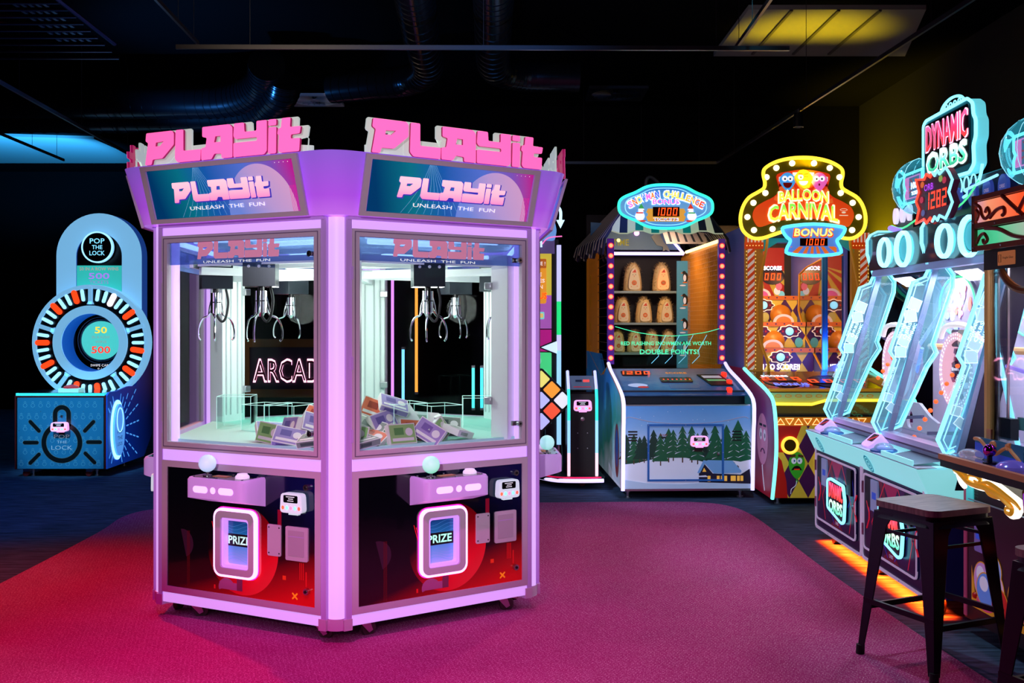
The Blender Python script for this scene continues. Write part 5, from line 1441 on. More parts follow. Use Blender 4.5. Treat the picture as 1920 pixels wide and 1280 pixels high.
# furry snowmen: things on the shelves
M_fur = mat('cream_fur', (235, 205, 150), .95, 0, None, 0, 0, .1); M_fur2 = mat('cream_fur_light', (245, 222, 178), .95, spec=.1)
M_fo = mat('snowman_orange', (225, 110, 50), .6); M_ff = mat('snowman_face', (235, 215, 185), .7)
def furry(x, y, z, s, label, red):
    t = thing('furry_snowman', label, 'plush snowman', (snow.matrix_basis @ Vector((0, 0, 0))) if False else (0, 0, 0), R(1.9), 'furry snowmen on the shelves of the ball toss')
    base_ = Matrix.Translation((.945, 8.73, 0)) @ Matrix.Rotation(R(1.9), 4, 'Z')
    p = base_ @ Vector((x, y, z)); t.location = p
    m = MB(); prof = [(0, 0), (.105, 0), (.112, .03), (.108, .10), (.098, .17), (.085, .22), (.062, .26), (.03, .28), (0, .286)]
    prof = [(a * s * .86, b_ * s) for a, b_ in prof]; m.lathe(prof, (0, 0, 0), M_fur, 20)
    rr_ = random.Random(int(x * 1000 + z * 77))
    for k in range(520):
        i = rr_.randrange(1, len(prof) - 1); q = rr_.random(); r_ = prof[i][0] * (1 - q) + prof[i + 1][0] * q; h = prof[i][1] * (1 - q) + prof[i + 1][1] * q
        a = rr_.uniform(0, 2 * PI)
        if abs((a - 1.5 * PI)) < .75 and h < .25 * s and rr_.random() < .93: continue
        c, s2 = math.cos(a), math.sin(a); L_ = rr_.uniform(.018, .034) * s; ww = .007 * s
        up_ = .5 if h > .18 * s else -.1
        m.add([(r_ * c - s2 * ww, r_ * s2 + c * ww, h), (r_ * c + s2 * ww, r_ * s2 - c * ww, h), ((r_ + L_) * c, (r_ + L_) * s2, h + L_ * (up_ + rr_.uniform(-.5, .5)))], [(0, 1, 2)], M_fur2 if k % 2 else M_fur)
    m.build('fur_body', t, smooth=0)
    f_ = MB(FR(-.108 * s)); k = s
    f_.prism(smoothp([(-.045 * k, .02 * k), (.045 * k, .02 * k), (.058 * k, .08 * k), (.045 * k, .16 * k), (.03 * k, .21 * k), (0, .235 * k), (-.03 * k, .21 * k), (-.045 * k, .16 * k), (-.058 * k, .08 * k)], True, 3), -.03 * k, .004, lit('red_flash_face', (255, 170, 110), .5) if red else M_ff)
    f_.build('face_plate', t)
    g_ = MB(FR(-.113 * s)); g_.flat(ell(0, .085 * k, .026 * k, .026 * k, 18), .001, M_fo); g_.text('30', 0, .085 * k, .022 * k, M_ff, .002, .028 * k, .02)
    for u in (-.014, .014): g_.flat(ell(u * k, .168 * k, .004 * k, .004 * k, 8), .001, M_dark)
    g_.flat([(-.005 * k, .158 * k), (.005 * k, .158 * k), (.0, .142 * k)], .0012, M_fo)
    g_.flat([(-.022 * k, .19 * k), (.022 * k, .19 * k), (.010 * k, .225 * k)], .001, mat('snowman_red_hat', (215, 70, 45), .6))
    for u, v in ((.03, .05), (-.03, .045)): g_.flat(ell(u * k, v * k, .005 * k, .005 * k, 8), .001, M_fo)
    g_.build('face_print', t)
rows = [(1.87, 1.08, [(.42, 'top shelf, left of two', 0), (.745, 'top shelf, right of two, with a lit orange outline', 1)]),
        (1.52, .98, [(.30, 'middle shelf, left of three', 0), (.545, 'middle shelf, in the centre of three', 0), (.785, 'middle shelf, right of three beside the penguin panel', 0)]),
        (1.19, .86, [(.25, 'bottom shelf, leftmost of four', 0), (.44, 'bottom shelf, second of four from the left', 0), (.635, 'bottom shelf, third of four from the left', 0), (.82, 'bottom shelf, rightmost of four', 0)])]
for z, s, L in rows:
    for x, lb_, rd2 in L: furry(x + .075, 2.66, z, s, 'furry cream snowman on the ' + lb_, rd2)

# ================================================================ BALLOON CARNIVAL
bal = thing('balloon_ball_toss', 'carnival ball toss game with diamond pattern front and yellow neon Balloon Carnival sign', 'arcade game', (2.165, 8.44, 0))
M_yel = mat('harlequin_yellow', (215, 190, 70), .4, 0, (200, 170, 40), .18); M_pur = mat('harlequin_purple', (70, 22, 80), .4, 0, (60, 15, 70), .15); M_rp = mat('carnival_red', (175, 24, 16), .4, 0, (170, 20, 10), .2)
M_ygn = lit('neon_yellow', (255, 215, 60), 1.5); M_cyn = lit('neon_teal_white', (120, 245, 225), 1.5); M_gd = mat('carnival_gold', (225, 160, 50), .35, .2, (220, 140, 20), .2)
def clip(poly, u0, v0, u1, v1):
    for (ax, s_, lim) in ((0, 1, u0), (0, -1, u1), (1, 1, v0), (1, -1, v1)):
        o = []
        for i in range(len(poly)):
            a, b_ = poly[i - 1], poly[i]; fa, fb_ = s_ * (a[ax] - lim), s_ * (b_[ax] - lim)
            if (fa >= 0) != (fb_ >= 0):
                t = fa / (fa - fb_); o.append((a[0] + (b_[0] - a[0]) * t, a[1] + (b_[1] - a[1]) * t))
            if fb_ >= 0: o.append(b_)
        poly = o
        if not poly: return poly
    return poly
def harlequin(mb, u0, v0, u1, v1, w, du, dv, ph=0):
    mb.flat(rect(u0, v0, u1, v1), w, M_yel)
    i = -1
    while u0 + i * du < u1 + du:
        j = -1
        while v0 + j * dv < v1 + dv:
            c = (u0 + i * du + ph, v0 + j * dv + dv / 2)
            q = clip([(c[0] - du / 2, c[1]), (c[0], c[1] - dv / 2), (c[0] + du / 2, c[1]), (c[0], c[1] + dv / 2)], u0, v0, u1, v1)
            if len(q) > 2: mb.flat(q, w + .0004, M_pur)
            j += 1
        i += 1
W2 = 1.15
mb = MB(); mb.box((.015, .0, .06), (W2 - .015, 2.9, .74), M_dark); mb.M = FR(0)
mb.prism(rect(.015, .062, W2 - .015, .74), 0, .003, M_yel); harlequin(mb, .015, .062, W2 - .015, .66, .0035, .155, .285, .12)
mb.flat([(.015, .66), (.235, .66), (.18, .52), (.14, .44), (.015, .44)], .0045, M_rp); mb.flat([(.015, .44), (.07, .37), (.11, .2), (.12, .062), (.015, .062)], .0045, M_rp)
mb.flat(rect(.015, .66, W2 - .015, .73), .0045, mat('amber_band', (225, 130, 30), .4, 0, (220, 120, 10), .3))
for k in range(10):
    u = .06 + k * .075; tr = [(u - .034, .67), (u + .034, .67), (u, .72)] if k % 2 == 0 else [(u - .034, .72), (u + .034, .72), (u, .67)]
    mb.ring([(p[0], p[1], .008) for p in tr], .005, lit('neon_cream', (255, 225, 150), 1.2), 5, True)
# green balloon
bx, bz = .195, .335
mb.flat(smoothp([(bx, bz - .115), (bx - .05, bz - .06), (bx - .068, bz + .02), (bx - .045, bz + .085), (bx, bz + .11), (bx + .045, bz + .085), (bx + .068, bz + .02), (bx + .05, bz - .06)], True, 4), .007, mat('green_balloon', (60, 165, 45), .35, 0, (50, 160, 30), .2))
for s_ in (-1, 1):
    mb.flat(ell(bx + s_ * .024, bz + .035, .022, .026, 16), .008, M_snow); mb.flat(ell(bx + s_ * .02, bz + .035, .007, .009, 10), .0085, mat('iris', (40, 100, 190), .3))
    mb.add([(bx + s_ * .01, bz + .07, .0088), (bx + s_ * .055, bz + .062, .0088), (bx + s_ * .055, bz + .08, .0088), (bx + s_ * .01, bz + .09, .0088)], [(0, 1, 2, 3)], mat('brow_brown', (95, 45, 20), .5))
mb.flat(smoothp([(bx - .045, bz - .045), (bx - .02, bz - .01), (bx + .02, bz - .01), (bx + .042, bz - .045), (bx, bz - .032)], True, 3), .0082, M_dark); mb.flat(rect(bx - .022, bz - .04, bx + .024, bz - .030), .0086, M_dot)
mb.flat([(bx - .012, bz - .14), (bx + .012, bz - .14), (bx, bz - .11)], .007, mat('green_balloon', (60, 165, 45), .35))
mb.ring(smoothp([(bx, bz - .13, .006), (bx - .01, bz - .17, .006), (bx - .045, bz - .20, .006), (bx - .05, bz - .24, .006)], False, 3), .003, M_snow, 5)
mb.build('front_panel_cabinet', bal)
mb = MB(FR(-.005)); mb.lathe([(.07, 0), (.075, .015), (.062, .03), (.05, .022), (.05, 0)], (.135, .50, 0), lit('gold_ring_light', (255, 190, 60), 1.5), 30, 'z', False); mb.lathe([(.05, .02), (.03, .004), (0, .004)], (.135, .50, 0), mat('bronze_cup', (110, 80, 20), .3, .7), 24); mb.build('ring_light', bal)
mb = MB(FR(0)); mb.ring([(.48, .22, .012), (.385, .22, .012), (.37, .235, .012), (.37, .56, .012)], .011, lit('neon_amber', (255, 190, 50), 1.6), 8); mb.build('door_neon', bal)
prB = smoothp([(0, .056), (-.09, .30), (-.13, .494), (-.11, .70), (-.03, .865), (.15, .93), (.33, .967), (.7, 1.03), (1.02, 1.09)], False, 3)
for x0 in (-.018, W2):
    mb = MB(Matrix.Translation((x0, 0, 0)) @ sm); mb.prism(prB + [(2.9, 1.09), (2.9, .056)], 0, .018, gradmat('carnival_side_print', (0, .3, 1), .0, 1.2, [(0, (190, 25, 30)), (.35, (130, 40, 90)), (.6, (115, 50, 130)), (1, (140, 20, 60))], .18, .4, .1, 3))
    if x0 < 0:
        c = mat('mauve_balloon', (190, 130, 165), .4, 0, (180, 110, 160), .25); mb.M = Matrix.Translation((x0 - .001, 0, 0)) @ sm
        mb.flat(ell(.28, .52, .19, .22, 28), -.001, c)
        for s_ in (0, 1):
            mb.flat(ell(.20 + s_ * .13, .56, .045, .05, 16), -.002, M_snow); mb.flat(ell(.19 + s_ * .13, .555, .017, .022, 10), -.003, M_pur)
            mb.flat(rect(.15 + s_ * .13, .63, .25 + s_ * .13, .65), -.002, M_nv)
        mb.ring([(u, v, -.002) for u, v in ell(.26, .39, .07, .05, 10, 20, 160)], .006, M_pur, 5)
        mb.ring(smoothp([(.28, .3, -.002), (.25, .2, -.002), (.2, .09, -.002)], False, 3), .004, M_snow, 5)
    mb.build('side_wall', bal)
    MB().ring([(x0 + .009, y - .012, z) for y, z in prB], .016, M_cyn, 8).build('edge_neon', bal)
mb = MB(); feet(mb, [(.06, .08), (W2 - .09, .08), (.06, 2.7)], .07, .022); mb.build('levelling_foot', bal)
# ball tray + glowing lip + control deck
mb = MB(); mb.box((.0, -.02, .735), (W2, .1, .755), M_dark); mb.box((0, .1, .74), (W2, .14, .86), mat('olive_tray', (120, 110, 40), .4)); mb.build('ball_tray', bal)
mb = MB(FR(.06)); mb.prism([(0, .845), (.35, .84), (.45, .875), (1.15, .875), (1.15, .93), (0, .93)], 0, .03, gradmat('gold_lip_print', (0, 0, 1), .84, .93, [(0, (200, 190, 50)), (1, (120, 170, 120))], .4, .4))
mb.ring([(0, .838, .035), (.33, .835, .035), (.45, .868, .035), (1.15, .868, .035)], .012, M_ygn, 8)
for k in range(10): mb.flat(ell(.05 + k * .085, .905, .03, .014, 14), .0305, M_gd, [ell(.05 + k * .085, .905, .02, .007, 14)])
mb.build('glowing_lip', bal)
CP2 = Matrix.Translation((0, .12, .935)) @ Matrix.Rotation(-math.atan2(.85, .13), 4, 'X') @ F
mb = MB(CP2); mb.prism(rect(.0, 0, W2, .86), -.01, 0, mat('control_deck_brown', (50, 16, 18), .15, coat=.5)); mb.prism(rect(0, .0, W2, .04), 0, .02, M_gd)
mb.prism(ell(.22, .42, .17, .24, 24), 0, .006, mat('deck_navy', (20, 16, 50), .2)); mb.text('SCORES', .2, .62, .07, mwh, .007, .24, .03); mb.prism(rect(.1, .40, .34, .56), .006, .012, M_dr); mb.seg('200', .22, .48, .13, M_do, .0125, None, 0, 1.3)
mb.text('BONUS', .26, .27, .10, lit('bonus_blue', (120, 140, 250), 1.1), .007, .3, .04)
mb.prism(ell(.68, .40, .24, .26, 24), 0, .006, M_dark); mb.prism(rect(.46, .30, .90, .46), .006, .012, M_dr); mb.seg('0000', .68, .38, .13, M_do, .0125, None, 0, 1.3)
mb.text('TICKETS', .68, .53, .05, mat('faint_teal', (60, 150, 150), .4, 0, (60, 150, 150), .4), .007, .25, .01)
mb.prism([(1.0, .5), (1.13, .55), (1.13, .2), (1.02, .15)], 0, .01, M_gd)
mb.build('control_deck', bal)
# striped pillars
M_os = mat('orange_red_stripe', (225, 80, 25), .45, 0, (225, 70, 10), .35); M_ws = mat('white_stripe', (235, 215, 200), .45, 0, (235, 205, 190), .4); M_bd = lit('bead_yellow', (255, 215, 110), 1.3)
for x0, x1, mir in ((.0, .165, 1), (W2 - .165, W2, -1)):
    mb = MB(FR(1.0)); mb.prism(rect(x0, .97, x1, 2.34), -.05, 0, mat('wood_gold', (205, 145, 60), .5, 0, (200, 130, 30), .2))
    a0, a1 = (x0 + .02, x0 + .085) if mir > 0 else (x1 - .085, x1 - .02)
    mb.flat(rect(a0, 1.08, a1, 2.22), .0005, M_ws)
    k = 0; v = 1.0
    while v < 2.25:
        q = clip([(a0, v), (a1, v + .06), (a1, v + .095), (a0, v + .035)], a0, 1.08, a1, 2.22)
        if len(q) > 2: mb.flat(q, .001, M_os)
        v += .07
    for e in (a0 - .009, a1 + .009):
        for j in range(34): mb.flat(ell(e, 1.09 + j * .034, .005, .005, 6), .001, M_bd)
    mb.prism([(x0 - .01, 2.20), (x1 + .0, 2.20), (x1, 2.26), (x0 - .01, 2.26)], .0, .02, M_os)
    for j in range(5): mb.flat(rect(x0 + j * .033, 2.26, x0 + .016 + j * .033, 2.35), .003, M_os); mb.flat(rect(x0 + .016 + j * .033, 2.26, x0 + .033 + j * .033, 2.35), .003, M_ws)
    for j in range(6): mb.flat(ell(x0 + .01 + j * .028, 2.23, .005, .005, 6), .021, M_bd)
    mb.build('striped_pillar', bal)
    ed_ = x1 if mir > 0 else x0
    mb = MB(FR(.96)); mb.ring([(ed_ + mir * t_, z, 0) for t_, z in smoothp([(.03, 2.3), (.02, 2.2), (-.03, 1.95), (-.06, 1.75), (-.055, 1.5), (-.02, 1.3), (.04, 1.12), (.03, 1.0), (.0, .92)], False, 3)], .013, M_gd, 8)
    mb.build('gold_arch_edge', bal)
mb = MB(FR(1.0)); mb.prism([(.14, 2.16), (.30, 2.26), (W2 - .3, 2.26), (W2 - .14, 2.16), (W2 - .14, 2.4), (.14, 2.4)], -.03, .0, mat('teal_fascia', (50, 165, 165), .4, 0, (30, 150, 150), .3)); mb.build('fascia', bal)
# interior
mb = MB(); mb.box((0, 2.9, 1.0), (W2 + .02, 2.95, 2.6), M_dark); mb.box((0, 1.05, .95), (W2, 2.9, .96), M_dark); mb.build('back_wall', bal)
M_lv = mat('lavender_wall', (120, 125, 190), .5, 0, (70, 90, 170), .12)
mb = MB(); mb.box((0, 1.05, 2.40), (W2, 2.9, 2.42), M_lv); mb.box((.0, 1.05, 1.0), (.02, 2.9, 2.4), M_lv); mb.box((.945, 1.05, 1.0), (.965, 2.9, 2.4), M_lv); mb.build('inner_wall', bal)
mb = MB(FR(2.88)); mb.prism(rect(.36, 1.78, .86, 2.35), 0, .01, M_rp)
for k in range(7):
    a = R(200 + k * 22); q_ = clip([(.60, 2.15), (.60 + .6 * math.cos(a), 2.15 + .42 * math.sin(a)), (.60 + .6 * math.cos(a + .17), 2.15 + .42 * math.sin(a + .17))], .36, 1.78, .86, 2.35)
    if len(q_) > 2: mb.flat(q_, .011, M_yel)
mb.prism(ell(.73, 2.04, .13, .10, 24), .012, .02, mat('deck_navy', (20, 16, 50), .2)); mb.text('SCORES', .73, 2.125, .045, mwh, .022, .20, .03); mb.prism(rect(.64, 1.98, .82, 2.08), .02, .025, M_dr); mb.seg('000', .73, 2.03, .075, M_do, .026, None, .1, 1.15)
for (u, v, c_) in ((.80, 1.92, (240, 110, 130)), (.78, 1.87, (235, 235, 235)), (.83, 1.83, (120, 205, 220))): mb.flat(ell(u, v, .035, .042, 16), .013 + v * .001, lit('balloonlet_%d' % c_[1], c_, .5))
mb.build('tent_back_panel', bal)
steps = [(2.60, 1.52, 1.81), (2.30, 1.25, 1.525), (2.0, .98, 1.258)]
for i, (y, z0, z1) in enumerate(steps):
    wd = .935
    mb = MB(); mb.box((.03, y + .02, z0), (wd, y + .30, z1 - .001), M_pur); mb.M = FR(y + .02)
    harlequin(mb, .03, z0, wd, z1 - .04, .001, .17, .26, .09 + i * .05); mb.prism(rect(.03, z1 - .045, wd, z1), 0, .02, mat('orange_ledge', (205, 110, 40), .45, 0, (190, 90, 10), .2))
    for j in range(10):
        if .08 + j * .09 < wd: mb.flat(ell(.08 + j * .09, z1 - .02, .01, .01, 5), .021, M_pur)
    if i == 2: mb.text('AIM BALLOON TO SCORE!!', .385, z0 + .085, .06, mwh, .026, .80, .03)
    mb.build('target_step', bal)
M_dome = mat('orange_gold_dome', (215, 135, 35), .35, 0, (200, 110, 10), .2); M_rimW = mat('white_rim', (225, 215, 210), .4, 0, (220, 210, 210), .3); M_clo = mat('maroon_cloud', (80, 14, 30), .4, 0, (80, 10, 20), .2); M_ch = lit('cloud_halo', (255, 225, 190), 1.1)
def cloudp(u, v, a, b_):
    o = []
    for i in range(60):
        t = 2 * PI * i / 60; r_ = 1 + .09 * math.cos(8 * t); o.append((u + a * r_ * math.cos(t), v + b_ * r_ * math.sin(t)))
    return o
for (u, v, y) in ((.56, 1.708, 2.60), (.76, 1.427, 2.30), (.44, 1.427, 2.30), (.587, 1.165, 2.0)):
    mb = MB(FR(y + .0)); mb.prism(cloudp(u, v, .115, .065), .0, .008, M_ch); mb.prism(cloudp(u, v, .105, .056), .008, .014, M_clo)
    mb.lathe([(.042, .014), (.042, .02), (.034, .03), (.015, .036), (0, .037)], (u, v, 0), lit('target_cyan_lamp', (130, 215, 245), 1.5), 20)
    for s_ in (-1, 1): mb.flat(ell(u + s_ * .07, v, .01, .012, 10), .0145, M_rp)
    mb.build('target_lamp', bal)
for (u, v, y, r_) in ((.75, 1.60, 2.60, .115), (.36, 1.60, 2.6, .1), (.60, 1.32, 2.30, .115)):
    mb = MB(FR(y + .0)); mb.lathe([(r_, .0), (r_ * .9, .03), (r_ * .6, .055), (0, .07)], (u, v, 0), M_dome, 30); mb.build('target_dome', bal)
for (u, v, y, c_) in ((.58, 1.58, 2.6, (200, 195, 110)), (.86, 1.31, 2.3, (95, 190, 180))):
    mb = MB(FR(y)); mb.prism(ell(u, v, .042, .052, 20), .0, .012, mat('small_balloon_%d' % c_[0], c_, .4, 0, c_, .15)); mb.build('printed_balloon', bal)
for (u, v, y, c_) in ((.56, 1.81, 2.7, (215, 90, 170)), (.735, 1.525, 2.42, (220, 130, 60)), (.55, 1.258, 2.15, (220, 140, 70))):
    mb = MB(FR(y)); mb.prism(ell(u, v, .11, .085, 24, 0, 180), -.02, .0, M_rimW); mb.prism(ell(u, v, .08, .06, 24, 0, 180), -.01, .004, mat('cup_%d' % c_[1], c_, .4, 0, c_, .3)); mb.build('ball_hole', bal)
M_mir = mat('dark_mirror', (185, 175, 180), .03, 1)
mb = MB(Matrix.Translation((.941, 0, 0)) @ sm); mb.prism([(1.1, 1.15), (1.1, 2.15), (1.5, 2.18), (2.3, 2.10), (2.55, 2.04), (2.58, 1.65), (2.3, 1.35), (1.75, 1.05)], 0, .003, M_mir); mb.build('side_mirror', bal)
mb = MB(Matrix.Translation((.936, 0, 0)) @ sm); mb.ring([(u, v, 0) for u, v in ((1.1, 2.15), (1.5, 2.18), (2.3, 2.10), (2.55, 2.04), (2.58, 1.65), (2.3, 1.35), (1.75, 1.05))], .008, M_gd, 6); mb.build('mirror_edge', bal)
mb = MB(); M_bp = mat('blue_metal_post', (30, 90, 150), .3, .5, (10, 60, 130), .15)
mb.box((.80, 1.28, .96), (.825, 1.31, 2.4), M_bp); mb.box((.845, 1.34, .96), (.87, 1.37, 2.4), M_bp); mb.build('blue_post', bal)
mb = MB(FR(1.2)); mb.box((.55, 2.37, -.02), (.64, 2.395, .02), M_dark); mb.box((.72, 2.37, -.02), (.82, 2.395, .02), M_dark); mb.build('ceiling_hook', bal)
area('balloon_red_lamp', (2.165 + .45, 8.44 + 1.3, 2.3), (2.165 + .5, 8.44 + 2.8, 1.4), 34, (255, 190, 120), .5)
area('balloon_blue_lamp', (2.165 + .95, 8.44 + 1.2, 1.2), (2.165 + .7, 8.44 + 2.8, 1.9), 12, (80, 130, 255), .3)
# marquee
cx, cz = .505, 2.66
half = [(0, .37), (.12, .362), (.25, .33), (.345, .275), (.365, .22), (.35, .14), (.36, .09), (.41, .055), (.50, .0), (.555, -.09), (.575, -.20), (.55, -.30), (.47, -.365), (.38, -.37), (.28, -.34), (.15, -.30), (0, -.29)]
full = smoothp([(cx + u, cz + v) for u, v in half] + [(cx - u, cz + v) for u, v in half[-2:0:-1]], True, 4)
M_mq = mat('marquee_bronze', (120, 105, 30), .3, .5, (110, 95, 0), .2); M_mqo = gradmat('marquee_orange', (0, 0, 1), 2.3, 3.05, [(0, (235, 95, 20)), (.5, (230, 60, 20)), (1, (225, 50, 20))], .75, .4)
mb = MB(FR(.90)); mb.prism(full, -.06, 0, M_mq); mb.ring([(p[0], p[1], .005) for p in full], .017, M_ygn, 8, True); mb.build('marquee_frame', bal)
MB().box((.2, .96, 2.3), (.9, 1.3, 2.8), M_dark).build('marquee_support', bal)
inn = [(0, .235), (.12, .225), (.24, .195), (.235, .12), (.22, .05), (.27, -.01), (.36, -.055), (.44, -.11), (.465, -.19), (.43, -.27), (.38, -.285), (.25, -.24), (.12, -.215), (0, -.21)]
inner_ = smoothp([(cx + u * 1.0, cz + v + .02) for u, v in inn] + [(cx - u, cz + v + .02) for u, v in inn[-2:0:-1]], True, 3)
mb = MB(FR(.898)); mb.prism(inner_, 0, .012, M_mqo, (), mat('marquee_red_rim', (150, 20, 10), .4, 0, (170, 20, 0), .4))
for k in range(8):
    a = R(10 + k * 21); a2 = R(18 + k * 21); q = [(cx, cz - .1), (cx + .28 * math.cos(a), cz - .1 + .31 * math.sin(a)), (cx + .28 * math.cos(a2), cz - .1 + .31 * math.sin(a2))]
    mb.flat(q, .0125, mat('ray_orange', (245, 120, 50), .4, 0, (240, 100, 40), .75))
for s_ in (-1, 1):
    mb.flat([(cx + s_ * .03, cz + .235), (cx + s_ * .10, cz + .23), (cx + s_ * .09, cz + .20), (cx + s_ * .02, cz + .2)], .013, mwh); mb.flat([(cx + s_ * .13, cz + .215), (cx + s_ * .225, cz + .19), (cx + s_ * .225, cz + .15), (cx + s_ * .12, cz + .17)], .013, lit('tent_white', (225, 225, 215), .8))
    mb.flat([(cx + s_ * .10, cz + .15), (cx + s_ * .225, cz + .125), (cx + s_ * .225, cz + .10), (cx + s_ * .10, cz + .125)], .013, M_rp)
for u, c_, br in ((-.145, (70, 160, 230), 0), (0, (245, 165, 40), 1), (.145, (240, 100, 185), 2)):
    bz = cz + .15 + (.015 if br == 1 else 0); s_ = 1.35 if br == 1 else 1.2
    mb.flat(smoothp([(cx + u, bz - .075 * s_), (cx + u - .05 * s_, bz - .03), (cx + u - .062 * s_, bz + .02), (cx + u - .035 * s_, bz + .055 * s_), (cx + u, bz + .068 * s_), (cx + u + .035 * s_, bz + .055 * s_), (cx + u + .062 * s_, bz + .02), (cx + u + .05 * s_, bz - .03)], True, 3), .014 + (.001 if br == 1 else 0), lit('face_balloon_%d' % br, c_, .85))
    for e in (-1, 1):
        if br == 1 and e == 1: mb.flat(capsule((cx + u + .008, bz + .03), (cx + u + .04, bz + .026), .004), .017, M_rp); continue
        mb.flat(ell(cx + u + e * .026, bz + .025, .026, .026, 14), .0165, mwh); mb.flat(ell(cx + u + e * .024, bz + .022, .009, .010, 8), .017, M_nv)
    if br < 2: mb.flat(ell(cx + u, bz - .012, .042, .05 if br == 0 else .04, 14, 180, 360), .0165, M_rp if br == 0 else mwh)
    else: mb.flat(ell(cx + u, bz - .03, .008, .012, 10), .0165, M_rp)
    if br == 1:
        mb.flat(capsule((cx - .04, bz + .052), (cx - .008, bz + .05), .006), .017, M_trunk); mb.flat(capsule((cx + .008, bz + .05), (cx + .04, bz + .054), .006), .017, M_trunk)
mgr = gradmat('marquee_green_yellow', (0, 0, 1), 2.5, 2.75, [(0, (225, 215, 80)), (.35, (120, 215, 90)), (.6, (225, 215, 80)), (1, (110, 205, 90))], .85); mol = lit('letter_cream_edge', (235, 225, 190), .8)
mb.text('BALLOON', cx, cz + .0, .118, mol, .018, .47, .06, arc=.025); mb.text('BALLOON', cx, cz + .002, .09, mgr, .020, .445, .035, arc=.025)
mb.text('CARNIVAL', cx, cz - .158, .17, mol, .019, .66, .06, arc=.04); mb.text('CARNIVAL', cx, cz - .155, .135, mgr, .021, .63, .035, arc=.04)
mb.flat(ell(cx + .37, cz - .135, .02, .008, 12), .0135, mol); mb.flat(ell(cx + .37, cz - .11, .035, .012, 12), .0132, mol, [ell(cx + .37, cz - .11, .03, .008, 12)]); mb.flat(rect(cx + .33, cz - .165, cx + .41, cz - .158), .0132, mol)
mb.build('marquee_art', bal)
bu = [(-.10, .318), (.10, .318), (.245, .275), (.335, .19), (-.245, .275), (-.335, .19), (.345, .045), (-.345, .045), (.455, -.045), (-.455, -.045), (.51, -.175), (-.51, -.175), (.45, -.295), (-.45, -.295), (.28, -.285), (-.28, -.285)]
sph = MB().lathe([(.027, .0), (.026, .014), (.018, .026), (0, .031)], (0, 0, 0), lit('marquee_bulb', (255, 240, 190), 2.4), 16)
fb = None
for u, v in bu:
    mt = Matrix.Translation((cx + u, .90, cz + v)) @ F
    fb = inst(fb, bal, mt) if fb else sph.build('marquee_bulb', bal, mt)
# bonus sign
bx, bz = .585, 2.26
bs_ = [(-.25, .13), (0, .155), (.25, .13), (.285, .10), (.25, .04), (.215, .01), (.22, -.02), (.245, -.07), (.23, -.115), (0, -.135), (-.23, -.115), (-.245, -.07), (-.22, -.02), (-.215, .01), (-.25, .04), (-.285, .10)]
bp = smoothp([(bx + u, bz + v) for u, v in bs_], True, 3)
mb = MB(FR(.84)); mb.prism(bp, -.05, 0, gradmat('bonus_blue_bg', (0, 0, 1), 2.1, 2.4, [(0, (90, 120, 215)), (1, (100, 165, 235))], .7)); mb.ring([(p[0], p[1], .004) for p in bp], .015, lit('neon_cyan_blue', (80, 205, 250), 1.9), 8, True)
mb.text('BONUS', bx, bz + .075, .088, lit('bonus_red', (215, 70, 25), .9), .003, .37, .05, slant=.15); mb.text('BONUS', bx, bz + .078, .07, lit('bonus_cream', (250, 215, 130), .95), .005, .35, .02, slant=.15)
mb.prism(rect(bx - .125, bz - .045, bx + .125, bz + .025), .0, .012, M_dr); mb.seg('1000', bx, bz - .01, .058, M_do, .013, None, .12, 1.12)
for k in range(7):
    a0_, a1_ = R(200 + k * 20), R(210 + k * 20); q = clip([(bx, bz + .06), (bx + .5 * math.cos(a0_), bz + .06 + .5 * math.sin(a0_)), (bx + .5 * math.cos(a1_), bz + .06 + .5 * math.sin(a1_))], bx - .21, bz - .115, bx + .21, bz - .05)
    if len(q) > 2: mb.flat(q, .002, lit('sun_ray_orange', (235, 110, 40), .8))
mb.build('bonus_sign', bal)
MB().box((bx - .1, .89, bz - .05), (bx + .1, .99, bz + .1), M_dark).build('bonus_bracket', bal)
# ================================================================ ORB DROP machine (two players) on the right
orb = thing('orb_drop_machine', 'two player orb game with cyan neon outlined slanted glass and Dynamic Orbs sign', 'arcade game', (2.1, 7.07, 0), -PI / 2)
M_ncy = lit('neon_ice_cyan', (130, 230, 255), 1.7); M_ncy2 = lit('neon_ice_thin', (150, 225, 245), 1.2)
M_navy = gradmat('navy_art', (1, 0, 1), .1, 2.4, [(0, (26, 26, 80)), (.5, (18, 16, 60)), (1, (30, 24, 84))], .10, .3, .3, 4)
M_mag = mat('art_magenta', (170, 20, 90), .35, 0, (170, 20, 80), .25); M_crim = mat('art_crimson', (120, 14, 44), .35, 0, (120, 14, 40), .2); M_outl = mat('white_outline', (205, 185, 215), .4, 0, (205, 180, 220), .35)
M_artb = mat('art_blue_line', (40, 50, 180), .4, 0, (40, 50, 190), .3); M_artr = mat('art_red_line', (215, 30, 60), .4, 0, (220, 30, 60), .4)
WO = 1.88; UW = .94
mb = MB(); mb.box((0, .012, .10), (WO, 1.1, .74), M_dark); mb.build('base_cabinet', orb)
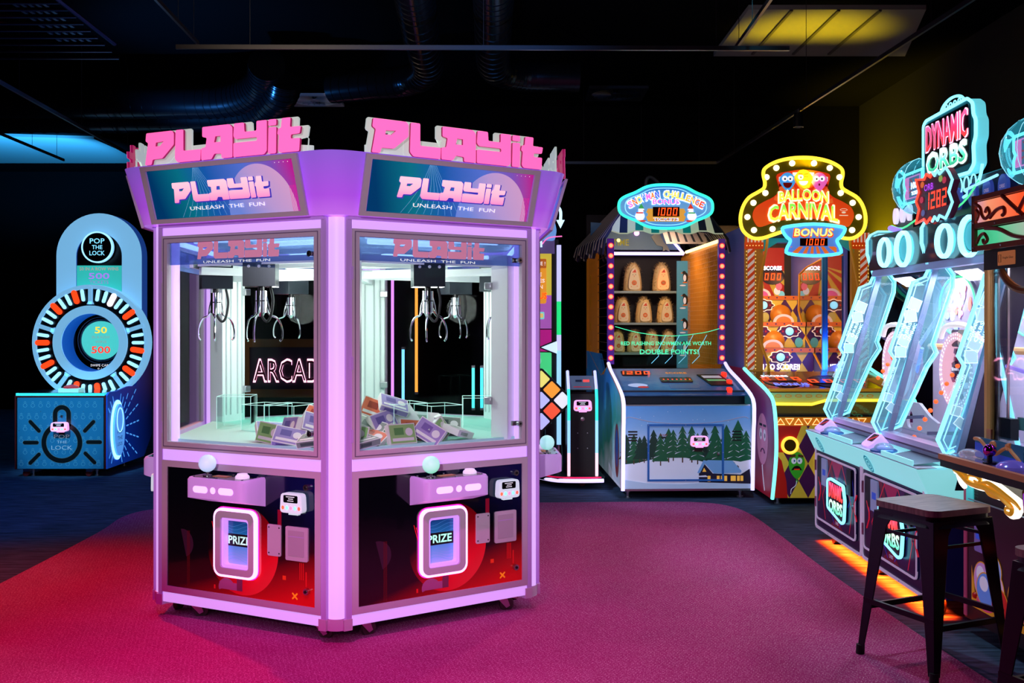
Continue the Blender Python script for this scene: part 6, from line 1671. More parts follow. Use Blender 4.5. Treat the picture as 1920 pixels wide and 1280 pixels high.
for k in range(2):
    x = k * UW
    mb = MB(FR(.012)); mb.prism(rect(x + .01, .10, x + UW - .004, .66), 0, .004, M_navy)
    mb.prism(roundp([(x + .008, .098), (x + UW - .002, .098), (x + UW - .002, .67), (x + .008, .67)], .03), .002, .010, M_outl, [roundp([(x + .026, .116), (x + UW - .02, .116), (x + UW - .02, .66), (x + .026, .66)], .025)])
    bolts(mb, [(x + .03, .107), (x + .3, .107), (x + .6, .107), (x + .9, .107)], .010, .004)
    mb.build('front_panel', orb)
    mb = MB(FR(.006)); d = [(x + .06, .17), (x + UW - .10, .17), (x + UW - .08, .19), (x + UW - .08, .62), (x + .06, .62)]
    mb.prism(roundp(d, .03), 0, .008, M_navy); mb.prism(roundp(d, .03), .004, .012, M_outl, [roundp(inflate(d, -.012), .025)])
    cxd = x + .50
    mb.flat([(cxd - .12, .605), (cxd + .10, .605), (cxd, .48)], .0085, M_mag); mb.flat([(cxd - .2, .605), (cxd - .14, .605), (cxd - .03, .46), (cxd - .09, .46)], .0086, M_crim); mb.flat([(cxd + .2, .605), (cxd + .14, .605), (cxd + .03, .46), (cxd + .09, .46)], .0086, mat('art_dim_violet', (70, 24, 90), .4, 0, (60, 20, 90), .2))
    mb.flat([(cxd - .12, .185), (cxd + .12, .185), (cxd + .02, .25), (cxd, .30), (cxd - .02, .25)], .0085, M_crim)
    for s_ in (-1, 1):
        for (a, b_, c) in (((.05, .2), (.28, .42), M_artb), ((.1, .6), (.30, .35), M_artr), ((.30, .35), (.24, .20), M_artr), ((.28, .6), (.34, .4), M_artb)):
            mb.flat(capsule((cxd + s_ * a[0], a[1]), (cxd + s_ * b_[0], b_[1]), .004, 3), .0088, c)
        mb.ring([(cxd + s_ * .38, .46, .010), (cxd + s_ * .34, .40, .010), (cxd + s_ * .34, .36, .010), (cxd + s_ * .38, .30, .010)], .005, M_artr, 5)
    mb.text('ORBS', cxd, .215, .02, M_outl, .009, .06, .01)
    mb.prism(rect(x + .10, .43, x + .20, .60), .008, .012, M_dark); mb.prism(rect(x + .20, .42, x + .31, .60), .008, .018, mat('ticket_slot_steel', (175, 180, 215), .35, .3, (150, 170, 230), .2)); mb.flat(rect(x + .225, .49, x + .29, .53), .0185, mat('blue_sticker', (50, 90, 210), .4, 0, (40, 80, 210), .4))
    mb.prism(rect(x + .72, .44, x + .80, .60), .008, .02, M_dark); mb.lathe([(.012, .012), (.01, .024), (0, .026)], (x + .83, .38, 0), M_steel, 10)
    dr = mb.build('cabinet_door', orb)
    mb = MB(FR(.006)); sg = roundp([(x + .375, .30), (x + .375, .48), (x + .44, .495), (x + .69, .485), (x + .70, .44), (x + .72, .40), (x + .70, .26), (x + .655, .245)], .02)
    mb.prism(sg, .008, .03, M_dark); mb.ring([(p[0], p[1], .028) for p in sg], .010, M_ncy, 8, True)
    mb.text('DYNAMIC', x + .54, .425, .095, gradmat('orbs_pink_small', (0, 0, 1), .37, .48, [(0, (250, 90, 70)), (1, (235, 100, 150))], 1.0), .031, .27, .04, fan=.1); mb.text('ORBS', x + .54, .325, .08, gradmat('orbs_mint_small', (0, 0, 1), .28, .37, [(0, (90, 200, 170)), (1, (220, 235, 225))], .9), .031, .27, .05)
    mb.build('door_sign', dr)
    MB(FR(.006)).cyl((x + .065, .25, .015), (x + .065, .32, .015), .008, M_steel, 8).cyl((x + .065, .50, .015), (x + .065, .57, .015), .008, M_steel, 8).build('hinge', dr)
mb = MB()
for x in (.1, .95, 1.78): mb.lathe([(0, -.02), (.045, -.02), (.045, .02), (0, .02)], (x, .12, .046), M_dark, 16, 'y').box((x - .03, .09, .05), (x + .03, .15, .10), M_dark)
mb.build('caster', orb)
mb = MB(); mb.box((.02, .045, .090), (WO - .02, .07, .097), lit('orange_underglow', (255, 60, 5), 8)); mb.build('underglow_strip', orb)
ul = area('underglow_led', (2.1 + .10, 7.07 - .94, .088), (2.1 + .10, 7.07 - .94, 0), 170, (255, 50, 4), .09, 1.84); ul.rotation_euler = (0, 0, 0); ul.data.spread = R(78)
# console
mb = MB(); M_mintc = lit('pale_cyan_acrylic', (140, 226, 232), .74, (150, 210, 215))
vs = []
prc = [(-.055, .765), (.02, .61), (.10, .56), (.3, .56), (.3, .80), (.16, .80), (.10, .775)]
mb.M = Matrix.Translation((-.02, 0, 0)) @ sm; mb.prism(prc, 0, WO + .06, M_mintc); mb.M = Matrix()
mb.box((-.02, -.05, .766), (WO + .04, .10, .772), mat('console_lip', (190, 205, 225), .25))
for k in range(2):
    x = k * UW
    mb.box((x + .46, -.04, .772), (x + .90, .14, .776), mat('tray_grey', (150, 165, 185), .2)); mb.box((x + .46, -.045, .77), (x + .90, -.035, .80), M_mintc)
    mb.add([(x + .44, .15, .80), (x + .90, .15, .80), (x + .90, -.04, .778), (x + .52, -.04, .778)], [(0, 1, 2, 3)], mat('tray_shade', (120, 160, 175), .2))
mb.build('console', orb)
for k in range(2):
    x = k * UW
    mb = MB(Matrix.Translation((0, -.018, .69)) @ Matrix.Rotation(math.atan2(.075, .155), 4, 'X') @ F); t_m = mat('ring_teal', (20, 150, 170), .4, 0, (10, 150, 170), .4)
    for r_ in (.055, .038, .02): mb.flat(ell(x + .20, 0, r_, r_, 28), .004, t_m, [ell(x + .20, 0, r_ - .011, r_ - .011, 28)])
    mb.build('ring_emblem', orb)
    mb = MB(Matrix.Translation((x + .10, .04, .80)) @ Matrix.Rotation(-R(50), 4, 'X') @ F); mb.prism(rrect(-.075, -.05, .075, .06, .025), -.04, .02, lit('orb_reader_lilac', (205, 165, 235), .75)); mb.flat(rrect(-.05, -.01, .04, .05, .01), .021, mat('reader_face_dark', (40, 30, 50), .2)); mb.flat([(-.04, .0), (.03, .045), (.035, .03), (-.03, -.008)], .0215, M_artr); mb.build('card_reader', orb)
    mb = MB(); mb.lathe([(.075, .772), (.075, .782), (.06, .79)], (x + .30, .03, 0), mat('blue_base_ring', (70, 130, 200), .2, .3), 24); mb.ball((x + .30, .03, .79), .055, glassmat('dome_glass', (210, 235, 255), .3, .02, (190, 210, 255), .15, .2), 20, 10, (1, 1, .6)); mb.build('dome_button', orb)
# playfield box
M_pf = mat('pale_playfield', (190, 185, 205), .5, 0, (160, 160, 200), .12); M_pfd = mat('grey_lilac_panel', (150, 140, 170), .4)
mb = MB(); mb.box((.01, .12, .80), (WO - .01, 1.05, .82), M_pfd); mb.box((.01, .82, .82), (WO - .01, .85, 2.05), M_pf); mb.build('playfield_box', orb)
mb = MB(FR(.20)); mb.prism(rect(.02, .83, WO - .02, .86), 0, .08, mat('lilac_lower_rail', (195, 170, 205), .35, .2, (170, 150, 200), .15)); mb.build('lower_rail', orb)
def slant(z): return .14 + (z - .84) * (.44 - .14) / (1.85 - .84)
for k in range(2):
    x = k * UW
    mb = MB(); a, b_ = (x + .03, slant(.85), .85), (x + UW - .03, slant(.85), .85); c, d = (x + UW - .03, slant(1.82), 1.82), (x + .03, slant(1.82), 1.82)
    mb.add([a, b_, c, d], [(0, 1, 2, 3)], glassmat('orb_front_glass', (246, 252, 255), .16)); mb.build('slanted_glass', orb)
    # dome of colourful prizes on the back wall, upper
    mb = MB(FR(.80)); mb.prism(ell(x + .50, 1.62, .27, .20, 36), 0, .02, M_pfd); mb.ring([(p[0], p[1], .03) for p in ell(x + .50, 1.62, .26, .19, 36)], .006, lit('thin_green_neon', (80, 235, 150), 1.3), 6, True)
    rr_ = random.Random(11 + k)
    for q in range(26):
        a_, r_ = rr_.uniform(0, 6.28), rr_.uniform(0, .9); c_ = rr_.choice([(235, 150, 190), (140, 170, 235), (235, 215, 150), (180, 230, 220), (240, 120, 100), (210, 190, 235)])
        mb.flat(ell(x + .50 + .23 * r_ * math.cos(a_), 1.62 + .165 * r_ * math.sin(a_), rr_.uniform(.02, .04), rr_.uniform(.02, .04), 10), .021 + q * .0003, lit('prize_dot_%d' % c_[1], c_, .65))
    mb.build('prize_picture', orb)
    # wheel with pink light rim
    wx, wy, wz, wr = x + .255, .46, 1.23, .225
    mb = MB(FR(wy)); n = 48
    mb.prism(ell(wx, wz, wr, wr, n), -.10, 0, lit('pink_white_rim', (250, 190, 205), .8, (230, 200, 215)), [ell(wx, wz, wr * .80, wr * .80, n)])
    mb.prism(ell(wx, wz, wr * 1.04, wr * 1.04, n), -.10, -.03, mat('rose_rim', (215, 110, 150), .4, 0, (230, 90, 140), .5), [ell(wx, wz, wr, wr, n)])
    for q in range(44):
        a_ = 2 * PI * q / 44; 
        for r_ in (.85, .94): mb.flat(ell(wx + wr * r_ * math.cos(a_), wz + wr * r_ * math.sin(a_), .005, .005, 6), .001, lit('rim_led', (255, 240, 245), 2.4))
    o_ = mb.build('light_wheel', orb)
    mb = MB(FR(wy + .06)); mb.prism(ell(wx, wz, wr * .8, wr * .8, n), -.02, 0, glassmat('wheel_disc', (225, 215, 235), .2, .1, (150, 140, 180), .2, .4))
    for q in range(30):
        a_, r_ = rr_.uniform(0, 6.28), math.sqrt(rr_.random()) * .72; u, v = wx + wr * r_ * math.cos(a_), wz + wr * r_ * math.sin(a_); s_ = rr_.uniform(.012, .024); t_ = rr_.uniform(0, 1.5)
        mb.prism([(u + s_ * math.cos(t_ + h * PI / 2), v + s_ * math.sin(t_ + h * PI / 2)) for h in range(4)], .0, rr_.uniform(.01, .03), rr_.choice([M_white, M_pfd, mat('grey_token', (110, 105, 125), .3), mat('rose_token', (220, 120, 150), .4), lit('token_white', (235, 235, 250), .7)]))
    mb.build('token_disc', o_)
    mb = MB(FR(wy + .0)); mb.ring([(p[0], p[1], 0) for p in smoothp([(wx - .20, 1.42), (wx - .12, 1.49), (wx + .16, 1.49), (wx + .24, 1.41), (wx + .32, 1.40)], False, 4)], .016, lit('ivory_arch', (235, 225, 225), .8), 8)
    mb.prism(rrect(wx - .10, 1.37, wx + .14, 1.47, .02), -.05, -.02, mat('dusk_plate', (80, 60, 80), .3)); mb.seg('1', wx - .02, 1.42, .06, M_do, -.019); mb.prism(rrect(wx + .03, 1.37, wx + .15, 1.47, .02), -.02, .0, mat('ivory_plate', (215, 205, 190), .4, 0, (200, 190, 180), .3))
    mb.build('score_arch', orb)
    mb = MB(FR(.5)); mb.prism([(x + .2, .82), (x + .2, .93), (x + .3, 1.0), (x + .62, 1.0), (x + .78, .93), (x + .9, .90), (x + .9, .82)], 0, .02, mat('ivory_gate', (215, 210, 220), .4, 0, (190, 185, 210), .25), [rrect(x + .42, .83, x + .52, .94, .04)]); mb.prism([(x + .05, .84), (x + .9, .93), (x + .9, .95), (x + .05, .86)], .1, .12, M_pfd); mb.build('return_gate', orb)
    ub = MB().ball((0, 0, 0), .013, lit('orange_orb_lamp', (255, 90, 40), 1.8), 12, 8)
    f_ = None
    for q in range(9):
        t_ = q / 8; mt = Matrix.Translation((x + .26, .22 + .25 * t_, .85 + .41 * t_))
        if k == 0:
            mt = Matrix.Translation((x + .40, .3 + .25 * t_, 1.15 + .35 * t_))
            if q > 4: continue
        f_ = inst(f_, orb, mt) if f_ else ub.build('orange_orb_lamp', orb, mt)
    mb = MB()
    for (p, q_) in (((x + .3, .55, 1.0), (x + .62, .5, 1.35)), ((x + .7, .6, 1.6), (x + .35, .55, 1.3))): mb.cyl(p, q_, .012, lit('violet_tube', (150, 130, 240), 1.1), 8)
    mb.cyl((x + .1, .6, 1.05), (x + .35, .55, .98), .008, lit('teal_tube', (50, 220, 200), 1.3), 8); mb.cyl((x + .55, .58, 1.36), (x + .9, .58, 1.36), .02, mat('gold_bar', (230, 180, 120), .35, .3, (230, 170, 90), .4), 8)
    mb.build('inner_light_tube', orb)
area('orb_playfield_led', (2.1 + .62, 6.6, 1.8), (2.1 + .6, 6.6, .9), 18, (235, 235, 255), .3, .6)
area('orb_playfield_led', (2.1 + .62, 5.67, 1.8), (2.1 + .6, 5.67, .9), 24, (235, 235, 255), .3, .6)
# dividers
fr_ = [(.108, .837), (.071, .911), (.14, 1.10), (.206, 1.29), (.175, 1.337), (.278, 1.64), (.314, 1.756), (.386, 1.785), (.412, 1.84), (.367, 1.99), (.367, 2.08), (.39, 2.12), (.44, 2.145), (.56, 2.145)]
bk_ = [(.56, 2.0), (.50, 1.88), (.56, 1.80), (.555, 1.72), (.44, 1.38), (.46, 1.33), (.40, 1.24), (.30, 1.02), (.24, .89)]
M_div = glassmat('divider_acrylic', (190, 225, 235), .2, .05, (120, 200, 230), .16, .16)
dvs = []
for k, x in enumerate((0, .94, 1.88)):
    mb = MB(Matrix.Translation((x - .012, 0, 0)) @ sm); mb.prism(fr_ + bk_, 0, .024, M_div); o_ = mb.build('lit_divider', orb)
    mb = MB(Matrix.Translation((x - .012, 0, 0)) @ sm)
    for w_ in (0, .024): mb.ring([(p[0], p[1], w_) for p in fr_ + bk_], .0065, M_ncy, 6, True)
    f2 = inflate(fr_ + bk_, -.022); mb.ring([(p[0], p[1], .025) for p in f2], .0035, M_ncy2, 5, True)
    mb.ring([(p[0] + .0, p[1] + .0, .012) for p in [(.12, .84), (.2, 1.05), (.33, 1.45), (.40, 1.72), (.43, 1.86), (.41, 2.0), (.42, 2.1)]], .005, M_ncy2, 5)
    mb.build('neon_outline', o_)
    mb = MB(Matrix.Translation((x + .013, 0, 0)) @ sm)
    mw_ = lit('etched_white', (205, 240, 250), .8)
    def sq(u, v, s_, t_):
        P = [(u + s_ * math.cos(t_ + h * PI / 2), v + s_ * math.sin(t_ + h * PI / 2)) for h in range(4)]
        mb.flat(P, .001, mat('etched_haze', (170, 215, 230), .5, 0, (150, 210, 235), .45)); mb.ring([(a, b_, .001) for a, b_ in P], .003, mw_, 5, True)
    for (u, v, s_, t_) in ((.30, 1.62, .05, .4), (.275, 1.55, .05, .9), (.235, 1.40, .045, .3), (.215, 1.335, .045, .8), (.14, 1.06, .035, .5), (.16, 1.0, .035, .1), (.43, 2.0, .035, .8), (.43, 1.93, .035, .8)): sq(u + .02, v, s_, t_)
    for j in range(3):
        mb.text('DYNAMIC' if j != 1 else 'ORBS', .245 + j * .03, 1.47 - j * .008, .02, mw_, .002, .11, .02, rot=R(68))
    for j in range(2): mb.text('DYNAMIC ORBS', .15 + j * .028, 1.19, .014, mw_, .002, .12, .01, rot=R(68))
    mb.build('etched_pattern', o_)
    mb = MB(Matrix.Translation((x - .02, 0, 0)) @ sm)
    if k < 2: mb.prism([(.15, .85), (.185, .85), (.47, 1.86), (.44, 1.88)], 0, .045, mat('steel_blue_bar', (130, 150, 185), .3, .5, (110, 140, 190), .2)); mb.prism([(.44, 1.86), (.47, 1.86), (.45, 2.12), (.42, 2.12)], 0, .045, M_mintc)
    else: mb.prism([(.15, .85), (.185, .85), (.47, 1.86), (.44, 1.88)], .02, .06, mat('steel_blue_bar', (130, 150, 185), .3, .5))
    mb.build('glass_frame_bar', orb)
mb = MB(Matrix.Translation((WO + .015, 0, 0)) @ sm); mb.prism([(.14, .66), (.26, .66), (.30, .84), (.56, 1.86), (.80, 2.1), (.5, 2.1), (.44, 1.86)], 0, .03, mat('dark_violet_end', (34, 28, 60), .4)); mb.prism([(.1, .1), (1.08, .1), (1.08, .72), (.1, .72)], 0, .02, M_navy); mb.build('end_panel', orb)
# header with ring lights
mb = MB(); mb.box((0, .38, 1.87), (WO, .80, 2.10), mat('teal_black_header', (10, 46, 66), .2, coat=.4)); mb.box((.0, .40, 1.83), (WO, .46, 1.872), mat('lilac_blue_bar', (150, 165, 205), .4, 0, (130, 150, 210), .3)); mb.build('header_box', orb)
for k, x in enumerate((.35, .67, 1.28, 1.60)):
    mb = MB(FR(.37)); big = .115 if k % 2 else .10
    mb.lathe([(big, 0), (big, .02), (big - .008, .03), (big - .022, .02), (big - .022, 0)], (x, 1.975, 0), lit('ring_lamp_cyan', (150, 240, 255), 2.0), 36)
    mb.flat(ell(x, 1.975, big - .022, big - .022, 30), .002, lit('ring_centre_teal', (70, 190, 205), .55) if k % 2 else mat('ring_dark_grid', (20, 70, 85), .3, 0, (20, 90, 110), .4))
    if k % 2: mb.flat(ell(x, 1.975, big - .034, big - .034, 30), .0035, M_dark, [ell(x, 1.975, big - .038, big - .038, 30)])
    mb.build('ring_lamp', orb)
mb = MB()
for x in (.47, 1.41): mb.box((x - .03, .44, 1.76), (x + .03, .47, 1.79), M_steel)
mb.build('glass_latch', orb)
# upper body and ovals
mb = MB(); mb.box((.05, .55, 2.10), (1.80, .95, 2.34), mat('upper_navy', (24, 26, 60), .35)); mb.box((.0, .60, 2.28), (1.95, .95, 2.36), mat('teal_upper', (40, 130, 150), .4, 0, (30, 120, 140), .25))
mb.build('upper_body', orb)
for x in (.10, .22, .34): MB(FR(.54)).prism(ell(x, 2.24, .035, .055, 18), 0, .02, lit('white_oval', (230, 220, 250), .9)).build('oval_badge', orb)
for x in (1.02, 1.22, 1.40, 1.58): MB(FR(.54)).prism(ell(x + .05, 2.24, .05, .065, 20), 0, .02, mat('violet_oval', (60, 70, 160), .4, 0, (60, 80, 180), .4)).text('ORBS', x + .05, 2.24, .02, M_outl, .021, .06, .01).build('oval_badge', orb)
mb = MB(); mb.ring(smoothp([(.05, .52, 2.18), (.3, .50, 2.14), (.6, .5, 2.18), (.9, .5, 2.16), (1.2, .5, 2.2), (1.4, .5, 2.3)], False, 4), .006, lit('thin_green_neon', (80, 235, 150), 1.3), 6); mb.cyl((.08, .5, 2.16), (.3, .48, 2.12), .02, lit('violet_tube', (150, 130, 240), 1.1), 8)
mb.cyl((1.22, .5, 2.27), (1.62, .5, 2.30), .008, M_ncy2, 6); mb.build('trim_tube', orb)
# jackpot star display
mb = MB(FR(.36)); sx_, sz_ = 1.14, 2.245; st = []
for i in range(26):
    a = 2 * PI * i / 26; ca, sa = math.cos(a), math.sin(a); m_ = max(abs(ca) / .22, abs(sa) / .125); r_ = (1 / m_) * (1.16 if i % 2 else .95)
    st.append((sx_ + r_ * ca, sz_ + r_ * sa))
mb.prism(st, -.04, 0, mat('jackpot_maroon', (60, 24, 44), .3, 0, (70, 20, 50), .3))
mb.ring([(p[0], p[1], .004) for p in st[7:20]], .008, lit('neon_red_orange', (255, 70, 50), 1.7), 7); mb.ring([(p[0], p[1], .004) for p in st[19:] + st[:8]], .008, M_ncy, 7)
mb.prism(rect(sx_ - .12, sz_ - .07, sx_ + .19, sz_ + .03), 0, .005, mat('display_maroon', (50, 16, 30), .2)); mb.seg('1282', sx_ + .035, sz_ - .02, .10, lit('digit_red', (255, 60, 40), 2.0), .006, None, .06, .98)
mb.text('ORB', sx_ - .07, sz_ + .065, .04, lit('jackpot_purple', (170, 80, 200), .8), .004, .13, .02)
for u, v, c_ in ((-.16, .09, (230, 120, 60)), (.1, .09, (150, 190, 90)), (-.17, 0, (200, 60, 90)), (.15, .075, (110, 60, 140)), (-.15, -.08, (90, 110, 170))): mb.flat(ell(sx_ + u, sz_ + v, .028, .02, 10), .005, lit('jp_%d' % c_[1], c_, .6))
mb.build('jackpot_display', orb)
# main sign
mb = MB(FR(.52)); sp = roundp([(.60, 2.40), (.60, 2.76), (.64, 2.785), (1.22, 2.80), (1.29, 2.76), (1.30, 2.69), (1.33, 2.66), (1.33, 2.56), (1.30, 2.52), (1.31, 2.41), (1.25, 2.37), (.95, 2.375), (.9, 2.34), (.82, 2.375), (.63, 2.385)], .02)
mb.prism(sp, -.07, 0, mat('sign_teal_back', (20, 80, 95), .3, 0, (30, 120, 140), .3), (), lit('sign_side_aqua', (110, 220, 235), .8))
mb.ring([(p[0], p[1], .004) for p in sp], .010, lit('neon_sign_cyan', (125, 235, 255), 2.2), 8, True)
mb.prism(roundp([(.635, 2.41), (.635, 2.755), (1.255, 2.765), (1.265, 2.42)], .02), .0, .012, mat('sign_inner_black', (14, 26, 40), .3))
mb.ring([(p[0], p[1], -.03) for p in ell(.95, 2.79, .17, .075, 20, 0, 180)], .009, M_ncy, 6)
for q in range(4): mb.ring([(p[0], p[1], -.03) for p in ell(.86 + q * .06, 2.81, .022, .03, 14)], .004, M_ncy2, 5, True)
for q in range(4): mb.ring([(p[0], p[1], -.01) for p in ell(1.0 + q * .09, 2.31, .034, .045, 16)], .005, M_ncy2, 5, True)
mb.ring([(p[0], p[1], -.02) for p in smoothp([(.85, 2.25), (1.1, 2.24), (1.3, 2.30), (1.36, 2.40)], False, 4)], .009, M_ncy, 6)
mb.text('DYNAMIC', .955, 2.66, .175, lit('dyn_white_edge', (255, 200, 225), .9), .014, .60, .045); mb.text('DYNAMIC', .955, 2.66, .16, gradmat('dyn_pink_red', (0, 0, 1), 2.58, 2.75, [(0, (245, 70, 60)), (.5, (225, 60, 110)), (1, (240, 110, 160))], 1.0), .016, .58, .025)
mb.text('ORBS', .955, 2.50, .145, lit('orbs_white_edge', (215, 240, 235), .85), .014, .58, .07); mb.text('ORBS', .955, 2.50, .115, gradmat('orbs_mint_teal', (0, 0, 1), 2.43, 2.56, [(0, (20, 130, 110)), (.5, (110, 215, 180)), (1, (220, 240, 235))], .95), .016, .54, .03)
mb.build('top_sign', orb)
MB().box((.8, .6, 2.3), (1.1, .7, 2.7), M_dark).build('sign_post', orb)
M_sphr = glassmat('clear_sphere', (190, 235, 240), .28, .03, (60, 160, 180), .16, .06)
for x, y in ((.47, .56), (1.86, .60)):
    mb = MB(); mb.ball((x, y, 2.39), .185, M_sphr, 32, 20); o_ = mb.build('clear_sphere', orb)
    mb = MB(FR(y - .05)); c0, c1_ = x, 2.385
    tk = [(c0 - .13, c1_ - .075), (c0 + .13, c1_ - .075), (c0 + .13, c1_ - .03), (c0 + .11, c1_), (c0 + .13, c1_ + .03), (c0 + .13, c1_ + .085), (c0 - .13, c1_ + .085), (c0 - .13, c1_ + .03), (c0 - .11, c1_), (c0 - .13, c1_ - .03)]
    mb.prism(tk, 0, .01, mat('ticket_slate', (110, 120, 160), .4, 0, (110, 120, 170), .4)); mb.ring([(p[0], p[1], .008) for p in inflate(tk, .016)], .009, M_ncy, 7, True); mb.ring([(p[0], p[1], .012) for p in inflate(tk, -.012)], .004, lit('ticket_pink', (240, 110, 180), 1.1), 5, True)
    mb.flat([(c0 - .115, c1_ - .06), (c0 - .06, c1_ - .06), (c0 - .06, c1_ + .07), (c0 - .115, c1_ + .07), (c0 - .10, c1_)], .0115, lit('ticket_pink', (240, 110, 180), 1.1))
    for q in range(5): mb.flat([(c0 + .03, c1_), (c0 + .11 * math.cos(q * .9), c1_ + .065 * math.sin(q * .9)), (c0 + .11 * math.cos(q * .9 + .25), c1_ + .065 * math.sin(q * .9 + .25))], .0112, M_artr)
    mb.text('1000', c0 + .04, c1_ + .015, .045, mwh, .0125, .13, .03); mb.text('TICKETS', c0 + .04, c1_ - .035, .024, mwh, .0125, .12, .02)
    mb.build('ticket_panel', o_)
    mb = MB()
    for a in (0, 60, 120): mb.ring([(x + .187 * math.cos(R(t_)) * math.cos(R(a)), y + .187 * math.cos(R(t_)) * math.sin(R(a)), 2.39 + .187 * math.sin(R(t_))) for t_ in range(0, 360, 20)], .002, M_ncy2, 4, True)
    mb.build('sphere_seam', o_)
    MB().cyl((x, y, 2.12), (x, y, 2.215), .06, M_dark, 16).build('sphere_neck', o_)

# ================================================================ CAROUSEL style machine at the right edge
car = thing('carousel_game_machine', 'ornate black cabinet game with gold scroll counter front and red green scroll canopy', 'arcade game', (2.17, 5.02, 0), -PI / 2 + R(3))
M_wood = mat('orange_wood_edge', (205, 130, 80), .4); M_gold2 = mat('gold_scroll', (235, 175, 60), .3, .3, (235, 160, 30), .35); M_halo = lit('warm_white_halo', (255, 245, 225), 1.7)
LC = 1.5
mb = MB(); mb.box((.03, .05, .07), (LC, .9, .80), mat('black_cabinet', (12, 12, 16), .35, coat=.2)); mb.build('lower_cabinet', car)
mb = MB(FR(.05)); mb.prism(rect(.03, .08, .055, .70), 0, .006, mat('rose_trim', (150, 60, 100), .4, 0, (150, 50, 90), .3)); mb.prism(rect(.055, .62, .12, .79), 0, .006, mat('cyan_panel', (70, 190, 200), .4, 0, (60, 190, 200), .5))
mb.ring([(.08, .655, .006), (LC, .655, .006)], .004, mat('pale_seam', (150, 170, 200), .3, .4), 5)
for i in range(5):
    for j in range(5): mb.flat(ell(.10 + i * .014, .675 + j * .014, .0045, .0045, 8), .001, mat('speaker_grille', (70, 90, 95), .4))
# picture of balloons / eggs
gb2 = mat('picture_gold', (215, 150, 40), .4, 0, (215, 140, 20), .25)
mb.flat([(.10, .14), (1.3, .14), (1.3, .175), (.18, .175), (.13, .22), (.10, .34)], .002, gb2)
mb.lathe([(.017, .002), (.012, .012), (0, .014)], (.135, .20, 0), M_rp, 14)
for (u, v, a, b_, c_, t_) in ((.20, .34, .075, .12, (190, 130, 200), 0), (.235, .29, .08, .11, (90, 130, 220), 1), (.30, .44, .07, .10, (150, 170, 235), 0), (.335, .30, .06, .13, (215, 170, 210), 0), (.36, .24, .07, .10, (190, 30, 24), 1), (.23, .20, .08, .05, (200, 60, 120), 0), (.50, .33, .07, .10, (230, 170, 90), 0), (.56, .30, .06, .09, (200, 60, 50), 1)):
    v = .14 + (v - .14) * .72; b_ *= .72
    mb.flat(ell(u, v, a + .006, b_ + .006, 24), .0022 + t_ * .002 + u * .001, gb2); mb.flat(ell(u, v, a, b_, 24), .0026 + t_ * .002 + u * .001, mat('egg_%d_%d' % c_[:2], c_, .4, 0, c_, .3)); mb.flat(ell(u - .015, v + b_ * .35, a * .5, b_ * .45, 16), .0030 + t_ * .002 + u * .001, mat('egg_shine', (220, 210, 235), .4, 0, (210, 200, 235), .3))
mb.flat(ell(.85, .28, .2, .16, 24), .004, mat('cocoa_face', (150, 100, 80), .4, 0, (140, 90, 70), .2)); mb.flat(ell(.86, .24, .15, .1, 24), .0045, mat('dark_green_face', (40, 60, 45), .4)); mb.flat(ell(.95, .26, .04, .05, 14), .005, mat('green_nose', (40, 150, 60), .4, 0, (40, 150, 60), .3))
mb.build('front_picture', car)
mb = MB(FR(.05)); mb.prism(rrect(.15, .42, .24, .56, .01), 0, .015, mat('ticket_dispenser_lilac', (120, 100, 170), .35, 0, (110, 90, 170), .25)); mb.flat(rect(.165, .48, .225, .51), .0155, mat('blue_sticker', (50, 90, 210), .4)); mb.build('ticket_dispenser', car)
MB(FR(.05)).prism(rrect(.66, .50, 1.1, .54, .012), 0, .05, mat('orange_red_handle', (235, 70, 30), .35, 0, (235, 60, 15), .5)).build('front_handle', car)
mb = MB(); cp_ = [(-.02, -.05), (LC, -.05), (LC, .9), (-.02, .9)]
mb.prism(cp_, .80, .835, M_dark); mb.box((-.025, -.058, .835), (LC, -.03, .862), M_wood); mb.box((-.025, -.03, .835), (LC, .9, .858), gradmat('counter_print', (1, 1, 0), 0, 2, [(0, (40, 50, 120)), (.4, (110, 60, 50)), (.7, (40, 60, 140)), (1, (90, 50, 60))], .08, .15, .8, 5, 1)); mb.build('counter', car)
# scrolls: halo lines + gold ribs
mb = MB(FR(.0)); gm = MB(FR(.0))
S1 = [(.06, .775), (.10, .765), (.14, .74), (.20, .70), (.27, .69), (.34, .695), (.42, .685), (.50, .66), (.56, .62), (.60, .575), (.585, .535), (.55, .535), (.545, .57), (.575, .58)]
S2 = [(.12, .775), (.17, .765), (.20, .735), (.18, .715), (.16, .735)]
S3 = [(.20, .76), (.28, .775), (.32, .75), (.30, .72), (.26, .73)]
S4 = [(.30, .71), (.38, .745), (.46, .72), (.54, .68), (.62, .64), (.66, .60)]
S5 = [(.36, .68), (.40, .645), (.46, .64), (.52, .655), (.58, .63)]
for s_, r_ in ((S1, .019), (S2, .012), (S3, .012), (S4, .014), (S5, .012)):
    P = [(p[0] * .98, .80 - (.79 - p[1]) * .5, .02) for p in smoothp(s_, False, 4)]; n_p = len(P); r_ *= .72
    gm.ring(P, r_, M_gold2, 8, False, [r_ * (.55 + .6 * math.sin(PI * min(1, i / n_p * 1.1))) for i in range(n_p)])
    mb.ring([(p[0], p[1], .0) for p in P], r_ * 1.8, M_halo, 8)
mb.ring([(p[0], p[1], .0) for p in smoothp([(.055, .79), (.09, .74), (.13, .72)], False, 4)], .012, M_halo, 8)
g0 = gm.build('gold_scroll', car); mb.build('scroll_backlight', g0)
mb = MB(FR(.02)); mb.prism(roundp([(.64, .79), (.78, .79), (.78, .70), (.66, .67)], .02), 0, .03, mat('bronze_badge', (150, 70, 30), .3, .5)); mb.prism(roundp([(.655, .78), (.765, .78), (.765, .71), (.67, .685)], .02), .03, .035, lit('purple_badge', (150, 60, 190), .7)); mb.build('badge', car)
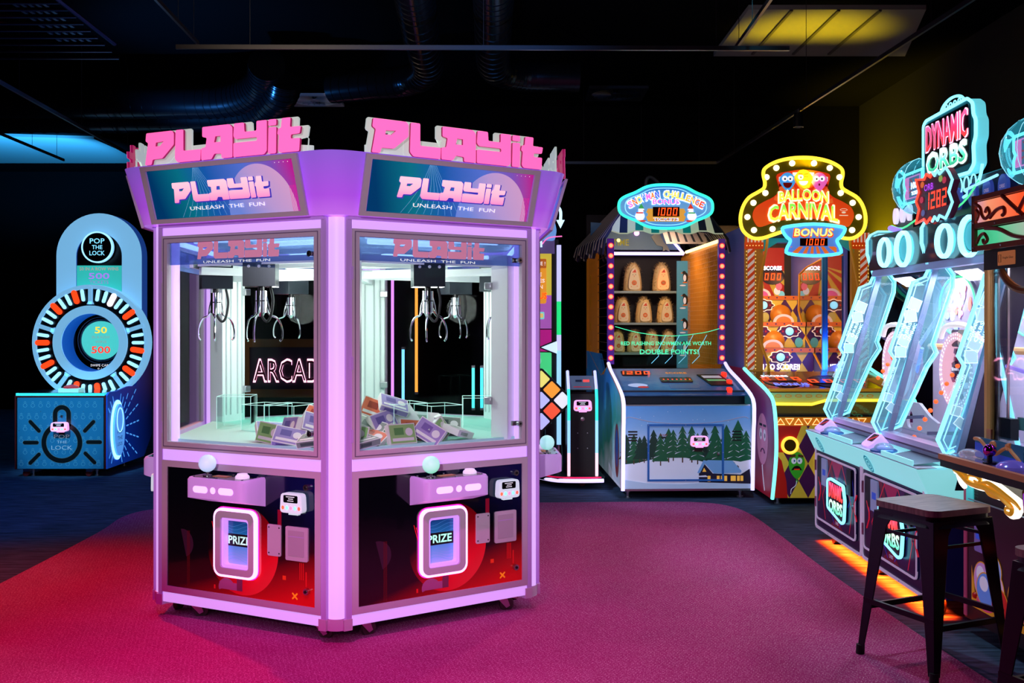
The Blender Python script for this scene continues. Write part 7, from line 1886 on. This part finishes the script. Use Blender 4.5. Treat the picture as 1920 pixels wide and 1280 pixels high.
# glass tower: corner posts, glass, art rail, canopy
mb = MB(); mb.box((.12, .10, .86), (.145, .125, 1.88), mat('brass_corner', (215, 165, 110), .3, .6, (200, 150, 90), .15)); mb.box((.18, .13, .95), (.19, .14, 1.88), M_steel); mb.box((.23, .15, .95), (.24, .16, 1.88), M_steel); mb.box((.14, .10, .90), (.18, .11, 1.0), M_wood); mb.build('corner_post', car)
mb = MB(); mb.box((.145, .112, .95), (LC, .116, 1.86), glassmat('carousel_glass', (248, 252, 255), .12)); mb.build('front_glass', car)
mb = MB(Matrix.Translation((.11, 0, 0)) @ FR(.07)); mb.prism(rect(.0, .86, .42, .96), 0, .01, mat('rail_teal', (30, 80, 110), .3, 0, (20, 70, 110), .3)); mb.flat([(.0, .865), (.42, .865), (.42, .895), (.2, .90), (.1, .93), (.0, .935)], .0105, mat('rail_blue', (50, 70, 180), .3, 0, (40, 60, 180), .35))
for P in ([(.0, .95), (.05, .95), (.10, .925), (.15, .90), (.20, .90), (.25, .925), (.30, .94), (.34, .92), (.38, .90), (.41, .88)], [(.16, .905), (.15, .94), (.18, .95), (.19, .93)], [(.30, .93), (.29, .95), (.32, .955)]):
    mb.ring([(p[0], p[1], .012) for p in smoothp(P, False, 3)], .009, mat('rail_copper', (185, 120, 80), .35, .2, (180, 110, 60), .2), 6)
mb.build('art_rail', car)
MB().box((.20, .13, .96), (.30, .17, 1.06), mat('slate_box', (30, 60, 75), .4)).build('slate_box', car)
mb = MB(); mb.cyl((.32, .02, .858), (.32, .02, .90), .012, M_dark, 12); mb.cyl((.32, .02, .858), (.32, .02, .864), .03, M_dark, 16); j_ = mb.build('joystick', car)
MB().ball((.32, .02, .918), .03, mat('iridescent_ball', (190, 60, 190), .08, 1), 20, 12).build('joystick_ball', j_)
mb = MB(); mb.lathe([(.07, .858), (.07, .87), (.055, .885), (.02, .895), (0, .896)], (.50, .03, 0), mat('violet_button', (110, 90, 190), .15, .2, (100, 90, 200), .3), 24); mb.build('button', car)
mb = MB(); mb.ball((.15, .02, .875), .05, glassmat('crystal_knob', (235, 225, 240), .3, .02, (210, 200, 230), .1, .1), 14, 8, (1.6, 1, .6)); mb.build('clear_dome', car)
mb = MB(FR(.08)); mb.prism(rect(.09, 1.86, LC, 2.11), -.5, 0, mat('canopy_box', (60, 24, 10), .4)); cn_ = mb.build('canopy', car)
mb = MB(FR(.075)); mb.flat(rect(.1, 1.99, LC, 2.09), .0, gradmat('canopy_orange_glass', (1, 0, 0), 0, .8, [(0, (170, 160, 220)), (.25, (240, 150, 110)), (.6, (250, 90, 40)), (1, (240, 40, 20))], .95)); mb.flat(rect(.1, 1.875, LC, 1.955), .0, gradmat('canopy_green_glass', (1, 0, 0), 0, .8, [(0, (40, 170, 120)), (.35, (80, 210, 150)), (.7, (170, 190, 170)), (1, (90, 200, 140))], .85))
mb.build('stained_glass', cn_)
mb = MB(FR(.07)); br_ = mat('copper_scroll', (130, 52, 14), .35, .3)
for z in (1.865, 1.972, 2.105): mb.prism(rect(.09, z - .012, LC, z + .012), 0, .015, br_)
mb.prism(rect(.085, 1.85, .115, 2.12), 0, .015, br_)
for P, r_ in (([(.0, 2.08), (.05, 2.06), (.07, 2.02), (.10, 2.0), (.14, 2.02), (.12, 2.05), (.10, 2.03)], .008), ([(.14, 2.0), (.20, 2.03), (.26, 2.035), (.27, 2.01), (.25, 2.0)], .009), ([(.02, 2.0), (.04, 2.03), (.02, 2.05)], .007), ([(.25, 2.09), (.33, 2.04), (.42, 1.985)], .010), ([(.50, 2.10), (.44, 2.06), (.38, 2.0)], .009), ([(.02, 1.89), (.05, 1.92), (.09, 1.93), (.12, 1.90), (.09, 1.885), (.08, 1.905)], .008), ([(.10, 1.955), (.22, 1.94), (.34, 1.90), (.45, 1.88)], .010), ([(.45, 1.97), (.55, 1.94), (.7, 1.93)], .010), ([(.6, 2.0), (.7, 2.05), (.8, 2.09)], .01)):
    mb.ring([(p[0] + .11, p[1], .012) for p in smoothp(P, False, 4)], r_, br_, 7)
bolts(mb, [(.1, 1.99), (.1, 1.87), (.3, 1.972), (.35, 1.865)], .015, .005)
mb.build('copper_scrollwork', cn_)
mb = MB(FR(.11)); mb.prism(rect(.12, 1.76, .6, 1.855), 0, .012, M_dark); mb.prism(rrect(.25, 1.775, .40, 1.84, .004), .012, .014, mat('sticker_tan', (200, 130, 80), .5, 0, (200, 120, 60), .3)); mb.text('Fragile Glass', .34, 1.808, .014, M_dark, .0145, .09, .005); mb.ring([(p[0], p[1], .0145) for p in rect(.26, 1.79, .28, 1.825)], .0015, M_dark, 4, True); mb.build('warning_board', car)
mb = MB(); mb.ring(smoothp([(.20, .14, 1.76), (.26, .14, 1.70), (.36, .14, 1.66), (.5, .14, 1.65)], False, 4), .018, mat('copper_arc', (190, 110, 60), .3, .4), 8); mb.build('copper_arc', car)
# inside: light wheel and pale prizes
mb = MB(); mb.box((.35, .85, .86), (LC, .88, 1.86), M_pfd); mb.box((.05, .15, .858), (LC, .85, .90), M_white); mb.build('inner_back_panel', car)
mb = MB(FR(.30)); wx, wz, wr = .42, 1.30, .27; n = 48
mb.prism(ell(wx, wz, wr, wr, n), -.08, 0, lit('pink_white_rim', (250, 190, 205), .8), [ell(wx, wz, wr * .8, wr * .8, n)]); mb.prism(ell(wx, wz, wr * 1.05, wr * 1.05, n), -.08, -.03, mat('rose_rim', (215, 110, 150), .4), [ell(wx, wz, wr, wr, n)])
for q in range(44):
    a_ = 2 * PI * q / 44
    for r_ in (.85, .94): mb.flat(ell(wx + wr * r_ * math.cos(a_), wz + wr * r_ * math.sin(a_), .005, .005, 6), .001, lit('rim_led', (255, 240, 245), 2.4))
for q in range(26):
    a_, r_ = rnd.uniform(0, 6.28), math.sqrt(rnd.random()) * .72; u, v = wx + wr * r_ * math.cos(a_), wz + wr * r_ * math.sin(a_); s_ = rnd.uniform(.015, .028)
    mb.prism([(u + s_ * math.cos(h * PI / 2 + q), v + s_ * math.sin(h * PI / 2 + q)) for h in range(4)], -.05, -.03, rnd.choice([M_white, M_pfd, mat('rose_token', (220, 120, 150), .4), mat('grey_token', (110, 105, 125), .3)]))
mb.build('light_wheel', car)
mb = MB(FR(.24)); mb.prism(rect(.2, 1.0, .36, 1.06), 0, .02, M_dark); mb.seg('30', .30, 1.03, .035, M_do, .021); mb.build('score_display', car)
mb = MB(); mb.cyl((.10, .18, 1.36), (.24, .2, .93), .012, M_ncy, 8); mb.cyl((.08, .18, 1.7), (.10, .18, 1.36), .010, M_ncy, 8); mb.cyl((.14, .2, 1.30), (.5, .3, 1.22), .010, lit('violet_tube', (150, 130, 240), 1.1), 8); mb.build('inner_neon', car)
area('carousel_led', (2.17 + .5, 4.5, 1.82), (2.17 + .5, 4.5, .9), 12, (255, 235, 245), .3)
mb = MB()
for x in (.2, 1.3):
    mb.lathe([(0, -.02), (.035, -.02), (.035, .02), (0, .02)], (x, .2, .036), M_dark, 14, 'y').box((x - .02, .18, .04), (x + .02, .22, .072), M_dark)
mb.build('caster', car)

# ================================================================ BAR STOOLS
M_stool = mat('black_violet_steel', (20, 18, 34), .32, .55); M_seat = None
def seatmat():
    m = bpy.data.materials.new('walnut_grain'); m.use_nodes = True; n, l, b = nodes(m)
    tc = n.new('ShaderNodeTexCoord'); mp_ = n.new('ShaderNodeMapping'); mp_.inputs['Scale'].default_value = (3, 26, 3); l.new(tc.outputs['Object'], mp_.inputs[0])
    no = n.new('ShaderNodeTexNoise'); no.inputs['Scale'].default_value = 3; no.inputs['Detail'].default_value = 6; l.new(mp_.outputs[0], no.inputs['Vector'])
    r = ramp(m.node_tree, [(.3, (92, 70, 62)), (.7, (150, 124, 110))]); l.new(no.outputs[0], r.inputs[0]); l.new(r.outputs[0], b.inputs['Base Color']); b.inputs['Roughness'].default_value = .42
    return m
M_seat = seatmat()
def stool(x, y, rz, label):
    t = thing('bar_stool', label, 'stool', (x, y, 0), rz, 'metal bar stools at the right games')
    MB().prism(rrect(-.18, -.18, .18, .18, .05), .685, .712, M_seat).build('seat', t, bevel=.004)
    mb = MB(); a0 = rrect(-.172, -.172, .172, .172, .045); a1 = rrect(-.178, -.178, .178, .178, .045); n = len(a0)
    mb.add([(p[0], p[1], .685) for p in a0] + [(p[0], p[1], .655) for p in a0] + [(p[0], p[1], .635) for p in a1] + [(p[0] * .97, p[1] * .97, .635) for p in a1], [(i, (i + 1) % n, (i + 1) % n + n * k, i + n * k) for k in (1,) for i in range(n)] + [(i + n, (i + 1) % n + n, (i + 1) % n + 2 * n, i + 2 * n) for i in range(n)] + [(i + 2 * n, (i + 1) % n + 2 * n, (i + 1) % n + 3 * n, i + 3 * n) for i in range(n)] + [tuple(range(n))], M_stool)
    mb.build('seat_rim', t)
    for sx in (-1, 1):
        for sy in (-1, 1):
            # L-shaped tapering sheet leg
            mb = MB(); top = Vector((.172 * sx, .172 * sy, .665)); bot = Vector((.222 * sx, .222 * sy, .03))
            vs = []
            for (p, w_) in ((top, .12), (top.lerp(bot, .1), .085), (top.lerp(bot, .9), .040), (bot, .034)):
                th = .006
                vs += [p, p - Vector((w_ * sx, 0, 0)), p - Vector((w_ * sx, th * sy, 0)), p - Vector((th * sx, th * sy, 0)), p - Vector((th * sx, w_ * sy, 0)), p - Vector((0, w_ * sy, 0))]
            fs = []
            for k in range(3):
                for j in range(6): fs.append((k * 6 + j, k * 6 + (j + 1) % 6, (k + 1) * 6 + (j + 1) % 6, (k + 1) * 6 + j))
            fs += [tuple(range(6)), tuple(range(18, 24))]
            mb.add(vs, fs, M_stool); lg = mb.build('leg', t, bevel=.002)
            q = Vector((.214 * sx, .214 * sy, 0))
            mb = MB(); mb.cyl((q.x, q.y, 0), (q.x - .002 * sx, q.y - .002 * sy, .05), .019, mat('rubber_black', (10, 10, 12), .7), 12); mb.build('rubber_foot', lg)
    for z, w_, nm in ((.225, .203, 'foot_rail'), (.555, .176, 'upper_brace')):
        for a in range(4):
            M_ = Matrix.Rotation(a * PI / 2, 4, 'Z')
            mb = MB(M_); 
            if nm == 'foot_rail': mb.prism([(-w_, -.007), (w_, -.007), (w_, .007), (-w_, .007)], z - .012, z + .012, M_stool); 
            else: mb.prism([(-w_, -.004), (w_, -.004), (w_, .004), (-w_, .004)], z - .007, z + .007, M_stool)
            mb.v = [v + (M_ @ Vector((0, -w_ + .005, 0))) + Vector((0, 0, (.03 if a % 2 else 0))) for v in mb.v]
            mb.build(nm, t)
stool(1.862, 4.51, R(24), 'black metal bar stool with brown wood seat standing whole in front of the orb game')
stool(2.0, 3.52, R(24), 'black metal bar stool with wood seat cut off by the right edge of the photo')
